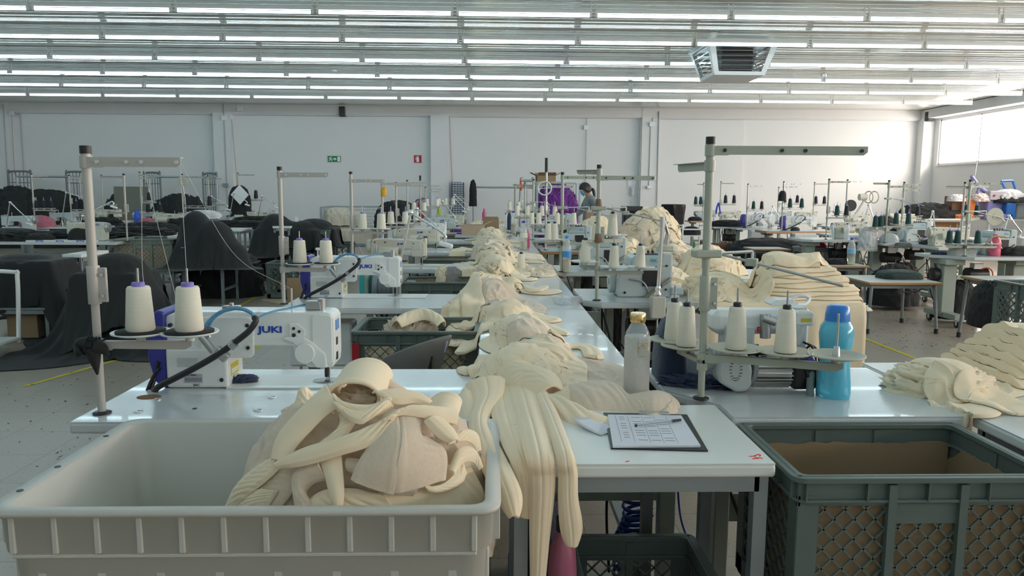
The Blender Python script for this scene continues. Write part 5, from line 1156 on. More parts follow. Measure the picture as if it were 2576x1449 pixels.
# nearest table at the right edge
p=XY(2345,640); A=XY(2432,647)
rtable([(p.x+.25,A.y),(6.0,A.y),(6.0,A.y+.62),(p.x-.05,A.y+.62),(p.x-.05,p.y)],TZP,'right-edge machine table with the pink bottle and plaid pouch',group=GR)
Yn=A.y
bs(2433,Yn+.12,.80,[(.775,-3,.32),(.735,175,.24)],[(.10,180,.20,[.09,.18]),(.10,0,.34,[.13,.28])],'thread stand on the pink-bottle table at the right edge','right-edge thread stand',cones=['green','green','green'],rod=[(.48,0,.2,0,.5)],cs=1.15)
bs(2420,Yn+1.6,.80,[(.76,0,.30)],[(.36,0,.22,[.04,.18])],'thin tilted-looking thread stand behind the right-edge stand','stand behind the right-edge one',cones=['green','green'],cs=1.1,m=PUT)
o=bottle(Vector((at(2502,640,Yn+.2).x,Yn+.2,TZP)),mat('pink bottle plastic',(.85,.16,.25),.4,trans=.25),'translucent pink bottle on the right-edge machine table',h=.235,r=.055,cap=mat('pink bottle plastic',(.85,.16,.25),.4))
mound(Vector((at(2420,640,Yn+.25).x,Yn+.25,TZP)),.15,.06,.145,'grey and white plaid pouch on the right-edge machine table',m=mat('plaid cloth',(.33,.36,.34),.8,var=.4,vscale=45),seed=3,amp=.06,power=3,name='pouch',cat='pouch')
mound(Vector((at(2362,640,Yn+.35).x,Yn+.35,TZP)),.08,.05,.03,'pink and navy cloth lying left of the plaid pouch',m=NAVY,seed=9,amp=.4,name='cloth',cat='cloth')
over(Vector((at(2500,640,Yn+.38).x,Yn+.38,TZP)),'flatlock machine behind the pink bottle at the right edge',0,1.0)
t=T('ivory_disc','large ivory disc on an arm at the right edge, above the pink bottle','disc',Vector((at(2503,545,Yn+.5).x,Yn+.5,zat(2503,545,Yn+.5))))
MB().cyl((0,-.006,0),(0,.006,0),.098,n=36).cyl((0,-.012,0),(0,.012,0),.03,n=20).obj('disc',DISCP,t,bev=.002); MB().tube([(0,-.02,0),(.06,-.03,-.02),(.09,-.03,-.06),(.08,-.02,-.13)],.006,6,res=14).cyl((0,0,0),(.0,.01,TZP-zat(2503,545,Yn+.5)),.008,n=8).obj('bracket_arm',CHR,t)
lamp(Vector((at(2462,600,Yn+.9).x,Yn+.52,TZP)),.42,0,.14,.16,'chrome jointed lamp behind the right-edge stand')
mound(Vector((at(2560,640,Yn+.3).x,Yn+.3,TZP)),.25,.15,.10,'black garment pile at the far right of the pink-bottle table',seed=4)
o=MB().tube([(0,0,0),(.09,0,.14),(.22,0,.15),(.27,0,.14)],.009,8,res=20).obj('air_hose',mat('tan hose',(.42,.30,.17),.4)); o.location=at(2470,630,Yn+.15); tag(o,'tan air hose curving in front of the pink bottle','hose')
o=MB().ring((0,0,0),.07,.007,axis=(.2,1,0),n=30).obj('hose_ring',mat('orange hose',(.75,.14,.04),.4)); o.location=at(2480,690,Yn+.3); tag(o,'loop of orange hose under the right-edge machine table','hose')
o=MB().ring((0,0,0),.05,.007,axis=(.2,1,0),n=30).obj('hose_ring',mat('orange hose',(.75,.14,.04),.4)); o.location=at(2545,698,Yn+.3); tag(o,'smaller orange hose loop at the picture edge under the machine table','hose')
def under(px,py,Y,w,h,lab,m=DRK,d=.2,name='motor_unit',cat='motor'):
    t=T(name,lab,cat,at(px,py,Y)); MB().cyl((-w/2,0,0),(w/2,0,0),h/2,n=20).obj('motor_body',m,t,bev=.004); MB().box((0,0,h*.6),(w*.5,.08,h*.5),ch=.006).obj('mounting_bracket',STL,t); return t
under(2455,690,Yn+.35,.22,.15,'dark motor hanging low at the left leg of the right-edge machine table'); under(2300,640,10.3,.22,.15,'dark motor hanging beside the column leg of the green-thread table')
# second: green thread table
p=XY(2172,604); B=XY(2225,612)
rtable([(B.x,B.y),(6.35,B.y),(6.35,B.y+.62),(p.x,p.y+.55),(p.x,p.y)],TZP,'machine table with four green thread cones and grey pouch',group=GR)
Yg=B.y
bs(2230,Yg+.08,.83,[(.80,178,.21),(.76,-3,.30)],[(.18,185,.20,[.08,.16]),(.22,0,.36,[.13,.30])],'thread stand with four dark green cones','four-green-cone stand',cones=['green','green','green','green'],rod=[(.60,0,.20,-8,.45)],cs=1.25)
bs(2268,Yg+1.3,.83,[(.80,0,.24),(.72,0,.24)],[(.30,0,.30,[.10,.24])],'thread stand with a tall black top behind the four-green-cone stand','tall black-topped stand',cones=['black',('black','black thread cone with a yellow rim, right one on the tall black-topped stand')],cs=1.2)
over(Vector((at(2300,600,Yg+.4).x,Yg+.4,TZP)),'flatlock machine under the four green cones')
lock(Vector((at(2330,575,Yg+1.6).x,Yg+1.6,TZP+.02)),'cyl','beige sewing machine behind the four green cones')
mound(Vector((at(2236,605,Yg+.15).x,Yg+.15,TZP)),.13,.06,.13,'silver grey zip pouch on the green-thread table',m=mat('silver pouch',(.42,.47,.48),.45),seed=6,amp=.05,power=3,name='pouch',cat='pouch')
mound(Vector((at(2185,590,Yg+.2).x,Yg+.2,TZP-.02)),.12,.08,.22,'crumpled translucent plastic bag at the left end of the green-thread table',m=BAG,seed=8,amp=.3,name='plastic_bag',cat='bag',skirt=.10)
mound(Vector((at(2265,622,Yg+.05).x,Yg-.02,TZP)),.10,.03,.012,'grey cloth lying over the edge of the green-thread table',m=mat('grey cloth',(.25,.25,.25),.8),seed=8,amp=.3,skirt=.06,name='cloth',cat='cloth')
lamp(Vector((at(2328,600,Yg+.4).x,Yg+.4,TZP)),.42,0,.05,.22,'chrome jointed lamp right of the four green cones')
mound(Vector((at(2390,600,9.9).x,9.9,TZP)),.38,.2,.08,'dark green cloth pile right of the four-green-cone stand',m=GRC,seed=3)
mound(Vector((at(2318,545,13.5).x,13.5,TZP)),.5,.3,.10,'dark cloth bundle behind the green-thread machines',seed=12)
# third: table with two water bottles
p=XY(2065,603)
rtable([(p.x-.12,p.y),(5.6,p.y),(5.6,p.y+.6),(p.x-.25,p.y+.6),(p.x-.25,p.y+.12)],TZP,'machine table with two clear water bottles in the right block',group=GR)
Y3=p.y
bs(2080,Y3+.1,.86,[(.83,0,.30)],[(.31,0,.30,[.14,.28])],'thread stand beside the black round disc','stand by the black disc',cones=[('green','dark green thread cone left of the black disc'),('black','black and yellow thread cone touching the black disc')],cs=1.2)
bs(2126,Y3+1.5,.88,[(.86,0,.22)],[(.34,180,.22,[.1,.2])],'thin thread stand behind the black disc stand','thin stand behind the black disc',cones=None,m=STL)
lock(Vector((at(2170,600,Y3+.35).x,Y3+.35,TZP)),'cyl','beige sewing machine behind the two clear water bottles')
bottle(Vector((at(2091,600,Y3+.12).x,Y3+.12,TZP)),CLEAR,'left one of the two clear bottles with blue caps on the third machine table',h=.235,r=.038)
bottle(Vector((at(2130,600,Y3+.12).x,Y3+.12,TZP)),CLEAR,'right one of the two clear bottles with blue caps on the third machine table',h=.235,r=.038)
o=MB().cyl((0,-.01,0),(0,.01,0),.085,n=32).obj('round_disc',BLK); o.location=at(2140,517,Y3+.3); tag(o,'black round disc standing out against the wall','disc')
o=MB().cyl((0,0,0),(0,0,-.36),.006,n=8).obj('disc_post',STL); o.location=at(2140,517,Y3+.32); tag(o,'post carrying the black round disc','post')
MB_=MB().box((0,0,.08),(.20,.12,.16),ch=.01).obj('control_box',FRAMEG); MB_.location=Vector((at(2112,600,Y3+.3).x,Y3+.3,TZP)); tag(MB_,'grey box between the two clear bottles','box')
lamp(Vector((at(2165,600,Y3+.5).x,Y3+.5,TZP)),.50,0,.12,.28,'chrome jointed lamp at the right end of the two-bottle table')
t=T('bobbin_winder_unit','round wire bobbin winder rings on a bracket against the wall','winder',at(2185,496,15.75)); MB().cyl((-.20,0,0),(-.05,0,0),.07,n=20).obj('motor_body',BEI,t)
for k,x in enumerate((-.0,.12)): MB().ring((x,0,0),.12,.012,axis=(1,.35,0),n=26).obj('wire_ring',DISCP,t)
MB().cyl((-.08,0,-.05),(-.28,0,-.40),.02,n=8).box((-.3,0,-.42),(.3,.1,.1)).cyl((-.3,0,-.42),(-.3,0,-.585),.02).obj('bracket',STL,t)
# fourth: wooden edged table with white machine and control box
p=XY(1928,581)
table(p.x,p.y,p.x+1.25,p.y+.6,TZP,'wood-edged table with the white machine and the black hanging bag',edge=mat('beech edge',(.50,.30,.17),.5),frame=FRAMEG,group=GR,th=.05)
Y4=p.y
lock(Vector((at(2045,575,Y4+.3).x,Y4+.3,TZP)),'new','white machine with blue cover on the wood-edged table')
ctrl(Vector((at(2012,600,Y4+.15).x,Y4-.02,TZP-.185)),'white control box under the wood-edged table',1.55)
bs(1967,Y4+.05,.86,[(.83,0,.30),(.78,0,.24)],[(.38,0,.36,[.13,.34])],'thread stand in front of the blue motor cover, black bag on it','black-bag stand',cones=['green','green'],cs=1.3,m=STL)
mound(at(1968,497,Y4-.02),.065,.05,.12,'black drawstring bag hanging from the stand in the right block',seed=5,amp=.1,skirt=.06,name='hanging_bag',cat='bag')
o=MB().ring((0,0,0),.04,.006,axis=(0,1,0),n=16).cyl((0,0,.04),(0,0,.16),.006,n=6).obj('bag_strap',BLK); o.location=at(1970,489,Y4-.02); tag(o,'strap of the black hanging bag','strap')
mound(Vector((at(1998,570,Y4+.1).x,Y4+.05,TZP)),.08,.05,.07,'green and black knit ball in front of the white machine',m=GRC,seed=5,amp=.1,name='cloth',cat='cloth')
# fifth: white table, JUKI machine
p=XY(1866,574)
table(p.x-.1,p.y,p.x+.60,p.y+.55,TZP,'white table under the machine with the drink carton, right block',frame=FRAMEG,group=GR)
Y5=p.y; 
lock(Vector((at(1940,570,Y5+.3).x,Y5+.3,TZP)),'new','white machine with blue cover left of the wood-edged table')
ctrl(Vector((at(1903,595,Y5+.15).x,Y5-.03,TZP-.18)),'white control box under the white table left of the wood-edged one',1.5,False)
bs(1878,Y5+.05,.83,[(.80,0,.27)],[(.33,0,.30,[.12,.28])],'thread stand in front of the left blue motor cover','left blue-cover stand',cones=['green','black'],cs=1.2,m=STL)
lamp(Vector((at(1925,575,Y5+.1).x,Y5-.1,TZP)),.42,30,.20,.2,'chrome jointed lamp between the two white machines')
bottle(Vector((at(1912,568,Y5+.05).x,Y5+.05,TZP)),CLEAR,'clear bottle in front of the left white machine',h=.24,r=.04)
bottle(Vector((at(1900,545,16.5).x,16.5,TZP)),CLEAR,'clear bottle with a blue cap behind the left white machine',h=.25,r=.04)
bottle(Vector((at(1941,545,16.5).x,16.5,TZP)),mat('pale cyan',(.2,.6,.7),.3),'pale cyan bottle against the wall behind the chrome lamp',h=.26,r=.04)
# sixth: far tables
for (x0,x1,y,lab,e) in ((1885,1960,16.3,'far table behind the left white machine, two bottles on it',TOPE),(2330,2480,11.35,'far table behind the green-thread table',TOPE),(2270,2400,13.2,'far table under the dark cloth bundle behind the green-thread machines',TOPE),(1850,1945,15.3,'far table under the black cloth behind the left white machine',TOPE),(2095,2190,12.1,'far table under the thin stand behind the black disc',TOPE),(1738,1800,18.0,'far wood-topped table left of the tall near stand pole',mat('beech edge',(.50,.30,.17),.5)),(1806,1866,17.4,'far wood-edged table right of the tall near stand pole',mat('beech edge',(.50,.30,.17),.5)),(1795,1866,14.9,'white table with black cloth left of the blue-cover machine',TOPE),(1960,2080,17.4,'far table behind the white machines',TOPE),(2085,2200,15.4,'far table behind the black disc',TOPE)):
    a=at(x0,560,y); b_=at(x1,560,y); table(a.x,y,b_.x,y+.6,TZP,lab,edge=e,frame=FRAMEG,group=GR)
bs(1767,18.1,.90,[(.87,180,.16),(.83,0,.22)],[(.36,180,.22,[.06,.18]),(.38,0,.22,[.12])],'farthest thread stand left of the tall near pole','farthest stand left of the pole',cones=['green','green','green'],cs=1.5)
bs(1810,17.5,.92,[(.89,0,.30)],[(.40,0,.36,[.12,.32])],'farthest thread stand right of the tall near pole','farthest stand right of the pole',cones=[('black','blue and white striped thread cone on the farthest right-of-pole stand'),'black'],cs=1.5)
bs(2044,17.5,.92,[(.89,0,.30)],[(.40,0,.30,[.05,.25])],'far thread stand between the wood-edged table and the disc','far middle stand',cones=['black','black'],cs=1.4)
bs(1955,17.6,.80,[(.50,0,.1)],[(.42,0,.6,[.15,.45])],'far short thread stand behind the hanging bag','far short stand',cones=['black','black'],cs=1.4)
lock(Vector((at(1858,553,17.8).x,17.8,TZP)),'cyl','beige machine on the far wood-edged table'); lock(Vector((at(1795,553,18.4).x,18.4,TZP)),'oldg','grey machine on the far wood-topped table')
lock(Vector((at(2050,545,17.8).x,17.8,TZP)),'cyl','beige machine far behind the white ones'); lock(Vector((at(2180,560,15.7).x,15.7,TZP)),'cyl','beige machine far behind the black disc')
lock(Vector((at(1985,548,17.9).x,17.9,TZP)),'oldg','grey machine far behind the hanging bag')
ob=MB().tube([(0,0,0),(-.04,0,-.12),(-.05,0,-.26)],.02,6,res=8).tube([(0,0,0),(.03,0,-.14),(.05,0,-.26)],.018,6,res=8).obj('blue_ribbon',mat('blue ribbon',(.02,.05,.4),.5)); ob.location=at(1808,510,17.48); tag(ob,'blue ribbon hanging on the farthest stand right of the pole','ribbon')
mound(Vector((at(1835,565,15.0).x,15.1,TZP)),.36,.2,.13,'black cloth heap on the white table left of the blue-cover machine',seed=3)
mound(Vector((at(1765,553,17.6).x,18.2,TZP)),.16,.15,.10,'small dark cloth heap at the foot of the farthest stand',seed=5)
mound(Vector((at(1880,565,15.6).x,15.6,TZP)),.3,.2,.12,'black cloth behind the left white machine',seed=6)
mound((at(1930,640,13).x,13.0,.30),.75,.35,.36,'black cloth heap on the floor shelf under the white machines',seed=8,skirt=.3); mound((at(2050,660,12.5).x,12.3,.05),.7,.4,.52,'black cloth sack standing under the wood-edged table end',seed=9)
mound((at(1975,665,11.2).x,11.2,.05),.6,.3,.22,'black cloths lying on the floor before the wood-edged table',seed=10)
mound((at(2045,635,11.5).x,11.5,.62),.2,.2,.10,'crimson seat cushion under the two-bottle table',m=mat('crimson cloth',(.45,.02,.08),.6),seed=2,amp=.05,name='seat_cushion',cat='cushion'); table(at(2045,635,11.5).x-.25,11.3,at(2045,635,11.5).x+.25,11.7,.62,'stool under the crimson cushion',name='stool',cat='stool',style='4',top=FRAME,edge=FRAME)
mound((at(2150,600,11.3).x,11.0,TZP),.14,.1,.04,'pale blue cloth by the lamp at the two-bottle table',m=mat('pale blue cloth',(.35,.5,.6),.8),seed=2,name='cloth',cat='cloth')
mound((at(2280,720,9.0).x,9.3,.05),.30,.25,.50,'black cloth sack hanging between the right block table legs',seed=11)
# white tube trolley and green bottle, crate, trash bin
tr=T('tube_trolley','white tube trolley beside the tall near right stand pole','trolley',(at(1738,600,12.2).x,12.2,0)); z1=zat(1738,568,12.2); z2=.55
for s in(-1,1):
    x=s*.19; MB().tube([(x,-.2,0),(x,-.2,z1-.06),(x,-.14,z1),(x,.14,z1),(x,.2,z1-.06),(x,.2,0)],.014,8,res=40).obj('side_frame',WHT,tr)
MB().cyl((-.19,-.2,z1-.05),(.19,-.2,z1-.05),.012).cyl((-.19,.2,z1-.05),(.19,.2,z1-.05),.012).box((0,0,.75),(.40,.40,.015)).box((0,0,.25),(.40,.40,.015)).obj('shelf',WHT,tr)
mound((at(1738,600,12.2).x,12.2,.76),.15,.12,.13,'black cloth in the tube trolley',seed=6)
bottle(on(1745,628,0),GREENB,'green plastic bottle beside the wooden crate',h=.26,r=.036,cap=GREENB)
bb=T('wooden_crate','brown wooden crate box under the white table in the right block','crate',(at(1815,640,13.4).x,13.4,0))
for z in (.08,.28,.48): MB().box((0,-.28,z),(.66,.02,.17)).box((-.32,0,z),(.02,.55,.17)).box((.32,0,z),(.02,.55,.17)).obj('plank',mat('brown board',(.16,.06,.03),.6),bb)
MB().box((0,0,.02),(.66,.56,.02)).obj('bottom_board',mat('brown board',(.16,.06,.03),.6),bb)
t=T('waste_bin','waste bin lined with a black plastic bag by the back wall','bin',(at(1693,560,20.3).x,20.3,0)); hz=zat(1693,515,20.3)
G=np.zeros((16,48,3))
for i in range(16):
    for j in range(48):
        u=i/15; a=2*PI*j/48; r=.24+.07*u+ (.02*math.sin(a*8+u*3)+.015*math.sin(a*13))*(1 if u<.95 else .3); G[i,j]=(r*math.cos(a),r*math.sin(a),.02+(hz-.02)*u)
MB().grid(G,closed_v=True).obj('bag_liner',mat('black bag plastic',(.012,.012,.014),.22),t); MB().ring((0,0,hz),.31,.012,n=36).obj('rim',BLK,t); MB().cyl((0,0,0),(0,0,.03),.24,n=24).obj('base',BLK,t)
# school desks in the aisle
def desk(x0,y0,x1,y1,z,label): 
    t=T('school_desk',label,'desk',((x0+x1)/2,(y0+y1)/2,0),0,'low desks in the right aisle'); w=x1-x0; d=y1-y0
    MB().box((0,0,z-.012),(w,d,.024),ch=.004).obj('desk_edge',WOODE,t); MB().box((0,0,z+.0015),(w-.012,d-.012,.003)).obj('desk_top',mat('grey laminate',(.50,.53,.50),.35),t)
    for sx in(-1,1):
        for sy in(-1,1): g=MB().cyl((sx*(w/2-.05),sy*(d/2-.05),z-.03),(sx*(w/2-.02),sy*(d/2-.02),.03),.017,.015,n=12).obj('leg',FRAME,t); MB().cyl((sx*(w/2-.02),sy*(d/2-.02),0),(sx*(w/2-.02),sy*(d/2-.02),.05),.021,n=12).obj('foot_cap',BLK,g)
    MB().box((0,-(d/2-.06),z-.045),(w-.1,.02,.04)).box((0,(d/2-.06),z-.045),(w-.1,.02,.04)).box((-(w/2-.06),0,z-.045),(.02,d-.1,.04)).box(((w/2-.06),0,z-.045),(.02,d-.1,.04)).obj('frame_rail',FRAME,t)
    return t
desk(3.86,7.55,4.62,8.25,.53,'low desk with a dark green cloth stack standing in the right aisle')
mound((4.38,7.95,.535),.22,.16,.09,'dark green folded cloth stack on the low desk in the aisle',m=GRC,seed=2,amp=.05,power=4,name='cloth_stack',cat='cloth')
desk(3.95,9.3,4.75,9.85,.53,'low desk carrying the big half-empty water bottle')
bottle(Vector((at(2140,662,9.5).x,9.5,.535)),CLEAR,'big half-empty water bottle with a blue label on the low desk',h=.34,r=.052,liquid=.42,lab=mat('label light blue',(.25,.55,.8),.4))
mound((at(2103,662,9.55).x,9.55,.535),.14,.10,.07,'small black cloth peak beside the big water bottle',seed=5)
desk(4.7,6.9,5.4,7.4,.62,'dark-legged desk mostly hidden at the right edge, black cloth on it')
mound((at(2478,760,6.9).x,6.85,.20),.12,.22,.42,'black cloth hanging beside the dark green crate at the right edge',seed=7)
desk(at(1895,632,11.9).x,11.9,at(1895,632,11.9).x+.6,12.4,.55,'small wooden-topped desk under the machines left of the grey column')
desk(at(1960,655,10.8).x,10.8,at(1960,655,10.8).x+.75,11.25,.45,'small shelf desk in front of the wood-edged table')
# dark green crate on white rack at the right edge
ccx=at(2498,705,5.9).x+.31
put('crate_n2',lambda:make_crate(CRT,.60,.80,.42,fine=1.2),(ccx,5.5,.335),0,'tall green lattice crate on a white rack at the right picture edge',None)
table(ccx-.32,5.08,ccx+.32,5.92,.335,'white steel rack under the green crate at the right edge',top=WHT,edge=WHT,frame=WHT,th=.03,style='4',name='crate_stand',cat='rack')
mound((ccx,5.5,.66),.2,.25,.12,'plastic bag on top of the crate at the right edge',m=BAG,seed=3,amp=.3,name='plastic_bag',cat='bag')
# bench along the right wall
wy=16.8; wz=zat(2450,550,wy); X0=at(2330,550,wy).x
t=T('wall_bench','long white workbench along the right wall with wooden panels beneath','bench',((X0+12.2)/2,wy+.3,0)); w=12.2-X0
MB().box((0,0,wz-.02),(w,.8,.04),ch=.004).obj('worktop',TOPW,t); 
for x in (-w/2+.1,-w/2+.95,0.2,w/2-.2): MB().box((x,-.35,wz/2-.02),(.05,.05,wz-.04)).obj('leg',WHT,t)
MB().box((-w/4-.1,-.0,wz/2),(w/2-.3,.03,wz*.8)).obj('wooden_panel',mat('honey plywood',(.42,.22,.10),.6,var=.2,vscale=3,stretch=(4,1,1)),t)
mound((at(2345,548,wy).x,wy+.2,wz),.60,.25,.33,'long black cloth heap on the wall bench, tallest at its left end',seed=4,amp=.2); mound((at(2395,548,wy).x,wy+.1,wz),.45,.2,.18,'lower black cloth heap right of the tall one on the wall bench',seed=9)
t=T('foot_press','orange hand press with a tilted lever on the wall bench','press',Vector((at(2427,548,wy).x,wy,wz)))
MB().prism([(-.28,0),(.28,0),(.28,.10),(.16,.12),(.16,.42),(-.05,.42),(-.05,.20),(-.12,.10),(-.28,.10)],-.10,.10).obj('press_body',ORG,t,bev=.01); MB().cyl((0,0,.35),(.14,0,.85),.03,n=8).cyl((.14,0,.85),(.18,0,1.30),.012,n=8).obj('lever',STL,t)
cbox(Vector((at(2402,548,wy+.25).x,wy+.25,wz)),.36,.3,.50,'tall brown cardboard box on the wall bench behind the orange press',m=mat('dark cardboard',(.22,.12,.07),.8),flaps=(0,0,0,0))
for (px,py,s,lab,mm_) in ((2406,498,.19,'white plastic bag knotted on top of the tall brown box',BAG),(2466,497,.22,'pinkish plastic bag hanging beside the purple heat press',mat('pinkish bag',(.75,.58,.52),.4,trans=.2)),(2535,492,.32,'large white plastic bag over the right blue machine',BAG),(2574,500,.28,'white plastic bag at the right picture edge over the blue machine',BAG)):
    c=at(px,py,wy-.05+.1*(px%3)); mound(c-Vector((0,0,s*.4)),s,s*.7,s*.8,lab,m=mm_,seed=px*.1,amp=.2,name='plastic_bag',cat='bag')
VIO=mat('violet enamel',(.20,.20,.42),.4)
t=T('heat_press','violet heat press with a raised swing handle and control panel','heat press',Vector((at(2490,548,wy).x,wy,wz)))
MB().box((.05,.1,.26),(.46,.5,.46),ch=.02).obj('press_body',VIO,t); MB().box((.0,0,.06),(.62,.6,.10),ch=.01).obj('base_plate',VIO,t); q=MB().box((.0,-.10,.52),(.34,.2,.20),rz=0,ch=.01).obj('control_panel',mat('panel grey',(.45,.43,.47),.4),t); MB().cyl((-.08,-.203,.52),(-.08,-.215,.52),.025,n=12).cyl((.08,-.203,.50),(.08,-.215,.50),.025,n=12).obj('button',RED,q)
MB().cyl((.05,.1,.50),(-.32,.0,.72),.05,n=10).cyl((-.30,0,.70),(-.50,0,.95),.04,n=10).cyl((-.30,0,.70),(-.34,0,.56),.03,n=10).obj('swing_arm',VIO,t)
t=T('blue_press','blue press machine with a looped blue handle at the right edge','press',Vector((at(2560,548,wy).x,wy+.1,wz)))
MB().box((.08,0,.22),(.44,.5,.40),ch=.02).obj('press_body',mat('grey body',(.30,.32,.33),.4),t); MB().tube([(-.38,0,.84),(-.14,0,.85),(-.10,0,.80),(.04,0,.45),(.05,0,.38)],.024,8,res=30).tube([(-.38,0,.84),(-.26,0,.62),(-.2,0,.38)],.024,8,res=16).obj('handle_loop',mat('bright blue enamel',(.02,.13,.45),.4),t)
o=MB().box((0,0,.18),(.22,.2,.36),ch=.02).obj('blue_canister',mat('bright blue enamel',(.02,.13,.45),.4)); o.location=Vector((at(2535,548,wy-.2).x,wy-.2,wz)); tag(o,'bright blue canister in front of the press at the right edge','canister')
mound((at(2530,520,wy).x,wy-.1,wz+.36),.4,.2,.16,'black cloth slung over the blue canister',seed=3)
t=T('flat_disc_stand','ivory disc on a tilted rod against the right part of the back wall','disc',at(2330,484,YB-.03)); MB().cyl((0,-.01,0),(0,.01,0),.12,n=28).obj('disc',DISCP,t); MB().cyl((0,0,0),(-.12,0,-.6),.012,n=6).obj('rod',STL,t)
o=mound((at(2232,552,15.9).x,16.0,TZP),.22,.2,.20,'black ribbed bundle beside the beige box against the back wall',seed=15)
o=MB().box((0,0,.12),(.60,.3,.25),ch=.02).obj('beige_box',BEI); o.location=Vector((at(2262,552,16.2).x,16.2,TZP)); tag(o,'long beige machine box lying against the back wall','box')
table(at(2215,552,15.7).x,15.7,at(2330,552,15.7).x,16.5,TZP,'far table under the beige box and black bundle',frame=FRAMEG,group=GR)
lock(Vector((at(2450,590,9.4).x+.0,9.6,TZP)),'cyl','beige machine with a grey hand wheel behind the right-edge stand'); rtable([(5.6,9.3),(6.9,9.3),(6.9,9.9),(5.6,9.9)],TZP,'machine table behind the right-edge machine, orange end',group=GR)
# ================================================================ BACKGROUND, LEFT BLOCK
GL='tables in the left block'
# low white table and black heaps
def smallt(p0,p1,yd,z,label,**k): 
    a=on(*p0,z); b_=on(*p1,z); return table(min(a.x,b_.x),a.y,max(a.x,b_.x),a.y+yd,z,label,top=TOPW,edge=TOPW,frame=GAL,style='4',name='work_table',group=GL,**k)
tt=smallt((155,640),(285,628),.55,.78,'small white-topped table left of the nearest left stand pole')
hx=on(305,865,0).x
drape(hx,6.95,[(hx-.27,hx+.27,6.72,7.18,.66),(hx+.10,6.95,.20,.2,.62,.20),(hx-.14,6.9,.16,.18,.62,.10)],1.75,'large black cloth draped over a box down to the floor behind the nearest left stand',seed=3,sy=1.7)
drape(hx+.06,6.85,[(hx-.29,hx+.29,6.70,7.20,.68),(hx+.02,6.95,.28,.22,.64,.21),(hx,6.95,.42,.36,0,.30)],.85,'second black cloth crumpled on top of the large draped one',seed=9,slack=.25,rough=.08,n=36,anchor=.02)
cbox((hx,6.95,0),.50,.42,.64,'dark box hidden under the large black cloth',m=CRTD,flaps=(0,0,0,0))
a=at(0,620,7.6); 
xa7=at(40,700,7.2).x
drape(xa7+.1,7.42,[(xa7-.34,xa7+.34,7.15,7.65,.745),(xa7-.05,7.4,.25,.2,.74,.06)],1.35,'black cloth draped over the table and dark crate at the far left',seed=5,sy=1.1,floor=.1,rz=.15)
put('crate_d',lambda:make_crate(CRTD,.60,.45,.42),(at(40,700,7.2).x,7.4,.32),0,'dark plastic crate under draped black cloth at the left edge',None)
table(at(40,700,7.2).x-.32,7.1,at(40,700,7.2).x+.34,7.7,.32,'grey steel rack carrying the dark crate at the left edge',top=FRAME,edge=FRAME,frame=FRAME,th=.02,style='4',name='crate_stand',cat='rack')
cbox((at(70,780,7.3).x,7.35,.02),.28,.3,.22,'small brown cardboard box low inside the rack at the left edge',flaps=(0,0,0,0))
mound((at(150,680,8.4).x,8.5,.0),.26,.25,.55,'black cloth hanging to the floor left of the small white table',seed=23,nu=60,nv=36)
# white trolley frame at the left edge
t=T('tube_trolley','white tube trolley cut off by the left picture edge','trolley',(on(30,915,0).x-.40,6.38,0)); zt_=zat(10,700,6.2)
MB().tube([(.16,-.2,.08),(.19,-.2,zt_-.06),(.15,-.2,zt_),(-.3,-.2,zt_),(-.35,-.2,zt_-.06),(-.35,-.2,.08)],.018,10,res=60).obj('front_frame',WHT,t); MB().tube([(.16,.3,.08),(.19,.3,zt_-.06),(.15,.3,zt_),(-.3,.3,zt_),(-.35,.3,zt_-.06),(-.35,.3,.08)],.018,10,res=60).obj('back_frame',WHT,t)
MB().box((-.08,.05,.12),(.52,.50,.02)).obj('shelf',WHT,t); MB().box((-.08,-.2,zt_-.12),(.52,.02,.03)).obj('cross_tube',WHT,t)
for s in (.17,-.33): MB().cyl((s,-.2,.0),(s,-.2,.08),.02,n=10).obj('rubber_foot',BLK,t)
# machine table with regency machine
p=on(310,610,TZP); q=on(0,622,TZP)
tb=table(at(0,600,p.y).x-1.0,p.y,p.x-.1,p.y+.75,TZP,'long sewing table with the beige machine in the left block',edge=TOPE,group=GL)
r_=lock(Vector((at(178,603,p.y+.3).x,p.y+.35,TZP)),'reg','beige sewing machine with a grey hand-wheel motor in the left block',rz=PI)
text('REGENCY',.022,INKB,r_,Matrix.Translation((-.30,.0615,.205))@Matrix.Rotation(PI,4,'Z')@Matrix.Rotation(PI/2,4,'X'),bold=.001,wide=1.2)
bs(318,p.y+.2,.84,[(.81,180,.30)],[(.36,180,.24,[])],'thread stand with its arm pointing left behind the nearest left stand','left-pointing stand',cones=None,m=PUT)
o=MB().box((0,0,.01),(.85,.10,.02),ch=.004).obj('packing_strip',WHT2); o.location=Vector((at(150,610,p.y).x,p.y+.06,TZP)); tag(o,'white printed packing strip along the edge of the long left table','packaging')
for k in range(3): text('PCTX',.028,INKB,o,face_my((-.25+.25*k,-.051,.008)),name='printed_word',bold=.001)
mound((at(100,590,p.y+.5).x,p.y+.9,TZP),1.1,.25,.09,'long low black cloth lying across the left block tables',seed=31,amp=.25,nu=100,nv=30)
mound((at(165,585,p.y).x,p.y+.3,TZP),.12,.12,.16,'black cloth bunched at the needle end of the beige machine',seed=33)
mound((at(75,605,p.y).x,p.y+.2,TZP),.16,.14,.10,'black cloth bunched left of the printed packing strip',seed=34)
desk(at(280,610,10.6).x,10.5,at(345,606,10.6).x+.2,11.0,TZP,'wood-edged board between the beige machine and the green crate')
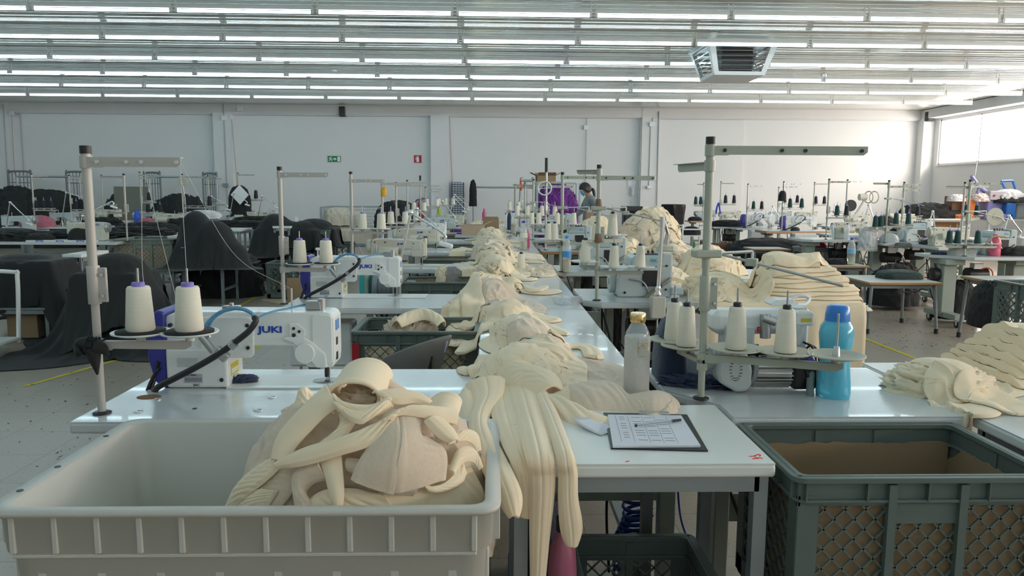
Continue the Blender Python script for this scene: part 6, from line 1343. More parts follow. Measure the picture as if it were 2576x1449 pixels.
# green crate of garments on frame
gc=on(370,745,0); 
cz=.40; put('crate_m',lambda:make_crate(mat('crate olive plastic',(.20,.23,.19),.5),.74,.60,.40,liner=CARDL,card_h=.36,fine=1.1),(at(370,640,9.9).x,10.1,cz),0,'olive lattice crate with cardboard lining on a grey frame in the left block',None)
table(at(370,640,9.9).x-.38,9.8,at(370,640,9.9).x+.38,10.4,cz,'grey steel frame under the olive crate',top=FRAME,edge=FRAME,frame=GAL,th=.02,style='4',name='crate_stand',cat='rack')
mound((at(350,650,9.9).x,10.05,.62),.25,.22,.12,'black cloth inside the olive lattice crate',seed=41)
# bulging black sack on a frame
xs_=at(490,580,9.6).x+.05
drape(xs_,9.8,[(xs_-.30,xs_+.34,9.5,10.1,.74),(xs_-.14,9.85,.22,.25,.74,.42),(xs_+.12,9.75,.26,.26,.74,.30),(xs_+.34,9.7,.2,.2,.60,.18)],1.35,'bulging black cloth bundle on the steel frame left of the white table',seed=8,floor=.45)
table(at(465,640,9.5).x-.05,9.5,at(545,640,9.5).x+.08,10.1,.72,'steel frame with bare legs under the bulging black bundle',top=FRAME,edge=FRAME,frame=GAL,th=.02,style='4',name='crate_stand',cat='rack')
mound((at(500,690,9.8).x+.1,10.4,.0),.55,.40,.62,'black cloth heap on the floor behind the bare steel legs',seed=44,nu=80,nv=40)
mound((at(505,550,10.2).x,10.3,1.05),.22,.12,.10,'white crumpled cloth on top of the bulging black bundle',m=mat('white cloth',(.7,.72,.72),.8),seed=6,amp=.35,name='cloth',cat='cloth')
o=MB().box((0,0,.14),(.10,.3,.34),ch=.01).obj('green_board',mat('bright green plastic',(.08,.55,.04),.4)); o.location=Vector((at(476,600,10.6).x,10.6,.55)); tag(o,'bright green plastic piece behind the bulging black bundle','plastic piece')
smallt((550,577),(640,572),.6,.83,'white-topped table in the left block, right of the black bundle')
smallt((420,594),(475,592),.5,.83,'narrow white table top left of the bulging bundle')
smallt((685,569),(738,568),.5,.88,'small white table right of the second left stand pole')
smallt((610,566),(660,563),.5,.80,'white board behind the second left stand pole')
# cardboard box with open side
c=on(675,712,0); t=T('cardboard_box','tall brown cardboard box standing open towards the camera in the left aisle','cardboard box',(c.x,c.y+.35,0)); w_=at(708,690,c.y).x-at(637,690,c.y).x; h_=zat(675,612,c.y); e=.008
mb=MB().box((-w_/2,0,h_/2),(e,.5,h_)).box((w_/2,0,h_/2),(e,.5,h_)).box((0,.25,h_/2),(w_,e,h_)).box((0,0,h_-.01),(w_,.5,e)).box((0,0,.01),(w_,.5,e)); mb.obj('box_body',CARD,t)
MB().add([(-w_/2,-.25,.01),(w_/2,-.25,.01),(w_/2-.03,-.42,.006),(-w_/2+.02,-.42,.006)],[(0,1,2,3)]).obj('flap',CARDL,t,solid=.005); MB().box((w_/2+.03,-.1,h_/2),(.05,.3,h_)).box((-w_/2-.03,-.1,h_/2),(.05,.3,h_)).obj('side_frame',FRAME,t)
drape(c.x-.05,c.y+.30,[(c.x-w_/2-.05,c.x+w_/2+.06,c.y+.12,c.y+.62,h_+.01),(c.x,c.y+.35,.25,.2,h_,.12)],.95,'black cloth spilling over the open cardboard box',seed=6,floor=.3,n=36)
cbox(on(700,757,0)+Vector((.02,0,.0)),.01,.01,.01,'x') if False else None
a=MB().add([on(657,757,.004),on(708,765,.004),on(720,752,.004),on(682,737,.004)],[(0,1,2,3)]).obj('cardboard_sheet',CARDL,solid=.006); tag(a,'flat light cardboard sheet lying on the aisle floor','cardboard')
c=at(752,735,5.2); o=MB().box((0,0,0),(.16,.012,.20),rz=.2).obj('cardboard_piece',CARD); o.location=Vector((at(752,735,5.2).x,5.2,.80)); o.parent=None; tag(o,'brown cardboard flap standing behind the second left table','cardboard'); o.location.z=.10+.0; o.location=Vector((at(752,735,5.3).x,5.3,zat(752,735,5.3)))
o.scale=(1,1,1)
MB().cyl((0,0,-zat(752,735,5.3)+.0),(0,0,-.09),.01,n=6).obj('prop_stick',CARD,o)
# dark crates and black cloth pile
for i,(px,Y,z,lab) in enumerate(((790,12.2,.36,'dark green lattice crate with black cloth heap on it, back left'),(842,13.0,.10,'lower dark crate right of the tall one, back left'),(735,10.2,.02,'dark green crate on the floor left of the second stand pole'))):
    put('crate_d2',lambda:make_crate(CRT,.60,.45,.46,fine=1.6),(at(px,600,Y).x,Y,z),0,lab,'dark crates at the back left')
table(at(790,600,12.2).x-.3,12.0,at(790,600,12.2).x+.3,12.45,.36,'frame under the back left lattice crate',top=FRAME,edge=FRAME,frame=GAL,th=.02,style='4',name='crate_stand',cat='rack')
xp=at(722,560,12).x; drape(xp,12.1,[(xp-.5,xp+.5,11.85,12.4,.82),(xp-.22,12.1,.26,.25,.80,.26),(xp+.2,12.1,.28,.22,.80,.15)],1.5,'wide black cloth pile behind the second stand pole',seed=7,floor=.4,sy=1.1,slack=.10)
xq=at(795,560,12.2).x; drape(xq,12.25,[(xq-.32,xq+.32,12.0,12.5,.83),(xq-.05,12.25,.3,.25,.82,.16)],.95,'black cloth pile on top of the back left lattice crate',seed=11,floor=.55,slack=.12,n=36)
o=MB().box((0,0,0),(.05,.004,.07),rz=.2).obj('white_tag',PAPER); o.location=at(746,552,11.7); tag(o,'small white tag on the black cloth pile','tag')
# mesh cage with bales
yc=14.6; xa=at(822,600,yc).x; xb=at(958,600,yc).x+.05; z1=zat(880,521,yc); zb=.42
t=T('mesh_cage','wire mesh cage cart full of cream fabric bales at the back left','cage cart',((xa+xb)/2,yc,0)); w=xb-xa; d=.9
fr=MB()
for (x,y) in ((-w/2,-d/2),(w/2,-d/2),(-w/2,d/2),(w/2,d/2)): fr.box((x,y,(zb+z1)/2+.0),(.035,.035,z1-zb))
for z in (zb,z1): fr.box((0,-d/2,z),(w,.03,.03)) if z==zb else None; fr.box((0,d/2,z),(w,.03,.03)); fr.box((-w/2,0,z),(.03,d,.03)); fr.box((w/2,0,z),(.03,d,.03))
fr.box((0,0,zb),(w,d,.05)); fr.obj('frame',GAL,t)
ms=MB()
for k in range(28): x=-w/2+w*k/27; ms.cyl((x,d/2,zb),(x,d/2,z1),.004,n=4,cap=False)
for k in range(12): z=zb+(z1-zb)*k/11; ms.cyl((-w/2,d/2,z),(w/2,d/2,z),.004,n=4,cap=False); ms.cyl((-w/2,-d/2,z),(-w/2,d/2,z),.004,n=4,cap=False)
for k in range(14): y=-d/2+d*k/13; ms.cyl((-w/2,y,zb),(-w/2,y,z1),.004,n=4,cap=False)
ms.obj('wire_mesh',GAL,t)
for s in(-1,1): MB().box((s*(w/2-.1),0,zb/2),(.06,d*.8,zb)).obj('leg',FRAME,t)
for i,(px,py,sx,sz,lab) in enumerate(((850,565,.20,.24,'cream fabric bale, upper left in the mesh cage'),(888,568,.18,.20,'cream fabric bale, upper middle in the mesh cage'),(838,598,.20,.24,'cream fabric bale, lower left in the mesh cage'),(875,598,.20,.24,'cream fabric bale, lower middle in the mesh cage'),(915,600,.22,.24,'cream fabric bale, lower right in the mesh cage'))):
    c=at(px,py,yc-.1); o=mound((c.x,yc-.12 if i<2 else yc-.16,zat(px,565,yc) -.0 if i<2 else zb+.03),sx*1.15,.24,sz*1.35,lab,m=mat('beige fabric',(.62,.55,.44),.85,bump=.3,bscale=40,sheen=.2),seed=i+2,amp=.08,power=4,flat=1,name='fabric_bale',cat='fabric',group='cream fabric bales in the mesh cage')
mound((at(1003,560,14.5).x,14.3,.75),.42,.35,.50,'tall black cloth heap right of the mesh cage',seed=57,amp=.10,nu=80,nv=44); table(at(1003,560,14.5).x-.35,14.0,at(1003,560,14.5).x+.35,14.6,.75,'table under the tall black cloth heap',top=TOP,frame=FRAME,group=GL)
bottle(Vector((-1.14,10.4,TZP)),mat('blue bottle',(.1,.25,.7),.2,trans=.5),'blue-capped bottle beside the fourth left cones',h=.30,r=.04); 
# fire extinguisher on wall
c=at(1058,530,YB-.2); t=T('fire_extinguisher','red fire extinguisher on the back wall under its sign','fire extinguisher',Vector((c.x,YB-.14,c.z-.25)))
MB().lathe([(.07,0),(.085,.02),(.085,.42),(.06,.50),(.03,.54)],n=24).obj('cylinder',RED,t); MB().box((0,.11,.30),(.06,.05,.30)).obj('wall_bracket',DRK,t); MB().box((0,0,.56),(.05,.05,.05)).box((.05,0,.60),(.16,.03,.02)).box((.05,0,.57),(.14,.03,.015)).obj('valve',BLK,t); MB().tube([(0,0,.56),(-.12,-.02,.54),(-.15,-.02,.40)],.014,8,res=14).obj('hose',BLK,t)
# drawer cabinets on the wall
for k,(ya,yb_) in enumerate(((459,497),(502,546))):
    Y=YB-.25; xa_=at(1136,500,Y).x; xb_=at(1167,500,Y).x; za=zat(1150,ya,Y); zb_=zat(1150,yb_,Y); t=T('drawer_cabinet','blue small-parts drawer cabinet, %s one of two stacked at the back wall'%('upper' if k==0 else 'lower'),'cabinet',((xa_+xb_)/2,Y,zb_)); w=xb_-xa_; h=za-zb_
    MB().box((0,.06,h/2),(w,.16,h),ch=.006).obj('cabinet_body',mat('cabinet navy',(.012,.03,.11),.45),t)
    rows_=7 if k==0 else 8
    for r in range(rows_):
        nc=4 if not(k==0 and r<2) else (4 if r==1 else 2); z=h*(r+.5)/rows_
        for c_ in range(nc): MB().box((-w*.44+w*.88*(c_+.5)/nc,-.03,z),(w*.88/nc-.01,.03,h/rows_*.72),ch=.004).obj('drawer',mat('clear drawer',(.42,.45,.46),.2),t)
    MB().box((0,.02,h+.02),(w*.5,.06,.04)).obj('top_handle',STL,t)
table(at(1130,546,YB-.5).x,YB-.55,at(1172,546,YB-.5).x,YB-.05,zat(1150,548,YB-.3)-.0,'low stand below the drawer cabinets at the back wall',name='stand',cat='stand',top=TOP,style='4')
# garment rails
def rail(px0,px1,py,Y,label,x_ends=()):
    a=at(px0,py,Y); b_=at(px1,py,Y); t=T('garment_rail',label,'garment rail',((a.x+b_.x)/2,Y,0)); L=(b_.x-a.x)/2; z=a.z
    MB().cyl((-L,0,z),(L,0,z),.025,n=10).obj('rail_bar',GAL,t)
    for s in(-1,1): MB().cyl((s*L,0,0),(s*L,0,z),.022,n=10).box((s*L,0,.03),(.06,.5,.05)).obj('upright',GAL,t)
    return t
rail(1191,1370,471,20.2,'long steel garment rail against the back wall right of the drawer cabinets')
o=mound((at(1190,480,20.1).x,20.08,zat(1190,495,20.1)),.09,.06,.42,'black garment hanging on the left end of the long rail',seed=3,amp=.2,skirt=.25,name='hanging_garment',cat='garment')
rail(42,200,444,20.2,'steel garment rail between the two leftmost roll cages'); rail(375,545,445,20.2,'steel garment rail between the right pair of roll cages')
for (px0,px1,py,lab) in ((20,77,431,'leftmost grey roll cage panel against the back wall'),(166,217,432,'second grey roll cage panel from the left'),(361,402,434,'third grey roll cage panel from the left, behind the ivory disc'),(510,545,436,'fourth roll cage panel from the left, by the pilaster')):
    Y=20.9; a=at(px0,py,Y); b_=at(px1,py,Y); w=b_.x-a.x; H=a.z; t=T('roll_cage',lab,'roll cage',((a.x+b_.x)/2,Y,0),0,'roll cage panels at the back wall')
    MB().tube([(-w/2,0,.1),(-w/2,0,H-.12),(-w/2+.03,0,H-.03),(-w/2+.12,0,H),(w/2-.12,0,H),(w/2-.03,0,H-.03),(w/2,0,H-.12),(w/2,0,.1)],.026,8,res=70).obj('outer_frame',CAGE,t)
    m_=MB()
    for k in range(1,6): m_.cyl((-w/2+w*k/6,0,.2),(-w/2+w*k/6,0,H-.01),.013,n=6)
    for z in (H-.30,H-.75,H-1.3,.2): m_.cyl((-w/2,0,z),(w/2,0,z),.012,n=6)
    m_.obj('bars',CAGE,t); MB().box((0,0,.15),(w,.6,.05)).obj('base_shelf',CAGE,t)
    for s in(-1,1): MB().cyl((s*w*.4-.02,-.2,.06),(s*w*.4+.02,-.2,.06),.06,n=14).obj('castor',BLK,t)
# second left purple cage: roll container by rail right
t=T('roll_cage','grey roll cage frame between the rail and the purple cloth','roll cage',(at(1326,480,20).x,20,0)); H=zat(1326,455,20); MB().tube([(-.17,0,.1),(-.17,0,H-.05),(-.1,0,H),(.1,0,H),(.17,0,H-.05),(.17,0,.1)],.03,8,res=40).cyl((-.17,0,H-.6),(.17,0,H-.6),.015).cyl((0,0,.1),(0,0,H),.012).obj('outer_frame',GAL,t); MB().box((0,0,.12),(.4,.6,.05)).obj('base_shelf',GAL,t)
# purple cloth container
yp=17.6; xa_=at(1349,500,yp).x; xb_=at(1453,500,yp).x; zt_=zat(1400,462,yp); t=T('wire_container','wire roll container stuffed with purple cloth behind the far machines','roll container',((xa_+xb_)/2,yp,0)); w=xb_-xa_; H=zat(1440,461,yp)
fr=MB()
for (x,y) in ((-w/2,-.35),(w/2,-.35),(-w/2,.35),(w/2,.35)): fr.box((x,y,H/2),(.04,.04,H))
fr.box((0,.35,H),(w,.04,.04)).box((0,.35,H-.25),(w,.03,.03)).box((0,0,.2),(w,.7,.05)).obj('frame',GAL,t); m_=MB()
for k in range(17): m_.cyl((-w/2+w*k/16,.35,.2),(-w/2+w*k/16,.35,H),.008,n=5)
m_.obj('bars',GAL,t)
for i,(dx,z0,sx,sz) in enumerate(((0,.25,.44,.9),(-.22,.70,.26,.82),(.22,.70,.26,.75),(0,1.0,.34,.62))):
    mound(((xa_+xb_)/2+dx,yp-.05*(i%2)-.02,z0),sx,.30,sz,['main mass of purple cloth','left bulge of purple cloth','right bulge of purple cloth','upper purple cloth'][i]+' in the wire container',m=PUR,seed=i*3.3+1,amp=.22,k=1.6,nu=90,nv=50,power=3,group='purple cloths in the wire container')
cbox((at(1372,470,yp).x,yp,zat(1372,464,yp)),.42,.30,.20,'brown cardboard box with open flaps on top of the purple cloth',rz=.1,flaps=(1,1,1,1),fl=.16)
# boxes at the end of the bench
cbox(Vector((at(1190,556,11.6).x,11.6,TZP)),.34,.25,.16,'greyish open cardboard box at the far end of the bench',m=CARDL,flaps=(0,1,0,1)); cbox(Vector((at(1235,556,11.9).x,11.9,TZP)),.24,.22,.23,'brown cardboard box with an upright flap at the bench end',m=CARD,flaps=(0,0,85,0),fl=.04)
table(-.55,11.4,.25,12.2,TZP,'white table under the cardboard boxes beyond the bench',top=TOP,frame=FRAME,style='4',name='work_table')
mound((at(1158,566,12.4).x,12.4,TZP),.16,.14,.06,'dark grey and purple cloth stack beside the greyish box',m=PUR,seed=3,amp=.1,power=3)
o=MB().box((0,0,.09),(.30,.25,.20),ch=.02).box((0,0,.20),(.36,.3,.03),ch=.01).obj('waste_bin_dark',BLK); o.location=Vector((at(1588,540,20.5).x,20.5,0)); o.name='waste_bin'; o.scale=(1.5,1.5,5); tag(o,'dark bin with a lid below the wall telephone','bin')
# more left block machines and stands
for (px,Y,H,tops,lows,cones,lab,ref,kk) in (
  (88,13.9,.92,[(.89,0,.30),(.84,0,.22)],[(.28,0,.42,[.05,.18,.31])],['black','black','black'],'beige thread stand over the pink bag at the left','pink-bag stand',1.2),
  (181,13.9,.90,[(.86,0,.36),(.80,0,.20)],[(.26,0,.36,[.10,.24])],['black','black'],'beige thread stand left of the nearest stand pole','beige stand left of the near pole',1.3),
  (262,16.2,.95,[(.92,0,.36)],[(.34,0,.30,[])],None,'far thread stand with a blue strap, left of the left-pointing stand','blue-strap stand',1),
  (358,14.6,.98,[(.93,0,.40),(.88,0,.30)],[(.42,0,.3,[.15]),(.2,0,.5,[.12,.35])],['black','black','black'],'thread stand left of the ivory disc','stand left of the disc',1.3),
  (464,13.4,.92,[(.88,0,.40)],[(.35,0,.5,[.1,.25,.45])],['black','black','black'],'thread stand beside the ivory disc at the back left','ivory-disc stand',1.4),
  (528,13.7,.90,[(.86,0,.24)],[(.4,0,.3,[])],None,'thread stand in front of the fourth roll cage','stand before the fourth roll cage',1),
  (603,15.7,1.0,[(.97,0,.34)],[(.46,0,.5,[.15,.35])],['black','black'],'thread stand with a black garment on it, by the pilaster','black-garment stand',1.4)):
    bs(px,Y,H,tops,lows,lab,ref,cones=cones,m=PUT if px in(88,181) else PUT2,cs=kk)
t=T('ivory_disc','ivory disc hanging on a bent arm in front of the third roll cage','disc',at(458,457,13.3)); MB().cyl((0,-.01,0),(0,.01,0),.088,n=28).obj('disc',DISCP,t); MB().tube([(0,-.02,0),(.02,-.02,-.1),(.04,0,-.35),(.03,0,-.7)],.008,6,res=12).obj('arm',STL,t)
o=mound((at(603,505,15.62).x,15.62,zat(603,520,15.62)),.22,.10,.42,'black garment with a white diamond tag hanging on the stand by the pilaster',seed=3,amp=.1,skirt=.2,name='hanging_garment',cat='garment')
c=at(603,490,15.4); d_=MB().prism([(-.18,0),(0,-.2),(.18,0),(0,.2)],-.004,.004).obj('diamond_patch',WHT2); d_.location=c; tag(d_,'white diamond-shaped card on the black hanging garment','card')
for (x0,x1,Y,lab) in ((0,250,13.5,'long white table far left under the pink bag'),(255,420,14.4,'far left-block table behind the olive crate'),(425,560,13.2,'far left-block table under the ivory disc stand'),(565,700,15.2,'far left-block table in front of the pilaster'),(230,350,16.0,'farthest table in the left block')):
    a=at(x0,560,Y); b_=at(x1,560,Y); table(a.x+.02,Y,b_.x-.05,Y+.8,TZP,lab,group=GL)
for (px,Y,st,lab,rz) in ((15,12.2,'oldg','grey sewing machine cut by the left picture edge',PI),(225,14.2,'cyl','beige machine behind the near stand pole',0),(400,14.9,'oldg','grey tall machine left of the black bundle',0),(455,13.8,'cyl','beige machine under the ivory disc',0),(560,15.6,'oldg','grey machine right of the ivory disc',PI),(640,15.6,'cyl','beige machine in front of the pilaster, left one',0),(690,15.7,'cyl','beige machine in front of the pilaster, right one',0),(135,14.1,'oldg','grey machine with dark cones at the far left',PI),(300,16.4,'cyl','beige machine on the farthest left-block table',0)):
    lock(Vector((at(px,560,Y).x,Y,TZP)),st,lab,rz)
table(at(-60,600,12.0).x,11.9,at(70,600,12.0).x,12.6,TZP,'white table with the grey machine at the left edge',group=GL)
t=lamp(Vector((at(22,575,12.0).x,11.95,TZP)),.45,0,.25,.25,'chrome jointed lamp at the left picture edge'); 
lamp(Vector((at(168,600,10.0).x,10.3,TZP)),.30,30,.36,-.20,'chrome jointed lamp over the needle of the beige machine'); lamp(Vector((at(148,560,13.8).x,13.9,TZP)),.60,0,.40,.12,'chrome jointed lamp above the beige machine, farther one')
lamp(Vector((at(515,560,13.5).x,13.6,TZP)),.55,0,.26,.15,'chrome jointed lamp right of the ivory disc'); lamp(Vector((at(573,560,15.3).x,15.4,TZP)),.6,0,.24,.15,'chrome jointed lamp left of the diamond card'); lamp(Vector((at(645,560,15.4).x,15.5,TZP)),.55,0,.26,.15,'chrome jointed lamp right of the diamond card')
mound((at(103,563,13.7).x,13.6,TZP),.30,.16,.20,'pink cloth bag lying on the far left table',m=mat('dusty pink cloth',(.42,.13,.18),.8),seed=5,amp=.08,name='bag',cat='bag'); mound((at(372,566,14.5).x,14.5,TZP),.16,.12,.13,'small pink bag at the far left-block table',m=mat('dusty pink cloth',(.42,.13,.18),.8),seed=6,amp=.08,name='bag',cat='bag')
bottle(Vector((at(346,558,14.6).x,14.6,TZP)),mat('solid blue',(.03,.10,.55),.4),'blue bottle on the far table above the olive crate',h=.30,r=.06,cap=mat('solid blue',(.03,.10,.55),.4))
mound((at(105,545,19.0).x,19.2,0),1.15,.5,1.38,'tall black heap of bags under the leftmost rail',seed=61,amp=.10,nu=90,nv=44); mound((at(0,520,18.5).x,19.1,0),.7,.5,1.45,'black heap cut by the left picture edge at the back',seed=62); mound((at(440,545,18.5).x,18.8,0),.8,.4,1.30,'black heap behind the ivory disc stand',seed=63,amp=.1); mound((at(290,535,18.5).x,18.9,0),.55,.4,1.32,'black heap behind the left-pointing stand',seed=64,amp=.1)
for (px,py,Y,w,h,lab) in ((335,535,17.0,.75,.95,'grey fabric partition panel behind the left-pointing stand'),):
    o=MB().box((0,0,h/2),(w,.05,h),ch=.005).obj('partition_panel',mat('khaki panel',(.16,.16,.13),.8)); o.location=Vector((at(px,560,Y).x,Y,.55)); tag(o,lab,'panel'); MB().box((0,0,-.27),(.3,.3,.55)).obj('panel_foot',FRAME,o)
mound((at(385,580,12.2).x,12.0,TZP-.0),.50,.25,.15,'black cloth lying above the olive crate',seed=66,amp=.2); table(at(385,580,12.2).x-.5,11.8,at(385,580,12.2).x+.5,12.3,TZP,'table under the black cloth above the olive crate',group=GL)
mound((at(600,570,13.2).x,13.3,TZP),.75,.25,.14,'black cloth lying in front of the pilaster machines',seed=67,amp=.2); table(at(600,570,13.2).x-.75,13.1,at(600,570,13.2).x+.7,13.6,TZP,'table under the black cloth before the pilaster machines',group=GL)
mound((at(30,560,11.2).x,11.0,TZP),.5,.3,.10,'dark cloth below the grey machine at the left edge',seed=68)
c=at(210,545,11); 
# ---------------------------------------------------------------- things slung under the machine tables
def clutter(x,y,w,lab,z=TZP,seed=1,bag=True):
    q=random.Random(seed); o=MB(); 
    t=T('motor_unit','dark motor slung under the '+lab,'motor',(x,y,z-.22),0,'motors under the tables'); MB().cyl((-.12,0,0),(.12,0,0),.075,n=18).obj('motor_body',DRK,t,bev=.003); MB().box((0,0,.10),(.12,.08,.10),ch=.005).obj('mounting_bracket',STL,t); MB().cyl((.12,0,0),(.15,0,0),.05,n=16).obj('pulley',STL,t)
    for k in range(3):
        x0=x+q.uniform(-w/2,w/2); x1=x+q.uniform(-w/2,w/2); zt=z-.05
        o=MB().tube([(x0,y-.05,zt),(x0+q.uniform(-.08,.08),y-.08,zt-.25),((x0+x1)/2,y,zt-q.uniform(.35,.6)),(x1,y,zt-.2),(x1,y+.05,zt)],.006,6,res=26).obj('cable',BLK); tag(o,'black cable looping under the '+lab,'cable','cables under the tables')
    if bag: mound((x+w*.22,y+.12,.04),w*.20,.16,.42,'black bundle added for the shadow under the '+lab,seed=seed+2,nu=50,nv=26,amp=.12)  # black bundle added to stand in for the shadow below the table top
for k,(x,y,w,lab,b_) in enumerate(((1.05,2.50,.6,'nearest right machine table',False),(1.0,4.8,.7,'second right machine table',True),(1.0,6.5,.7,'third right machine table',True),(1.0,8.75,.7,'brown-edged right machine table',True),
    (5.0,Yn+.35,1.2,'right-edge machine table',True),(5.6,Yg+.35,1.2,'green-thread table',True),(5.2,Y3+.35,1.1,'two-bottle table',True),(5.6,Y4+.35,1.0,'wood-edged table with the white machine',False),(-.62,4.5,.8,'second left table',False),(-.62,6.6,.8,'third left table',False),
    (at(1835,580,15.1).x,15.1,.5,'white table left of the blue-cover machine',True),(at(1835,580,17.7).x,17.7,.5,'far wood-edged table',True))): clutter(x,y,w,lab,seed=k+3,bag=b_)
for (px,py,Y,sx,sy,sz,lab) in ((60,590,9.9,.35,.2,.12,'black cloth bunched on the long left table near the picture edge'),(345,578,11.2,.5,.25,.12,'black cloth on the boards right of the beige machine'),(650,553,15.4,.5,.2,.14,'black cloth behind the second left stand pole'),(470,553,13.6,.3,.2,.16,'black cloth under the ivory disc'),(250,556,14.3,.4,.2,.14,'black cloth behind the beige machine')):
    mound((at(px,py,Y).x,Y,TZP),sx,sy,sz,lab,seed=px*.01+2,amp=.25,nu=70,nv=30)
# ================================================================ PERSON
def person():
    Y=13.7; c=at(1481,560,Y); t=T('person','person with dark tied hair, blue face mask and grey sweater looking down, hand on hip','person',(c.x,Y,0),0)
    H=zat(1468,462,Y); s=H/1.60
    # body: skin-modifier skeleton, facing left (-x), bent slightly forward
    def skel(name,nodes,edges,m,sub=2,parent=t,root=0):
        me=bpy.data.meshes.new(name); me.from_pydata([tuple(Vector(n[0])*s) for n in nodes],edges,[]); me.materials.append(m); o=bpy.data.objects.new(name,me); C.objects.link(o); o.parent=parent
        md=o.modifiers.new('skin','SKIN'); md.use_smooth_shade=True
        for i,n in enumerate(nodes):
            v=me.skin_vertices[0].data[i]; v.radius=(n[1]*s,n[2]*s) if len(n)>2 else (n[1]*s,n[1]*s); v.use_root=(i==root)
        q=o.modifiers.new('sub','SUBSURF'); q.levels=sub; q.render_levels=sub; return o
    SK=mat('skin',(.48,.27,.19),.55); GS_=mat('grey sweater',(.21,.23,.24),.9,sheen=.2,bump=.3,bscale=60); TR=mat('dark trousers',(.02,.02,.025),.8); HR_=mat('dark hair',(.018,.010,.008),.5,bump=.4,bscale=90,stretch=(1,1,.2))
    # skin: head+neck, arms, hands as one body
    body=[((0.02,0,.95),.11,.14),((.03,0,1.12),.10,.13),((.02,0,1.30),.09,.15),((-.01,0,1.38),.05,.05),((-.05,0,1.43),.045,.045),
      ((.03,-.16,1.31),.045),((.14,-.30,1.12),.036),((.02,-.24,.98),.026),((-.01,-.22,.95),.022),
      ((-.02,.16,1.31),.045),((-.12,.22,1.08),.036),((-.30,.12,1.00),.026),((-.34,.10,.99),.022),
      ((.02,-.09,.88),.085),((.0,-.10,.48),.055),((.03,-.10,.08),.038),((-.08,-.11,.03),.032),
      ((.03,.09,.88),.085),((.05,.10,.48),.055),((.08,.10,.08),.038),((-.03,.11,.03),.032)]
    b_=skel('body',body,[(0,1),(1,2),(2,3),(3,4),(2,5),(5,6),(6,7),(7,8),(2,9),(9,10),(10,11),(11,12),(0,13),(13,14),(14,15),(15,16),(0,17),(17,18),(18,19),(19,20)],SK)
    sw=[((0.03,0,.84),.135,.17),((.035,0,1.0),.125,.16),((.04,0,1.14),.125,.16),((.025,0,1.29),.105,.165),((.0,0,1.37),.062,.07),
      ((.035,-.17,1.32),.066),((.16,-.31,1.12),.056),((.07,-.275,1.03),.045),((-.01,.17,1.32),.066),((-.12,.23,1.08),.054),((-.26,.14,1.01),.040)]
    skel('sweater',sw,[(0,1),(1,2),(2,3),(3,4),(3,5),(5,6),(6,7),(3,8),(8,9),(9,10)],GS_,2)
    tr=[((.03,0,.93),.115,.155),((.02,-.09,.84),.10),((.0,-.10,.48),.07),((.03,-.10,.10),.055),((.03,.09,.84),.10),((.05,.10,.48),.07),((.08,.10,.10),.055)]
    skel('trousers',tr,[(0,1),(1,2),(2,3),(0,4),(4,5),(5,6)],TR,2)
    for x,y in ((-.03,-.11),(.02,.11)): MB().box((x*s,y*s,.03*s),(.25*s,.09*s,.06*s),ch=.02).obj('shoe',BLK,t)
    # hands with fingers
    for (w0,d,up) in ((Vector((-.01,-.22,.95)),Vector((-.6,.55,-.5)),1),(Vector((-.34,.10,.99)),Vector((-1,-.2,-.35)),1)):
        d=d.normalized(); sd=d.cross(Vector((0,0,1))).normalized(); nd=[((w0),.022,.014),(w0+d*.05,.028,.012),(w0+d*.08,.026,.011)]; ed=[(0,1),(1,2)]
        for k,(o_,L) in enumerate(((-.026,.06),(-.009,.07),(.009,.066),(.025,.052))):
            a=len(nd); nd += [(w0+d*.095+sd*o_,.0085),(w0+d*(.095+L*.5)+sd*o_*1.15+Vector((0,0,-.004)),.0078),(w0+d*(.095+L)+sd*o_*1.15+Vector((0,0,-.016)),.0065)]; ed += [(2,a),(a,a+1),(a+1,a+2)]
        a=len(nd); nd += [(w0+d*.035-sd*.036,.011),(w0+d*.065-sd*.052+Vector((0,0,-.01)),.0085)]; ed += [(1,a),(a,a+1)]
        skel('hand',nd,ed,SK,1)
    # head: lathe-ish ellipsoid with face towards -x and down
    hc=Vector((-.075,0,1.50)); hd=Matrix.Translation(hc*s)@Matrix.Rotation(math.radians(-28),4,'Y')
    bm=bmesh.new(); bmesh.ops.create_uvsphere(bm,u_segments=28,v_segments=20,radius=1)
    for v in bm.verts:
        x,y,z=v.co; fx=-x; k=1-.18*max(0,-z)*(1 if fx>-.2 else .6); v.co=Vector((x*.098*(1.0 if fx<0 else .95),y*.075*k,z*.115))
        if fx>.75 and abs(y)<.30: v.co.x-= .018*math.exp(-((z+.12)/.16)**2)*(1-abs(y)/.3)   # nose
        if fx>.6 and .25>abs(y)-.25>0 and .0<z<.25: v.co.x+=.006                              # eye sockets
        if z<-.55 and fx>.2: v.co.x-=.006
    me=bpy.data.meshes.new('head'); bm.to_mesh(me); bm.free(); me.polygons.foreach_set('use_smooth',[True]*len(me.polygons)); me.materials.append(SK); ho=bpy.data.objects.new('head',me); C.objects.link(ho); ho.parent=t; ho.matrix_local=hd@Matrix.Diagonal((s,s,s,1))
    for sy in(-1,1):
        MB().lathe([(0,-.008),(.011,-.004),(.011,.004),(0,.008)],(-.082,sy*.03,.018),n=10).obj('eye',WHT2,ho)
        MB().tube([(.012,sy*.072,.03),(.028,sy*.080,.015),(.02,sy*.080,-.02),(.005,sy*.074,-.03)],.009,8,res=14).obj('ear',SK,ho)
        MB().tube([(-.085,sy*.018,.042),(-.083,sy*.035,.047),(-.070,sy*.05,.040)],.004,6,res=8).obj('eyebrow',HR_,ho)
    MK=mat('mask blue',(.16,.45,.62),.7); G=np.zeros((10,13,3))
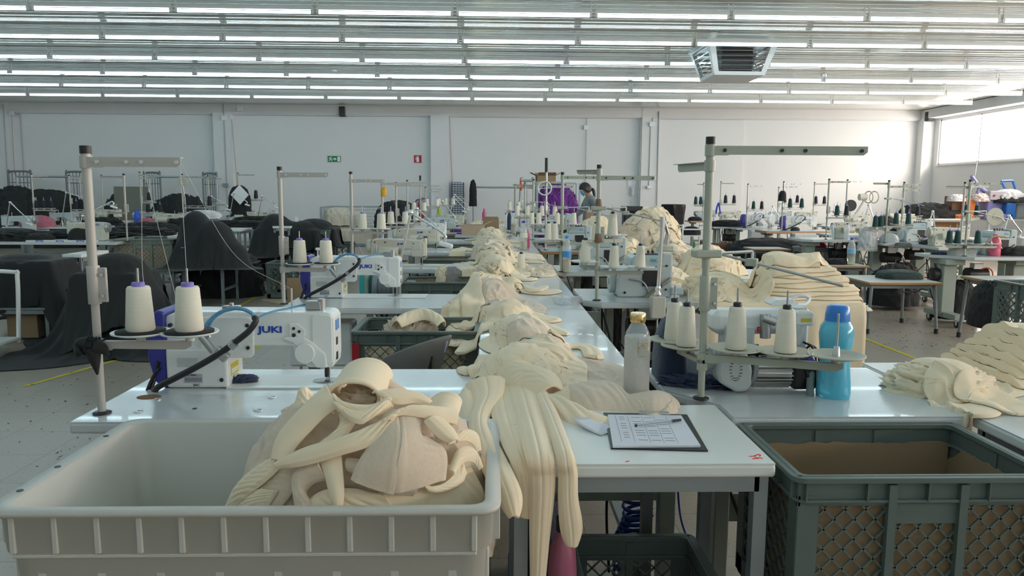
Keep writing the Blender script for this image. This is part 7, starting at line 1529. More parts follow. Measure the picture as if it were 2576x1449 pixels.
    for i in range(10):
        for j in range(13):
            u=i/9; a=(j/12-.5)*2.0; r=.100+.012*math.sin(u*PI)+.006*math.cos(u*18)*.3; G[i,j]=(-r*math.cos(a)*(1-.12*(1-u)),r*.80*math.sin(a),-.095+.105*u)
    MB().grid(G).obj('face_mask',MK,ho,solid=.002); 
    for sy in(-1,1): MB().tube([(-.045,sy*.074,.0),(.0,sy*.082,.005),(.03,sy*.084,.02)],.0016,5,res=8).obj('mask_strap',WHT2,ho)
    G=np.zeros((22,32,3))
    for i in range(22):
        for j in range(32):
            a=2*PI*j/32; ca,sa=math.cos(a),math.sin(a); low=-.62 if ca>.0 else (-.62+.95*min(1,-ca*1.6)); th0=math.acos(max(-1,min(1,low))); th_=th0*i/21
            G[i,j]=(.110*math.sin(th_)*ca+.004,.087*math.sin(th_)*sa,.127*math.cos(th_))
    MB().grid(G,closed_v=True).obj('hair',HR_,ho,solid=.006); 
    MB().tube([(.085,0,-.03),(.12,-.01,-.07),(.11,-.02,-.13),(.085,-.03,-.20),(.055,-.03,-.27)],[.022,.026,.028,.020,.006],10,res=20).obj('ponytail',HR_,ho)
    return t
person()
HB=HField(-.75,1.0,2.2,12.5,.0)
def setrect(x0,x1,y0,y1,z):
    i0,i1=[int(np.clip((x-HB.x0)/HB.res,0,HB.nx)) for x in (x0,x1)]; j0,j1=[int(np.clip((y-HB.y0)/HB.res,0,HB.ny)) for y in (y0,y1)]; HB.h[i0:i1,j0:j1]=z
HB.h[:]=.70
for y,dd in zip(LY,LD): setrect(-.75,TXR,y,y+dd,TZP)
setrect(BNX0,BNX1,2.27,11.2,TZP); setrect(.55,1.0,4.46,5.12,TZP)
for (x,y,sx,sy,sz,w_) in ((.10,2.62,.13,.16,.075,'over the gap at the near end of the bench'),(.20,2.95,.12,.15,.06,'under the sweeping leg'),(.13,3.35,.12,.22,.085,'under the pleated piece'),(.07,3.95,.12,.2,.055,'at the first bench seam'),(-.01,4.62,.10,.28,.12,'at the left edge of the second bench section'),(.10,5.05,.10,.25,.05,'behind the creased panels'),
    (.02,6.0,.13,.30,.12,'before the lone thread cone'),(.03,6.9,.14,.35,.15,'on the third bench section'),(.0,8.0,.16,.40,.13,'left of the open sleeve'),(.02,9.1,.17,.45,.13,'on the far bench section'),(-.02,10.3,.16,.45,.15,'near the end of the bench')):
    filler(HB,x,y,sx,sy,sz,'crumpled cream garment half buried %s'%w_)
def bp(pts,w,lab,**k): return piece(HB,pxs(pts,k.pop('z',.80)),w,lab,**k)
# far to near so that nearer pieces lie on top where they overlap
rg=random.Random(11)
far=[((1180,600),(1240,590),(1300,585)),((1190,585),(1230,575),(1290,578)),((1200,570),(1250,566),(1300,570)),((1195,560),(1230,556),(1275,562)),((1210,610),(1260,600),(1330,606)),((1170,625),(1230,612),(1300,618)),((1180,640),(1235,626),(1290,620)),((1215,552),(1250,548),(1290,552)),((1190,566),(1222,548),(1262,545))]
fl=['cream piece across the far bench before the yellow-liquid bottle','cream piece behind the navy bottle on the far bench','rumpled cream piece at the far third of the bench','cream piece under the cardboard boxes at the bench end','long cream leg pointing right at the far bench','cream flap hanging left off the far bench','crumpled grey-cream piece on the fourth bench section','farthest cream piece on the bench','small cream lump beside the pink bottle']
for i,(p,l) in enumerate(zip(far,fl)):
    bp(p,[.20,.30,.22],l,fold=.035,ff=9,th=.03,m=CREAM if i%3 else FLEECE)
for i in range(5):
    y=[590,575,562,603,618][i]; x=[1215,1225,1235,1225,1225][i]
    bp([(x-28,y+3),(x,y-2),(x+38,y+2)],[.16,.26,.14],'rumpled cream heap %s along the far bench'%['near the yellow bottle','beside the navy bottle','by the boxes','left of the big clear bottle','left of the open cream sleeve'][i],fold=.05,ff=8,th=.05)
bp([(1160,620),(1150,632),(1180,645),(1210,640)],[.12,.16,.14],'cream piece with a pointed corner hanging over the left bench edge',fold=.02)
bp([(1210,640),(1240,630),(1290,640)],[.20,.34,.22],'grey-cream crumpled piece near the sixth table edge',m=FLEECE,fold=.045,ff=9,th=.05)
bp([(1285,640),(1310,632),(1345,640),(1365,650)],[.14,.20,.24,.16],'cream piece with an open round sleeve end on the far bench',fold=.02,zup=[.05,.0,.01,.06])
bp([(1270,655),(1310,652),(1365,655)],[.08,.12,.10],'flat folded cream strip under the open sleeve piece',fold=.006)
bp([(1360,688),(1375,670),(1405,668)],[.16,.26,.18],'crumpled cream pouch at the right edge of the bench by the third table',fold=.05,ff=14,th=.045)
bp([(1185,640),(1230,652),(1275,668),(1285,690)],[.22,.36,.38,.24],'big rumpled cream body piece on the third bench section',fold=.055,ff=9,th=.06,zup=[0,.05,.06,0])
bp([(1160,672),(1190,665),(1240,672),(1275,690)],[.10,.14,.22,.18],'cream leg pointing left over the second seam of the bench',fold=.03,th=.03)
bp([(1260,690),(1290,686),(1320,696),(1349,694)],[.11,.10,.09,.05],'thin cream leg tip lying flat right of the body piece',fold=.008)
bp([(1188,716),(1210,700),(1250,694)],[.10,.18,.12],'cream flap with a folded corner at the left bench edge',fold=.03,th=.03,zup=[0,.03,.02])
bp([(1255,712),(1310,720),(1360,728),(1402,722)],[.14,.12,.13,.10],'long cream leg pointing right across the second bench section',fold=.012,th=.016)
bp([(1280,722),(1320,714),(1345,728),(1372,712)],[.07,.07,.08,.06],'narrow cream strap twisted over the long right leg',fold=.01)
bp([(1080,770),(1120,768),(1160,750),(1200,720),(1240,695)],[.05,.09,.11,.14,.12],'long cream strap trailing left over the second sewing table',fold=.012,th=.014)
bp([(1145,820),(1145,790),(1165,760),(1205,730),(1235,705)],[.09,.09,.10,.13,.12],'cream leg hanging down beside the green crate',fold=.014,th=.02,z=.80)
bp([(1190,790),(1200,760),(1225,735),(1250,705)],[.20,.30,.34,.20],'cream body piece heaped at the left edge of the second bench section',fold=.045,ff=12,th=.045,zup=[0,.03,.06,.02])
bp([(1235,765),(1270,750),(1300,775),(1310,790)],[.20,.34,.30,.18],'soft cream body piece with creased panels on the second bench section',fold=.035,ff=13,th=.03,m=FLEECE)
bp([(1175,790),(1190,775),(1187,745),(1200,722)],[.10,.10,.10,.08],'upright looking cream leg folded at the bench edge',fold=.012,th=.03,zup=[0,.02,.05,.03])
bp([(1225,790),(1300,785),(1360,790),(1399,797)],[.15,.16,.14,.10],'long cream leg pointing right past the first bench seam',fold=.014,th=.016)
bp([(1230,800),(1290,795),(1350,805),(1425,828)],[.18,.18,.14,.06],'cream leg tapering to the right over the nearest bench section',fold=.016,th=.02)
bp([(1154,838),(1190,818),(1240,806),(1300,788)],[.05,.10,.12,.14],'cream leg with a rounded toe hanging left over the bench edge',fold=.012,th=.018)
bp([(1270,800),(1320,800),(1360,830),(1390,848)],[.12,.13,.12,.08],'smooth cream leg bending down to the right on the nearest bench section',fold=.012,th=.02)
bp([(1260,810),(1280,825),(1280,850),(1330,865),(1360,880)],[.12,.16,.24,.28,.14],'cream body piece with fine pleats in the middle of the nearest bench',fold=.03,ff=18,th=.035,zup=[.02,.04,.05,.03,0])
bp([(1330,840),(1350,855),(1378,880)],[.20,.22,.10],'fleecy lining turned outwards on the pleated piece',m=FLEECE,fold=.02,ff=16,th=.02,zup=[.02,.03,.0])
bp([(1165,880),(1210,885),(1250,885),(1300,895),(1350,900)],[.04,.10,.13,.20,.18],'pointed cream leg reaching left over the crate corner',fold=.016,th=.02)
bp([(1175,925),(1185,905),(1230,895),(1280,900)],[.06,.09,.09,.12],'thin curled cream strap over the left bench edge',fold=.01,th=.02)
bp([(1390,890),(1440,900),(1480,930),(1440,960),(1400,985)],[.14,.26,.34,.30,.18],'large fleecy cream panel spread on the right side of the bench',m=FLEECE,fold=.022,ff=10,th=.02)
bp([(1385,870),(1430,858),(1480,862),(1498,890)],[.06,.07,.07,.07],'rolled cream hem band at the right edge of the fleecy panel',fold=.006,th=.03)
bp([(1180,975),(1230,955),(1290,925),(1350,905),(1370,880)],[.09,.12,.14,.15,.14],'broad cream leg sweeping from lower left to the upper right',fold=.012,th=.03,zup=[.0,.03,.05,.05,.03])
bp([(1200,930),(1240,915),(1270,925),(1240,950)],[.12,.18,.20,.12],'cream collar-shaped flap under the sweeping leg',fold=.03,ff=14,th=.04)
bp([(1300,960),(1345,930),(1390,905),(1400,950),(1390,985)],[.16,.20,.22,.20,.16],'cream piece with deep folds right of the sweeping leg',fold=.04,ff=12,th=.04)
bp([(1400,1010),(1440,1000),(1500,985),(1545,975)],[.12,.16,.18,.12],'cream cloth lying flat towards the gold-capped bottle',fold=.02,th=.02)
# --------------------------------------------------------------- pieces over the clipboard table and its front edge (strips in space)
def S(pts): return [at(x,y,Y) for x,y,Y in pts]
G2='cream pieces hanging over the foreground table'
strip3(S([(1170,965,2.36),(1195,1010,2.25),(1180,1060,2.05),(1195,1130,1.88),(1225,1200,1.70),(1262,1265,1.62),(1285,1298,1.60)]),
       S([(1270,950,2.40),(1262,1000,2.28),(1225,1060,2.08),(1250,1110,1.90),(1290,1190,1.70),(1312,1250,1.62),(1300,1300,1.60)]),'cream leg hanging between the bin and the foreground table, lower left one',bulge=.018,th=.011,seam=True,group=G2,fold=.005,seed=2,nu=60)
def SF(pts,z=.788,Yf=1.722):
    out=[]
    for x,y in pts:
        p=on(x,y,z); out.append(p if p.y>=1.768 else at(x,y,Yf))
    return out
strip3(SF([(1272,970),(1290,1030),(1308,1090),(1322,1145),(1332,1185),(1334,1250),(1335,1340),(1337,1449),(1338,1500)]),
       SF([(1340,950),(1362,1030),(1378,1090),(1390,1145),(1394,1185),(1391,1250),(1380,1340),(1369,1449),(1366,1500)]),'long cream leg hanging straight down in front of the foreground table to the picture bottom',bulge=.013,th=.011,seam=True,group=G2,fold=.004,seed=4,nu=70)
strip3(SF([(1345,1000),(1365,1050),(1385,1100),(1401,1145),(1408,1185),(1407,1250),(1412,1330),(1428,1366)]),
       SF([(1375,985),(1405,1050),(1424,1100),(1440,1145),(1449,1185),(1450,1250),(1463,1320),(1448,1370)]),'cream leg with a rounded toe hanging over the foreground table front, right one',bulge=.014,th=.011,seam=True,group=G2,fold=.004,seed=7,nu=60)
strip3(SF([(1225,975),(1236,1040),(1252,1090),(1278,1145),(1296,1185),(1303,1240),(1310,1296)],.782,1.735),
       SF([(1292,960),(1306,1040),(1322,1095),(1337,1145),(1346,1185),(1348,1240),(1336,1300)],.782,1.735),'cream leg underneath the long hanging leg of the foreground table',bulge=.010,th=.010,seam=True,group=G2,fold=.004,seed=9,nu=50)
strip3(S([(1215,1100,2.02),(1225,1078,2.03),(1255,1068,2.02),(1300,1066,2.0)]),S([(1222,1106,1.99),(1235,1090,1.99),(1260,1082,1.99),(1300,1082,1.98)]),'narrow cream strap looping over the bin rim to the foreground table',bulge=.004,th=.004,group=G2,fold=.001)
strip3(S([(1340,1000,2.34),(1400,990,2.3),(1480,1030,2.2),(1560,1060,2.15),(1640,1072,2.15)]),
       S([(1350,1045,2.22),(1400,1060,2.12),(1460,1080,2.04),(1530,1085,2.03),(1600,1083,2.06)]),'smooth cream piece sweeping right over the clipboard table',bulge=.018,th=.009,group=G2,seed=3,nu=50,nv=21)
strip3(S([(1430,975,2.42),(1490,955,2.42),(1540,958,2.4),(1570,990,2.35),(1600,1000,2.3)]),
       S([(1440,1010,2.26),(1490,1035,2.2),(1540,1055,2.17),(1590,1060,2.15),(1630,1060,2.14)]),'folded fleecy cream cloth in front of the grey-sleeved bottle',m=FLEECE,bulge=.028,th=.008,group=G2,seed=5,nu=50,nv=23,fold=.009)
strip3(S([(1585,1000,2.32),(1620,992,2.34),(1660,984,2.35),(1693,1000,2.33),(1694,1030,2.26)]),
       S([(1560,1040,2.20),(1600,1035,2.18),(1640,1045,2.14),(1670,1060,2.13),(1670,1070,2.14)]),'rolled fleece end lying at the top of the clipboard',m=FLEECE,bulge=.026,th=.009,group=G2,seed=6,nu=40,nv=21,fold=.009)
strip3(S([(1600,1052,2.17),(1640,1046,2.15),(1680,1035,2.20),(1695,1015,2.24)]),S([(1596,1080,2.09),(1640,1076,2.09),(1675,1058,2.13),(1694,1040,2.17)]),'fleece underside of the rolled end above the pen',m=FLEECE,bulge=.022,th=.010,group=G2,seed=8,nu=30,fold=.006)
strip3(S([(1225,930,2.55),(1260,960,2.45),(1300,985,2.36),(1350,1000,2.3)]),S([(1300,895,2.6),(1345,920,2.5),(1400,940,2.42),(1420,985,2.34)]),'cream piece bunched over the gap before the bench',bulge=.035,th=.008,group=G2,seed=12,nu=50,nv=27,fold=.014)
strip3(S([(1150,1000,2.3),(1155,1030,2.2),(1165,1060,2.1)]),S([(1190,990,2.32),(1200,1030,2.2),(1195,1070,2.1)]),'small cream fold tucked beside the bin corner',bulge=.02,th=.008,group=G2,seed=13,nu=24)
# --------------------------------------------------------------- heap in the bin
HC=Vector((-.30,1.79,.52)); HA=(.335,.265,.435)
def dome(px,py,lift=0):
    """where the line of sight meets the heap's rounded surface"""
    d=ray(px,py); o=CO-HC; sx,sy,sz=HA[0]+lift,HA[1]+lift,HA[2]+lift
    A=(d.x/sx)**2+(d.y/sy)**2+(d.z/sz)**2; B=2*(o.x*d.x/sx**2+o.y*d.y/sy**2+o.z*d.z/sz**2); Cc=(o.x/sx)**2+(o.y/sy)**2+(o.z/sz)**2-1
    D=B*B-4*A*Cc; t=(-B-math.sqrt(max(D,0)))/(2*A)
    return CO+d*t
G3='cream pieces heaped in the plastic bin'
o=mound((-.30,1.79,.55),.305,.235,.375,'soft cream mass of fleece pieces at the core of the heap in the bin',m=FLEECE,seed=2.7,amp=.10,k=1.2,nu=110,power=2.0,name='cream_garment',cat='garment',group=G3)
def dp(A,B,lab,lift=.01,lb=None,m=CREAM,bulge=.009,seed=1,nu=56,nv=21,th=.005,fold=.006,**k):
    lb=lift if lb is None else lb
    fa=(lambda q: lift if len(q)<3 else q[2]); fb=(lambda q: lb if len(q)<3 else q[2])
    return strip3([dome(q[0],q[1],fa(q)) for q in A],[dome(q[0],q[1],fb(q)) for q in B],lab,m=m,bulge=bulge,seed=seed,nu=nu,nv=nv,th=th,fold=fold,group=G3,**k)
dp([(600,1285),(640,1180),(700,1150),(740,1170)],[(690,1285),(735,1230),(760,1190),(800,1190)],'fleece panel low on the left of the bin heap',.01,m=FLEECE,bulge=0.0186,seed=3)
dp([(740,1290),(800,1240),(860,1230),(960,1235)],[(745,1300),(830,1300),(900,1300),(1000,1290)],'cream folds along the front rim inside the bin',.012,bulge=0.0155,seed=4,fold=.012)
dp([(960,1240),(1040,1200),(1120,1170),(1180,1180)],[(980,1290),(1060,1290),(1140,1290),(1225,1280)],'cream panel at the lower right of the bin heap',.014,bulge=0.0124,seed=5,fold=.01)
dp([(570,1278),(590,1230),(640,1180),(690,1150)],[(574,1284),(620,1240),(670,1205),(705,1175)],'pointed cream tip at the far left of the bin heap',.03,bulge=0.0062,seed=6,th=.006)
dp([(585,1290),(620,1250),(660,1225)],[(660,1290),(680,1260),(700,1230)],'small cream fold beneath the pointed tip in the bin',.02,bulge=0.0124,seed=6)
dp([(745,1280,.03),(735,1200,.035),(760,1170,.04),(800,1155,.045)],[(800,1285,.025),(770,1240,.02),(790,1210,.02),(830,1200,.02)],'rolled fleece edge curving down the left front of the heap',.03,m=FLEECE,bulge=0.0124,seed=7)
dp([(798,1140),(815,1180),(830,1240),(843,1285)],[(855,1120),(862,1180),(865,1240),(858,1290)],'cream band dropping straight down in the front middle of the heap',.042,bulge=0.0074,seed=8,fold=.0055)
dp([(880,1180,.02),(930,1210,.03),(980,1235,.03),(1040,1240,.03)],[(870,1150,.03),(940,1160,.035),(1000,1180,.035),(1060,1200,.03)],'shadowed fleece fold under the large front panel',.03,m=FLEECE,bulge=0.0124,seed=9)
# large fleece panel front centre, lofted over four edges
dp([(965,1045,.05),(940,1100,.055),(900,1165,.055),(882,1205,.05)],[(1000,1030,.06),(1010,1100,.085),(1000,1170,.085),(990,1240,.05)],'left half of the large fleece panel at the front of the heap',.05,m=FLEECE,bulge=0.0074,seed=10,fold=.0055)
dp([(1000,1030,.06),(1010,1100,.085),(1000,1170,.085),(990,1240,.05)],[(1068,1040,.06),(1060,1090,.06),(1120,1130,.055),(1120,1200,.045)],'right half of the large fleece panel at the front of the heap',.05,m=FLEECE,bulge=0.0087,seed=11,fold=.0055)
dp([(690,1165),(770,1120),(870,1090),(960,1050),(1010,1020)],[(700,1172),(760,1168),(860,1140),(940,1115),(985,1075)],'broad cream band running from the lower left up to the middle of the heap',.060,bulge=0.0112,seed=12,fold=.0055)
dp([(683,1150),(700,1090),(760,1020),(820,965)],[(730,1165),(745,1120),(810,1050),(850,1020)],'broad cream leg rising along the left shoulder of the heap',.050,bulge=0.0136,seed=13,fold=.0055)
dp([(800,1015,.03),(850,1035,.03),(850,1075,.04),(800,1120,.045)],[(860,1015,.03),(900,1040,.03),(890,1065,.04),(860,1110,.05)],'cream panel with a stitched edge in the upper left of the heap',.03,bulge=0.0074,seed=14)
dp([(835,1010),(900,1030),(960,1010),(985,990)],[(850,1025),(890,1060),(925,1058),(975,1000)],'cream flap crossing below the curled collar',.066,bulge=0.0087,seed=15)
# curled collar on top: outer roll and fleecy inside
c=dome(905,1000,.01)
def spiral(r0,r1,t0,t1,n,wy,c,tilt=.35,sx=1.35):
    A=[];B=[]
    for k in range(n):
        t=t0+(t1-t0)*k/(n-1); r=r0+(r1-r0)*k/(n-1); x=r*sx*math.cos(t); z=r*math.sin(t)
        A.append(c+Vector((x,-.01,z))); B.append(c+Vector((x+.01,wy,z+.02)))
    return A,B
A,B=spiral(.040,.050,math.radians(-60),math.radians(235),14,.14,c+Vector((-.01,-.01,.0)))
strip3(A,B,'curled cream collar opening towards the camera on top of the heap',bulge=.0,th=.009,nu=60,fold=.002,group=G3,seed=16)
o=mound(c+Vector((-.005,.05,-.035)),.055,.05,.05,'fleecy lining bunched inside the curled collar',m=FLEECE,seed=5,amp=.3,nu=40,name='cream_garment',cat='garment',group=G3)
dp([(838,985,.05),(870,1010,.06),(930,1015,.06),(975,1000,.05)],[(840,1015,.05),(880,1030,.06),(940,1045,.06),(985,1020,.05)],'front hem of the curled collar',.055,bulge=0.0087,seed=17,fold=.002)
dp([(935,985),(990,975),(1050,985),(1085,1010)],[(965,1000),(1000,1015),(1040,1010),(1075,1020)],'cream waistband arching from the collar to the right',.055,bulge=0.0099,seed=18,fold=.0055)
dp([(925,950,-.02),(960,945,-.02),(995,965,-.02),(1020,985,-.02)],[(930,975,0),(965,975,0),(990,985,0),(1010,995,0)],'fleece fold peeking out behind the collar',.0,m=FLEECE,bulge=0.0124,seed=19)
dp([(985,1050),(1030,1018),(1090,1022),(1150,1025)],[(960,1060),(1010,1040),(1080,1050),(1148,1062)],'cream band crossing the right shoulder of the heap',.075,bulge=0.0074,seed=20,fold=.0055)
A,B=spiral(.022,.030,math.radians(-50),math.radians(200),10,.06,dome(1112,1052,.03))
strip3(A,B,'small upright cream loop at the right of the heap',bulge=.0,th=.006,nu=36,fold=.001,group=G3,seed=21)
dp([(1095,1045),(1125,1060),(1148,1090),(1150,1110)],[(1065,1055),(1085,1080),(1110,1100),(1130,1108)],'cream cuff folded over the fleece panel on the right',.075,bulge=0.0124,seed=22)
dp([(1130,1100),(1165,1080),(1200,1090),(1208,1130)],[(1125,1115),(1160,1105),(1185,1110),(1200,1135)],'thin cream strap curling beside the bin corner',.05,bulge=0.0050,seed=23)
dp([(1130,1180),(1150,1130),(1190,1125),(1210,1170)],[(1140,1190),(1165,1160),(1190,1160),(1205,1180)],'curled cream leaf-shaped piece at the right of the bin heap',.045,bulge=0.0074,seed=24)
dp([(1060,1210,.04),(1090,1222,.045),(1130,1205,.045),(1165,1160,.04)],[(1075,1228,.04),(1100,1235,.04),(1150,1220,.04),(1165,1205,.04)],'cream twist at the lower right of the large fleece panel',.04,bulge=0.0074,seed=25)
o=strip3(S([(705,1035,2.14),(740,1010,2.16),(755,975,2.20),(775,985,2.22)]),S([(760,1035,2.12),(785,1025,2.13),(770,990,2.18),(778,1000,2.2)]),'stiff cream curl standing on the sewing table edge left of the heap',bulge=0.0124,th=.006,group=G3,seed=26)
# --------------------------------------------------------------- cream in the green crate by the chair
for i,(x,y,r,h,lab) in enumerate(((-.42,3.85,.15,.17,'cream garment heap sticking out of the green crate, upper folds'),(-.30,3.78,.20,.10,'cream pieces filling the green crate on the right'),(-.50,3.76,.13,.06,'cream pieces filling the green crate on the left'))):
    mound((x,y,.60 if i==0 else .40),r,.13 if i==0 else .15,h+(.0 if i==0 else .18),lab,m=FLEECE if i==0 else CREAM,seed=i*2+3.3,amp=.3,k=1.5,name='cream_garment',cat='garment',group='cream pieces in the green crate',nu=70,nv=36)
for k_,(x_,y_,w_) in enumerate(((-.20,3.68,.13),(-.40,3.68,.12),(-.57,3.70,.09))):
    mound((x_,y_,.37),w_,.075,.30,['cream piece pressed against the right lattice of the green crate','cream piece pressed against the middle lattice of the green crate','cream piece pressed against the left lattice of the green crate'][k_],m=CREAM,seed=k_*3+7.7,amp=.25,k=1.8,power=4,name='cream_garment',cat='garment',group='cream pieces in the green crate',nu=60,nv=36)
strip3(S([(1150,748,4.5),(1142,768,4.25),(1136,785,4.19),(1131,822,4.19)]),S([(1172,748,4.5),(1166,768,4.25),(1161,785,4.19),(1156,824,4.19)]),'narrow cream leg hanging over the second left table edge into the green crate',bulge=.008,th=.010,group='cream garment pieces along the bench',seed=41,fold=.003)
strip3(S([(985,815,3.75),(1010,795,3.85),(1060,780,3.9),(1100,795,3.85),(1120,815,3.8)]),S([(1010,822,3.7),(1030,812,3.75),(1065,800,3.8),(1090,808,3.75),(1100,820,3.7)]),'curved cream collar over the crate heap',bulge=.03,th=.008,group='cream pieces in the green crate',seed=31)
for (x0,x1,y,lab) in ((1105,1122,6.05,'cream'),(1120,1150,6.05,'grey-cream')):
    c=at((x0+x1)/2,650,y); o=mound((c.x,y,.72),.06 if lab=='cream' else .08,.05,.10,lab+' cloth end hanging over the crate of the third table',m=CREAM if lab=='cream' else mat('grey fleece',(.35,.32,.30),.95),seed=7,amp=.3,skirt=.12,nu=30,nv=18,name='cloth',cat='cloth')
# --------------------------------------------------------------- cream stacks on the right
table(1.25,4.35,2.23,5.25,TZP,'white table under the big cream stack and hanging cream sheet',top=TOPW,edge=TOPW,frame=GAL,style='4',name='work_table')
table(1.9,5.75,2.6,6.5,TZP,'white table top between the cream piles behind the stack',top=TOPW,edge=TOPW,frame=GAL,style='4',name='work_table')
table(1.95,8.1,2.55,8.7,.78,'small bare white table right of the far cream piles',top=TOPW,edge=TOPW,frame=GAL,style='4',name='work_table')
table(1.6,9.3,2.5,10.1,TZP,'white table under the far cream piles',top=TOPW,edge=TOPW,frame=GAL,style='4',name='work_table')
table(1.57,7.0,1.90,8.2,TZP,'white table strip under the cream piles left of the lamp column',top=TOPW,edge=TOPW,frame=GAL,style='4',name='work_table')
HR=HField(1.0,2.6,4.0,6.8,.0,.008); HR.h[:]=.72
def setr(H,x0,x1,y0,y1,z):
    i0,i1=[int(np.clip((x-H.x0)/H.res,0,H.nx)) for x in (x0,x1)]; j0,j1=[int(np.clip((y-H.y0)/H.res,0,H.ny)) for y in (y0,y1)]; H.h[i0:i1,j0:j1]=z
setr(HR,1.25,2.23,4.35,5.25,TZP); setr(HR,1.9,2.6,5.75,6.5,TZP)
gs='folded cream sheets in the big stack'
GN=['bottom layer','second layer','third layer','fourth layer','fifth layer','sixth layer','seventh layer','eighth layer','ninth layer','tenth layer','top layer']
for i in range(10):
    q=random.Random(i+50); x0=1.64+q.uniform(-.03,.04)+i*.010; x1=2.30-i*.030+q.uniform(-.03,.03); y=4.64+i*.004+q.uniform(-.012,.012); w_=1-.055*i
    piece(HR,[(x0,y+.02),((x0+x1)/2,y+q.uniform(-.03,.03)),(x1,y+q.uniform(-.03,.02))],[.46*w_,.52*w_,.48*w_,.40*w_],'cream sheet, %s of the big stack at the right end of the table'%GN[i],th=.014,fold=.012,thk=.017,seed=i*2.1,round_end=False,seam=False,group=gs,name='cream_sheet',cat='fabric')
filler(HR,1.44,4.80,.20,.22,.14,'cream sheet crumpled under the loose ones left of the big stack',group='loose cream sheets by the stack')
for i,(x,y,w,l,fo,lab) in enumerate(((1.42,4.60,.34,.40,.05,'cream sheet bunched at the left of the big stack'),(1.36,4.95,.36,.34,.05,'cream sheet heaped behind the finned motor machine'),(1.62,4.95,.40,.40,.06,'high cream fold behind the big stack'),(1.55,4.50,.28,.30,.03,'cream flap folded in front, left of the big stack'),(1.30,4.52,.20,.26,.03,'cream corner nearest the lamp column'))):
    piece(HR,[(x-l/2,y),(x,y+.02),(x+l/2,y-.01)],[w,w*1.1,w*.8],lab,th=.03,fold=fo,ff=7,seed=i*3+1,nv=19,seam=False,group='loose cream sheets by the stack',name='cream_sheet',cat='fabric')
# front sheet hanging down from the table
G=np.zeros((30,50,3))
for i in range(30):
    for j in range(50):
        u=i/29; v=j/49; x=1.22+.98*v; z=TZP+.02-.72*u if u>.0 else TZP+.02; fy=.012*math.sin(v*34+math.sin(v*9)*2)*min(1,u*3)+.02*math.sin(v*11)*u
        G[i,j]=(x,4.335-.02*min(1,u*8)+fy,z)
tag(MB().grid(G).obj('cream_sheet',CREAM,solid=.003),'large cream sheet hanging from the table front down towards the floor','fabric')
pile(1.50,2.0,5.75,6.4,TZP-.02,.22,['rolled cream pile behind the tall near right stand pole, lowest sheet']+['rolled cream pile behind the tall near right pole, %s sheet'%w for w in ('second','third','fourth','top')],seed=21,n=5,group='cream piles behind the big stack')
pile(1.08,1.60,5.45,6.05,.62,.24,['low cream pile by the lamp column, lowest sheet']+['low cream pile by the lamp column, %s sheet'%w for w in ('second','third','top')],seed=25,n=4,group='cream piles behind the big stack')
table(1.05,5.45,1.62,6.05,.62,'low white table under the cream pile by the lamp column',top=TOPW,edge=TOPW,frame=GAL,style='4',name='work_table')
GD='cream piles in the distance'
pile(1.55,2.5,9.3,10.1,TZP,.42,['highest cream pile in the distance right of the second stand pole, lowest sheet']+['highest cream pile in the distance, %s crumpled sheet'%w for w in ('a left','a middle','a right','a front','a top','the topmost','an outer')],seed=3,n=8,group=GD,m2=FLEECE)
pile(1.05,1.62,9.25,9.85,TZP,.34,['cream pile between the distant stand poles, lowest sheet']+['cream pile between the distant stand poles, %s sheet'%w for w in ('second','third','fourth','top')],seed=8,n=5,group=GD)
pile(1.57,2.0,7.0,8.2,TZP,.17,['cream cloths on the strip left of the lamp column, lowest sheet']+['cream cloths on the strip left of the lamp column, %s sheet'%w for w in ('second','third','top')],seed=12,n=4,group=GD,m2=FLEECE)
pile(1.12,1.52,7.2,8.0,TZP,.17,['cream pile just behind the third right machine, lowest sheet']+['cream pile just behind the third right machine, %s sheet'%w for w in ('second','third','top')],seed=15,n=4,group=GD)
table(1.08,7.15,1.54,8.1,TZP,'white table under the cream pile behind the third right machine',top=TOPW,edge=TOPW,frame=GAL,style='4',name='work_table'); table(1.0,9.2,1.58,9.95,TZP,'white table under the cream pile between the distant stand poles',top=TOPW,edge=TOPW,frame=GAL,style='4',name='work_table')
table(.95+.56,7.0,1.55,7.1,TZP,'x',style='4') if False else None
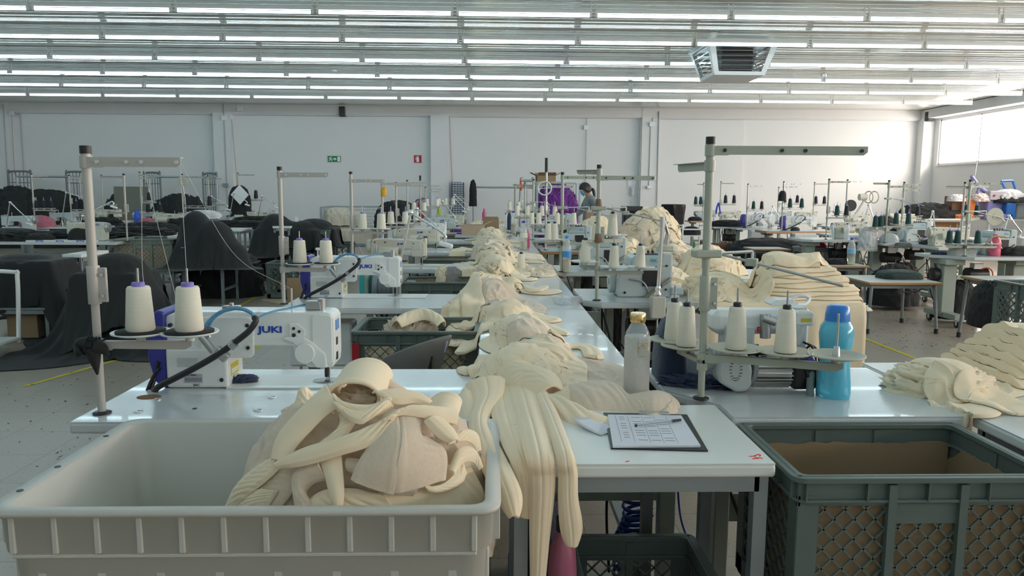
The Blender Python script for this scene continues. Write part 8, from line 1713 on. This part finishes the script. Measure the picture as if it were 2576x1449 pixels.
# cloth on the right foreground tables
HQ=HField(1.0,2.8,1.6,3.2,.0,.006); HQ.h[:]=.70; setr(HQ,.6,1.40,2.24,2.83,TZP); setr(HQ,1.41,2.15,1.66,2.235,TZP); setr(HQ,1.445,2.5,2.26,2.85,TZP)
gq='cream cloths over the right foreground tables'
def qp(pts,w,lab,**k): return piece(HQ,pxs(pts,.79),w,lab,group=gq,**k)
filler(HQ,1.50,2.44,.17,.13,.085,'cream garment crumpled under the puffy cloth at the right table end',group=gq)
qp([(2235,928),(2300,940),(2360,960),(2420,985)],[.03,.08,.16,.14],'pointed cream cloth tip on the right foreground table',fold=.01,th=.012)
qp([(2345,975),(2390,990),(2425,1012),(2440,1035)],[.08,.14,.16,.12],'cream cloth falling over the table end at the right',fold=.03,th=.03)
qp([(2310,925),(2360,915),(2420,930),(2480,950),(2520,985)],[.10,.18,.20,.20,.16],'puffy folded cream cloth at the right end of the near table',fold=.04,ff=12,th=.06,zup=[.02,.06,.07,.05,.0])
qp([(2340,905),(2400,895),(2450,905)],[.10,.16,.10],'upper loop of cream cloth on the puffy fold',fold=.03,th=.05,zup=[0,.05,0])
qp([(2440,1010),(2500,1000),(2555,1030)],[.16,.20,.14],'cream cloth lying flat toward the right picture edge',fold=.02,th=.02)
for i in range(6):
    q=random.Random(i+9); y=2.62+q.uniform(-.02,.02)
    piece(HQ,[(1.76+i*.018,y),(2.02,y+.01),(2.36,y)],[.40-.03*i,.42-.03*i,.40-.03*i],'cream sheet, %s of the folded stack at the right picture edge'%GN[i],thk=.020,fold=.012,seed=i*1.3,round_end=False,seam=False,group='folded cream sheets at the right edge',name='cream_sheet',cat='fabric')
G=np.zeros((26,20,3))
for i in range(26):
    for j in range(20):
        u=i/25; v=j/19; G[i,j]=(1.385+.012*math.sin(v*9)-.0+.01*v, 2.20+.30*v+.01*math.sin(u*6), .79-.45*u) if 0 else (1.415+.10*v+.010*math.sin(v*12+u*2)*u, 2.245+.008*math.sin(v*16)*u+.02*v, .785-.42*u)
tag(MB().grid(G).obj('cream_garment',CREAM,solid=.006),'cream cloth hanging in the gap between the two right foreground tables','garment')
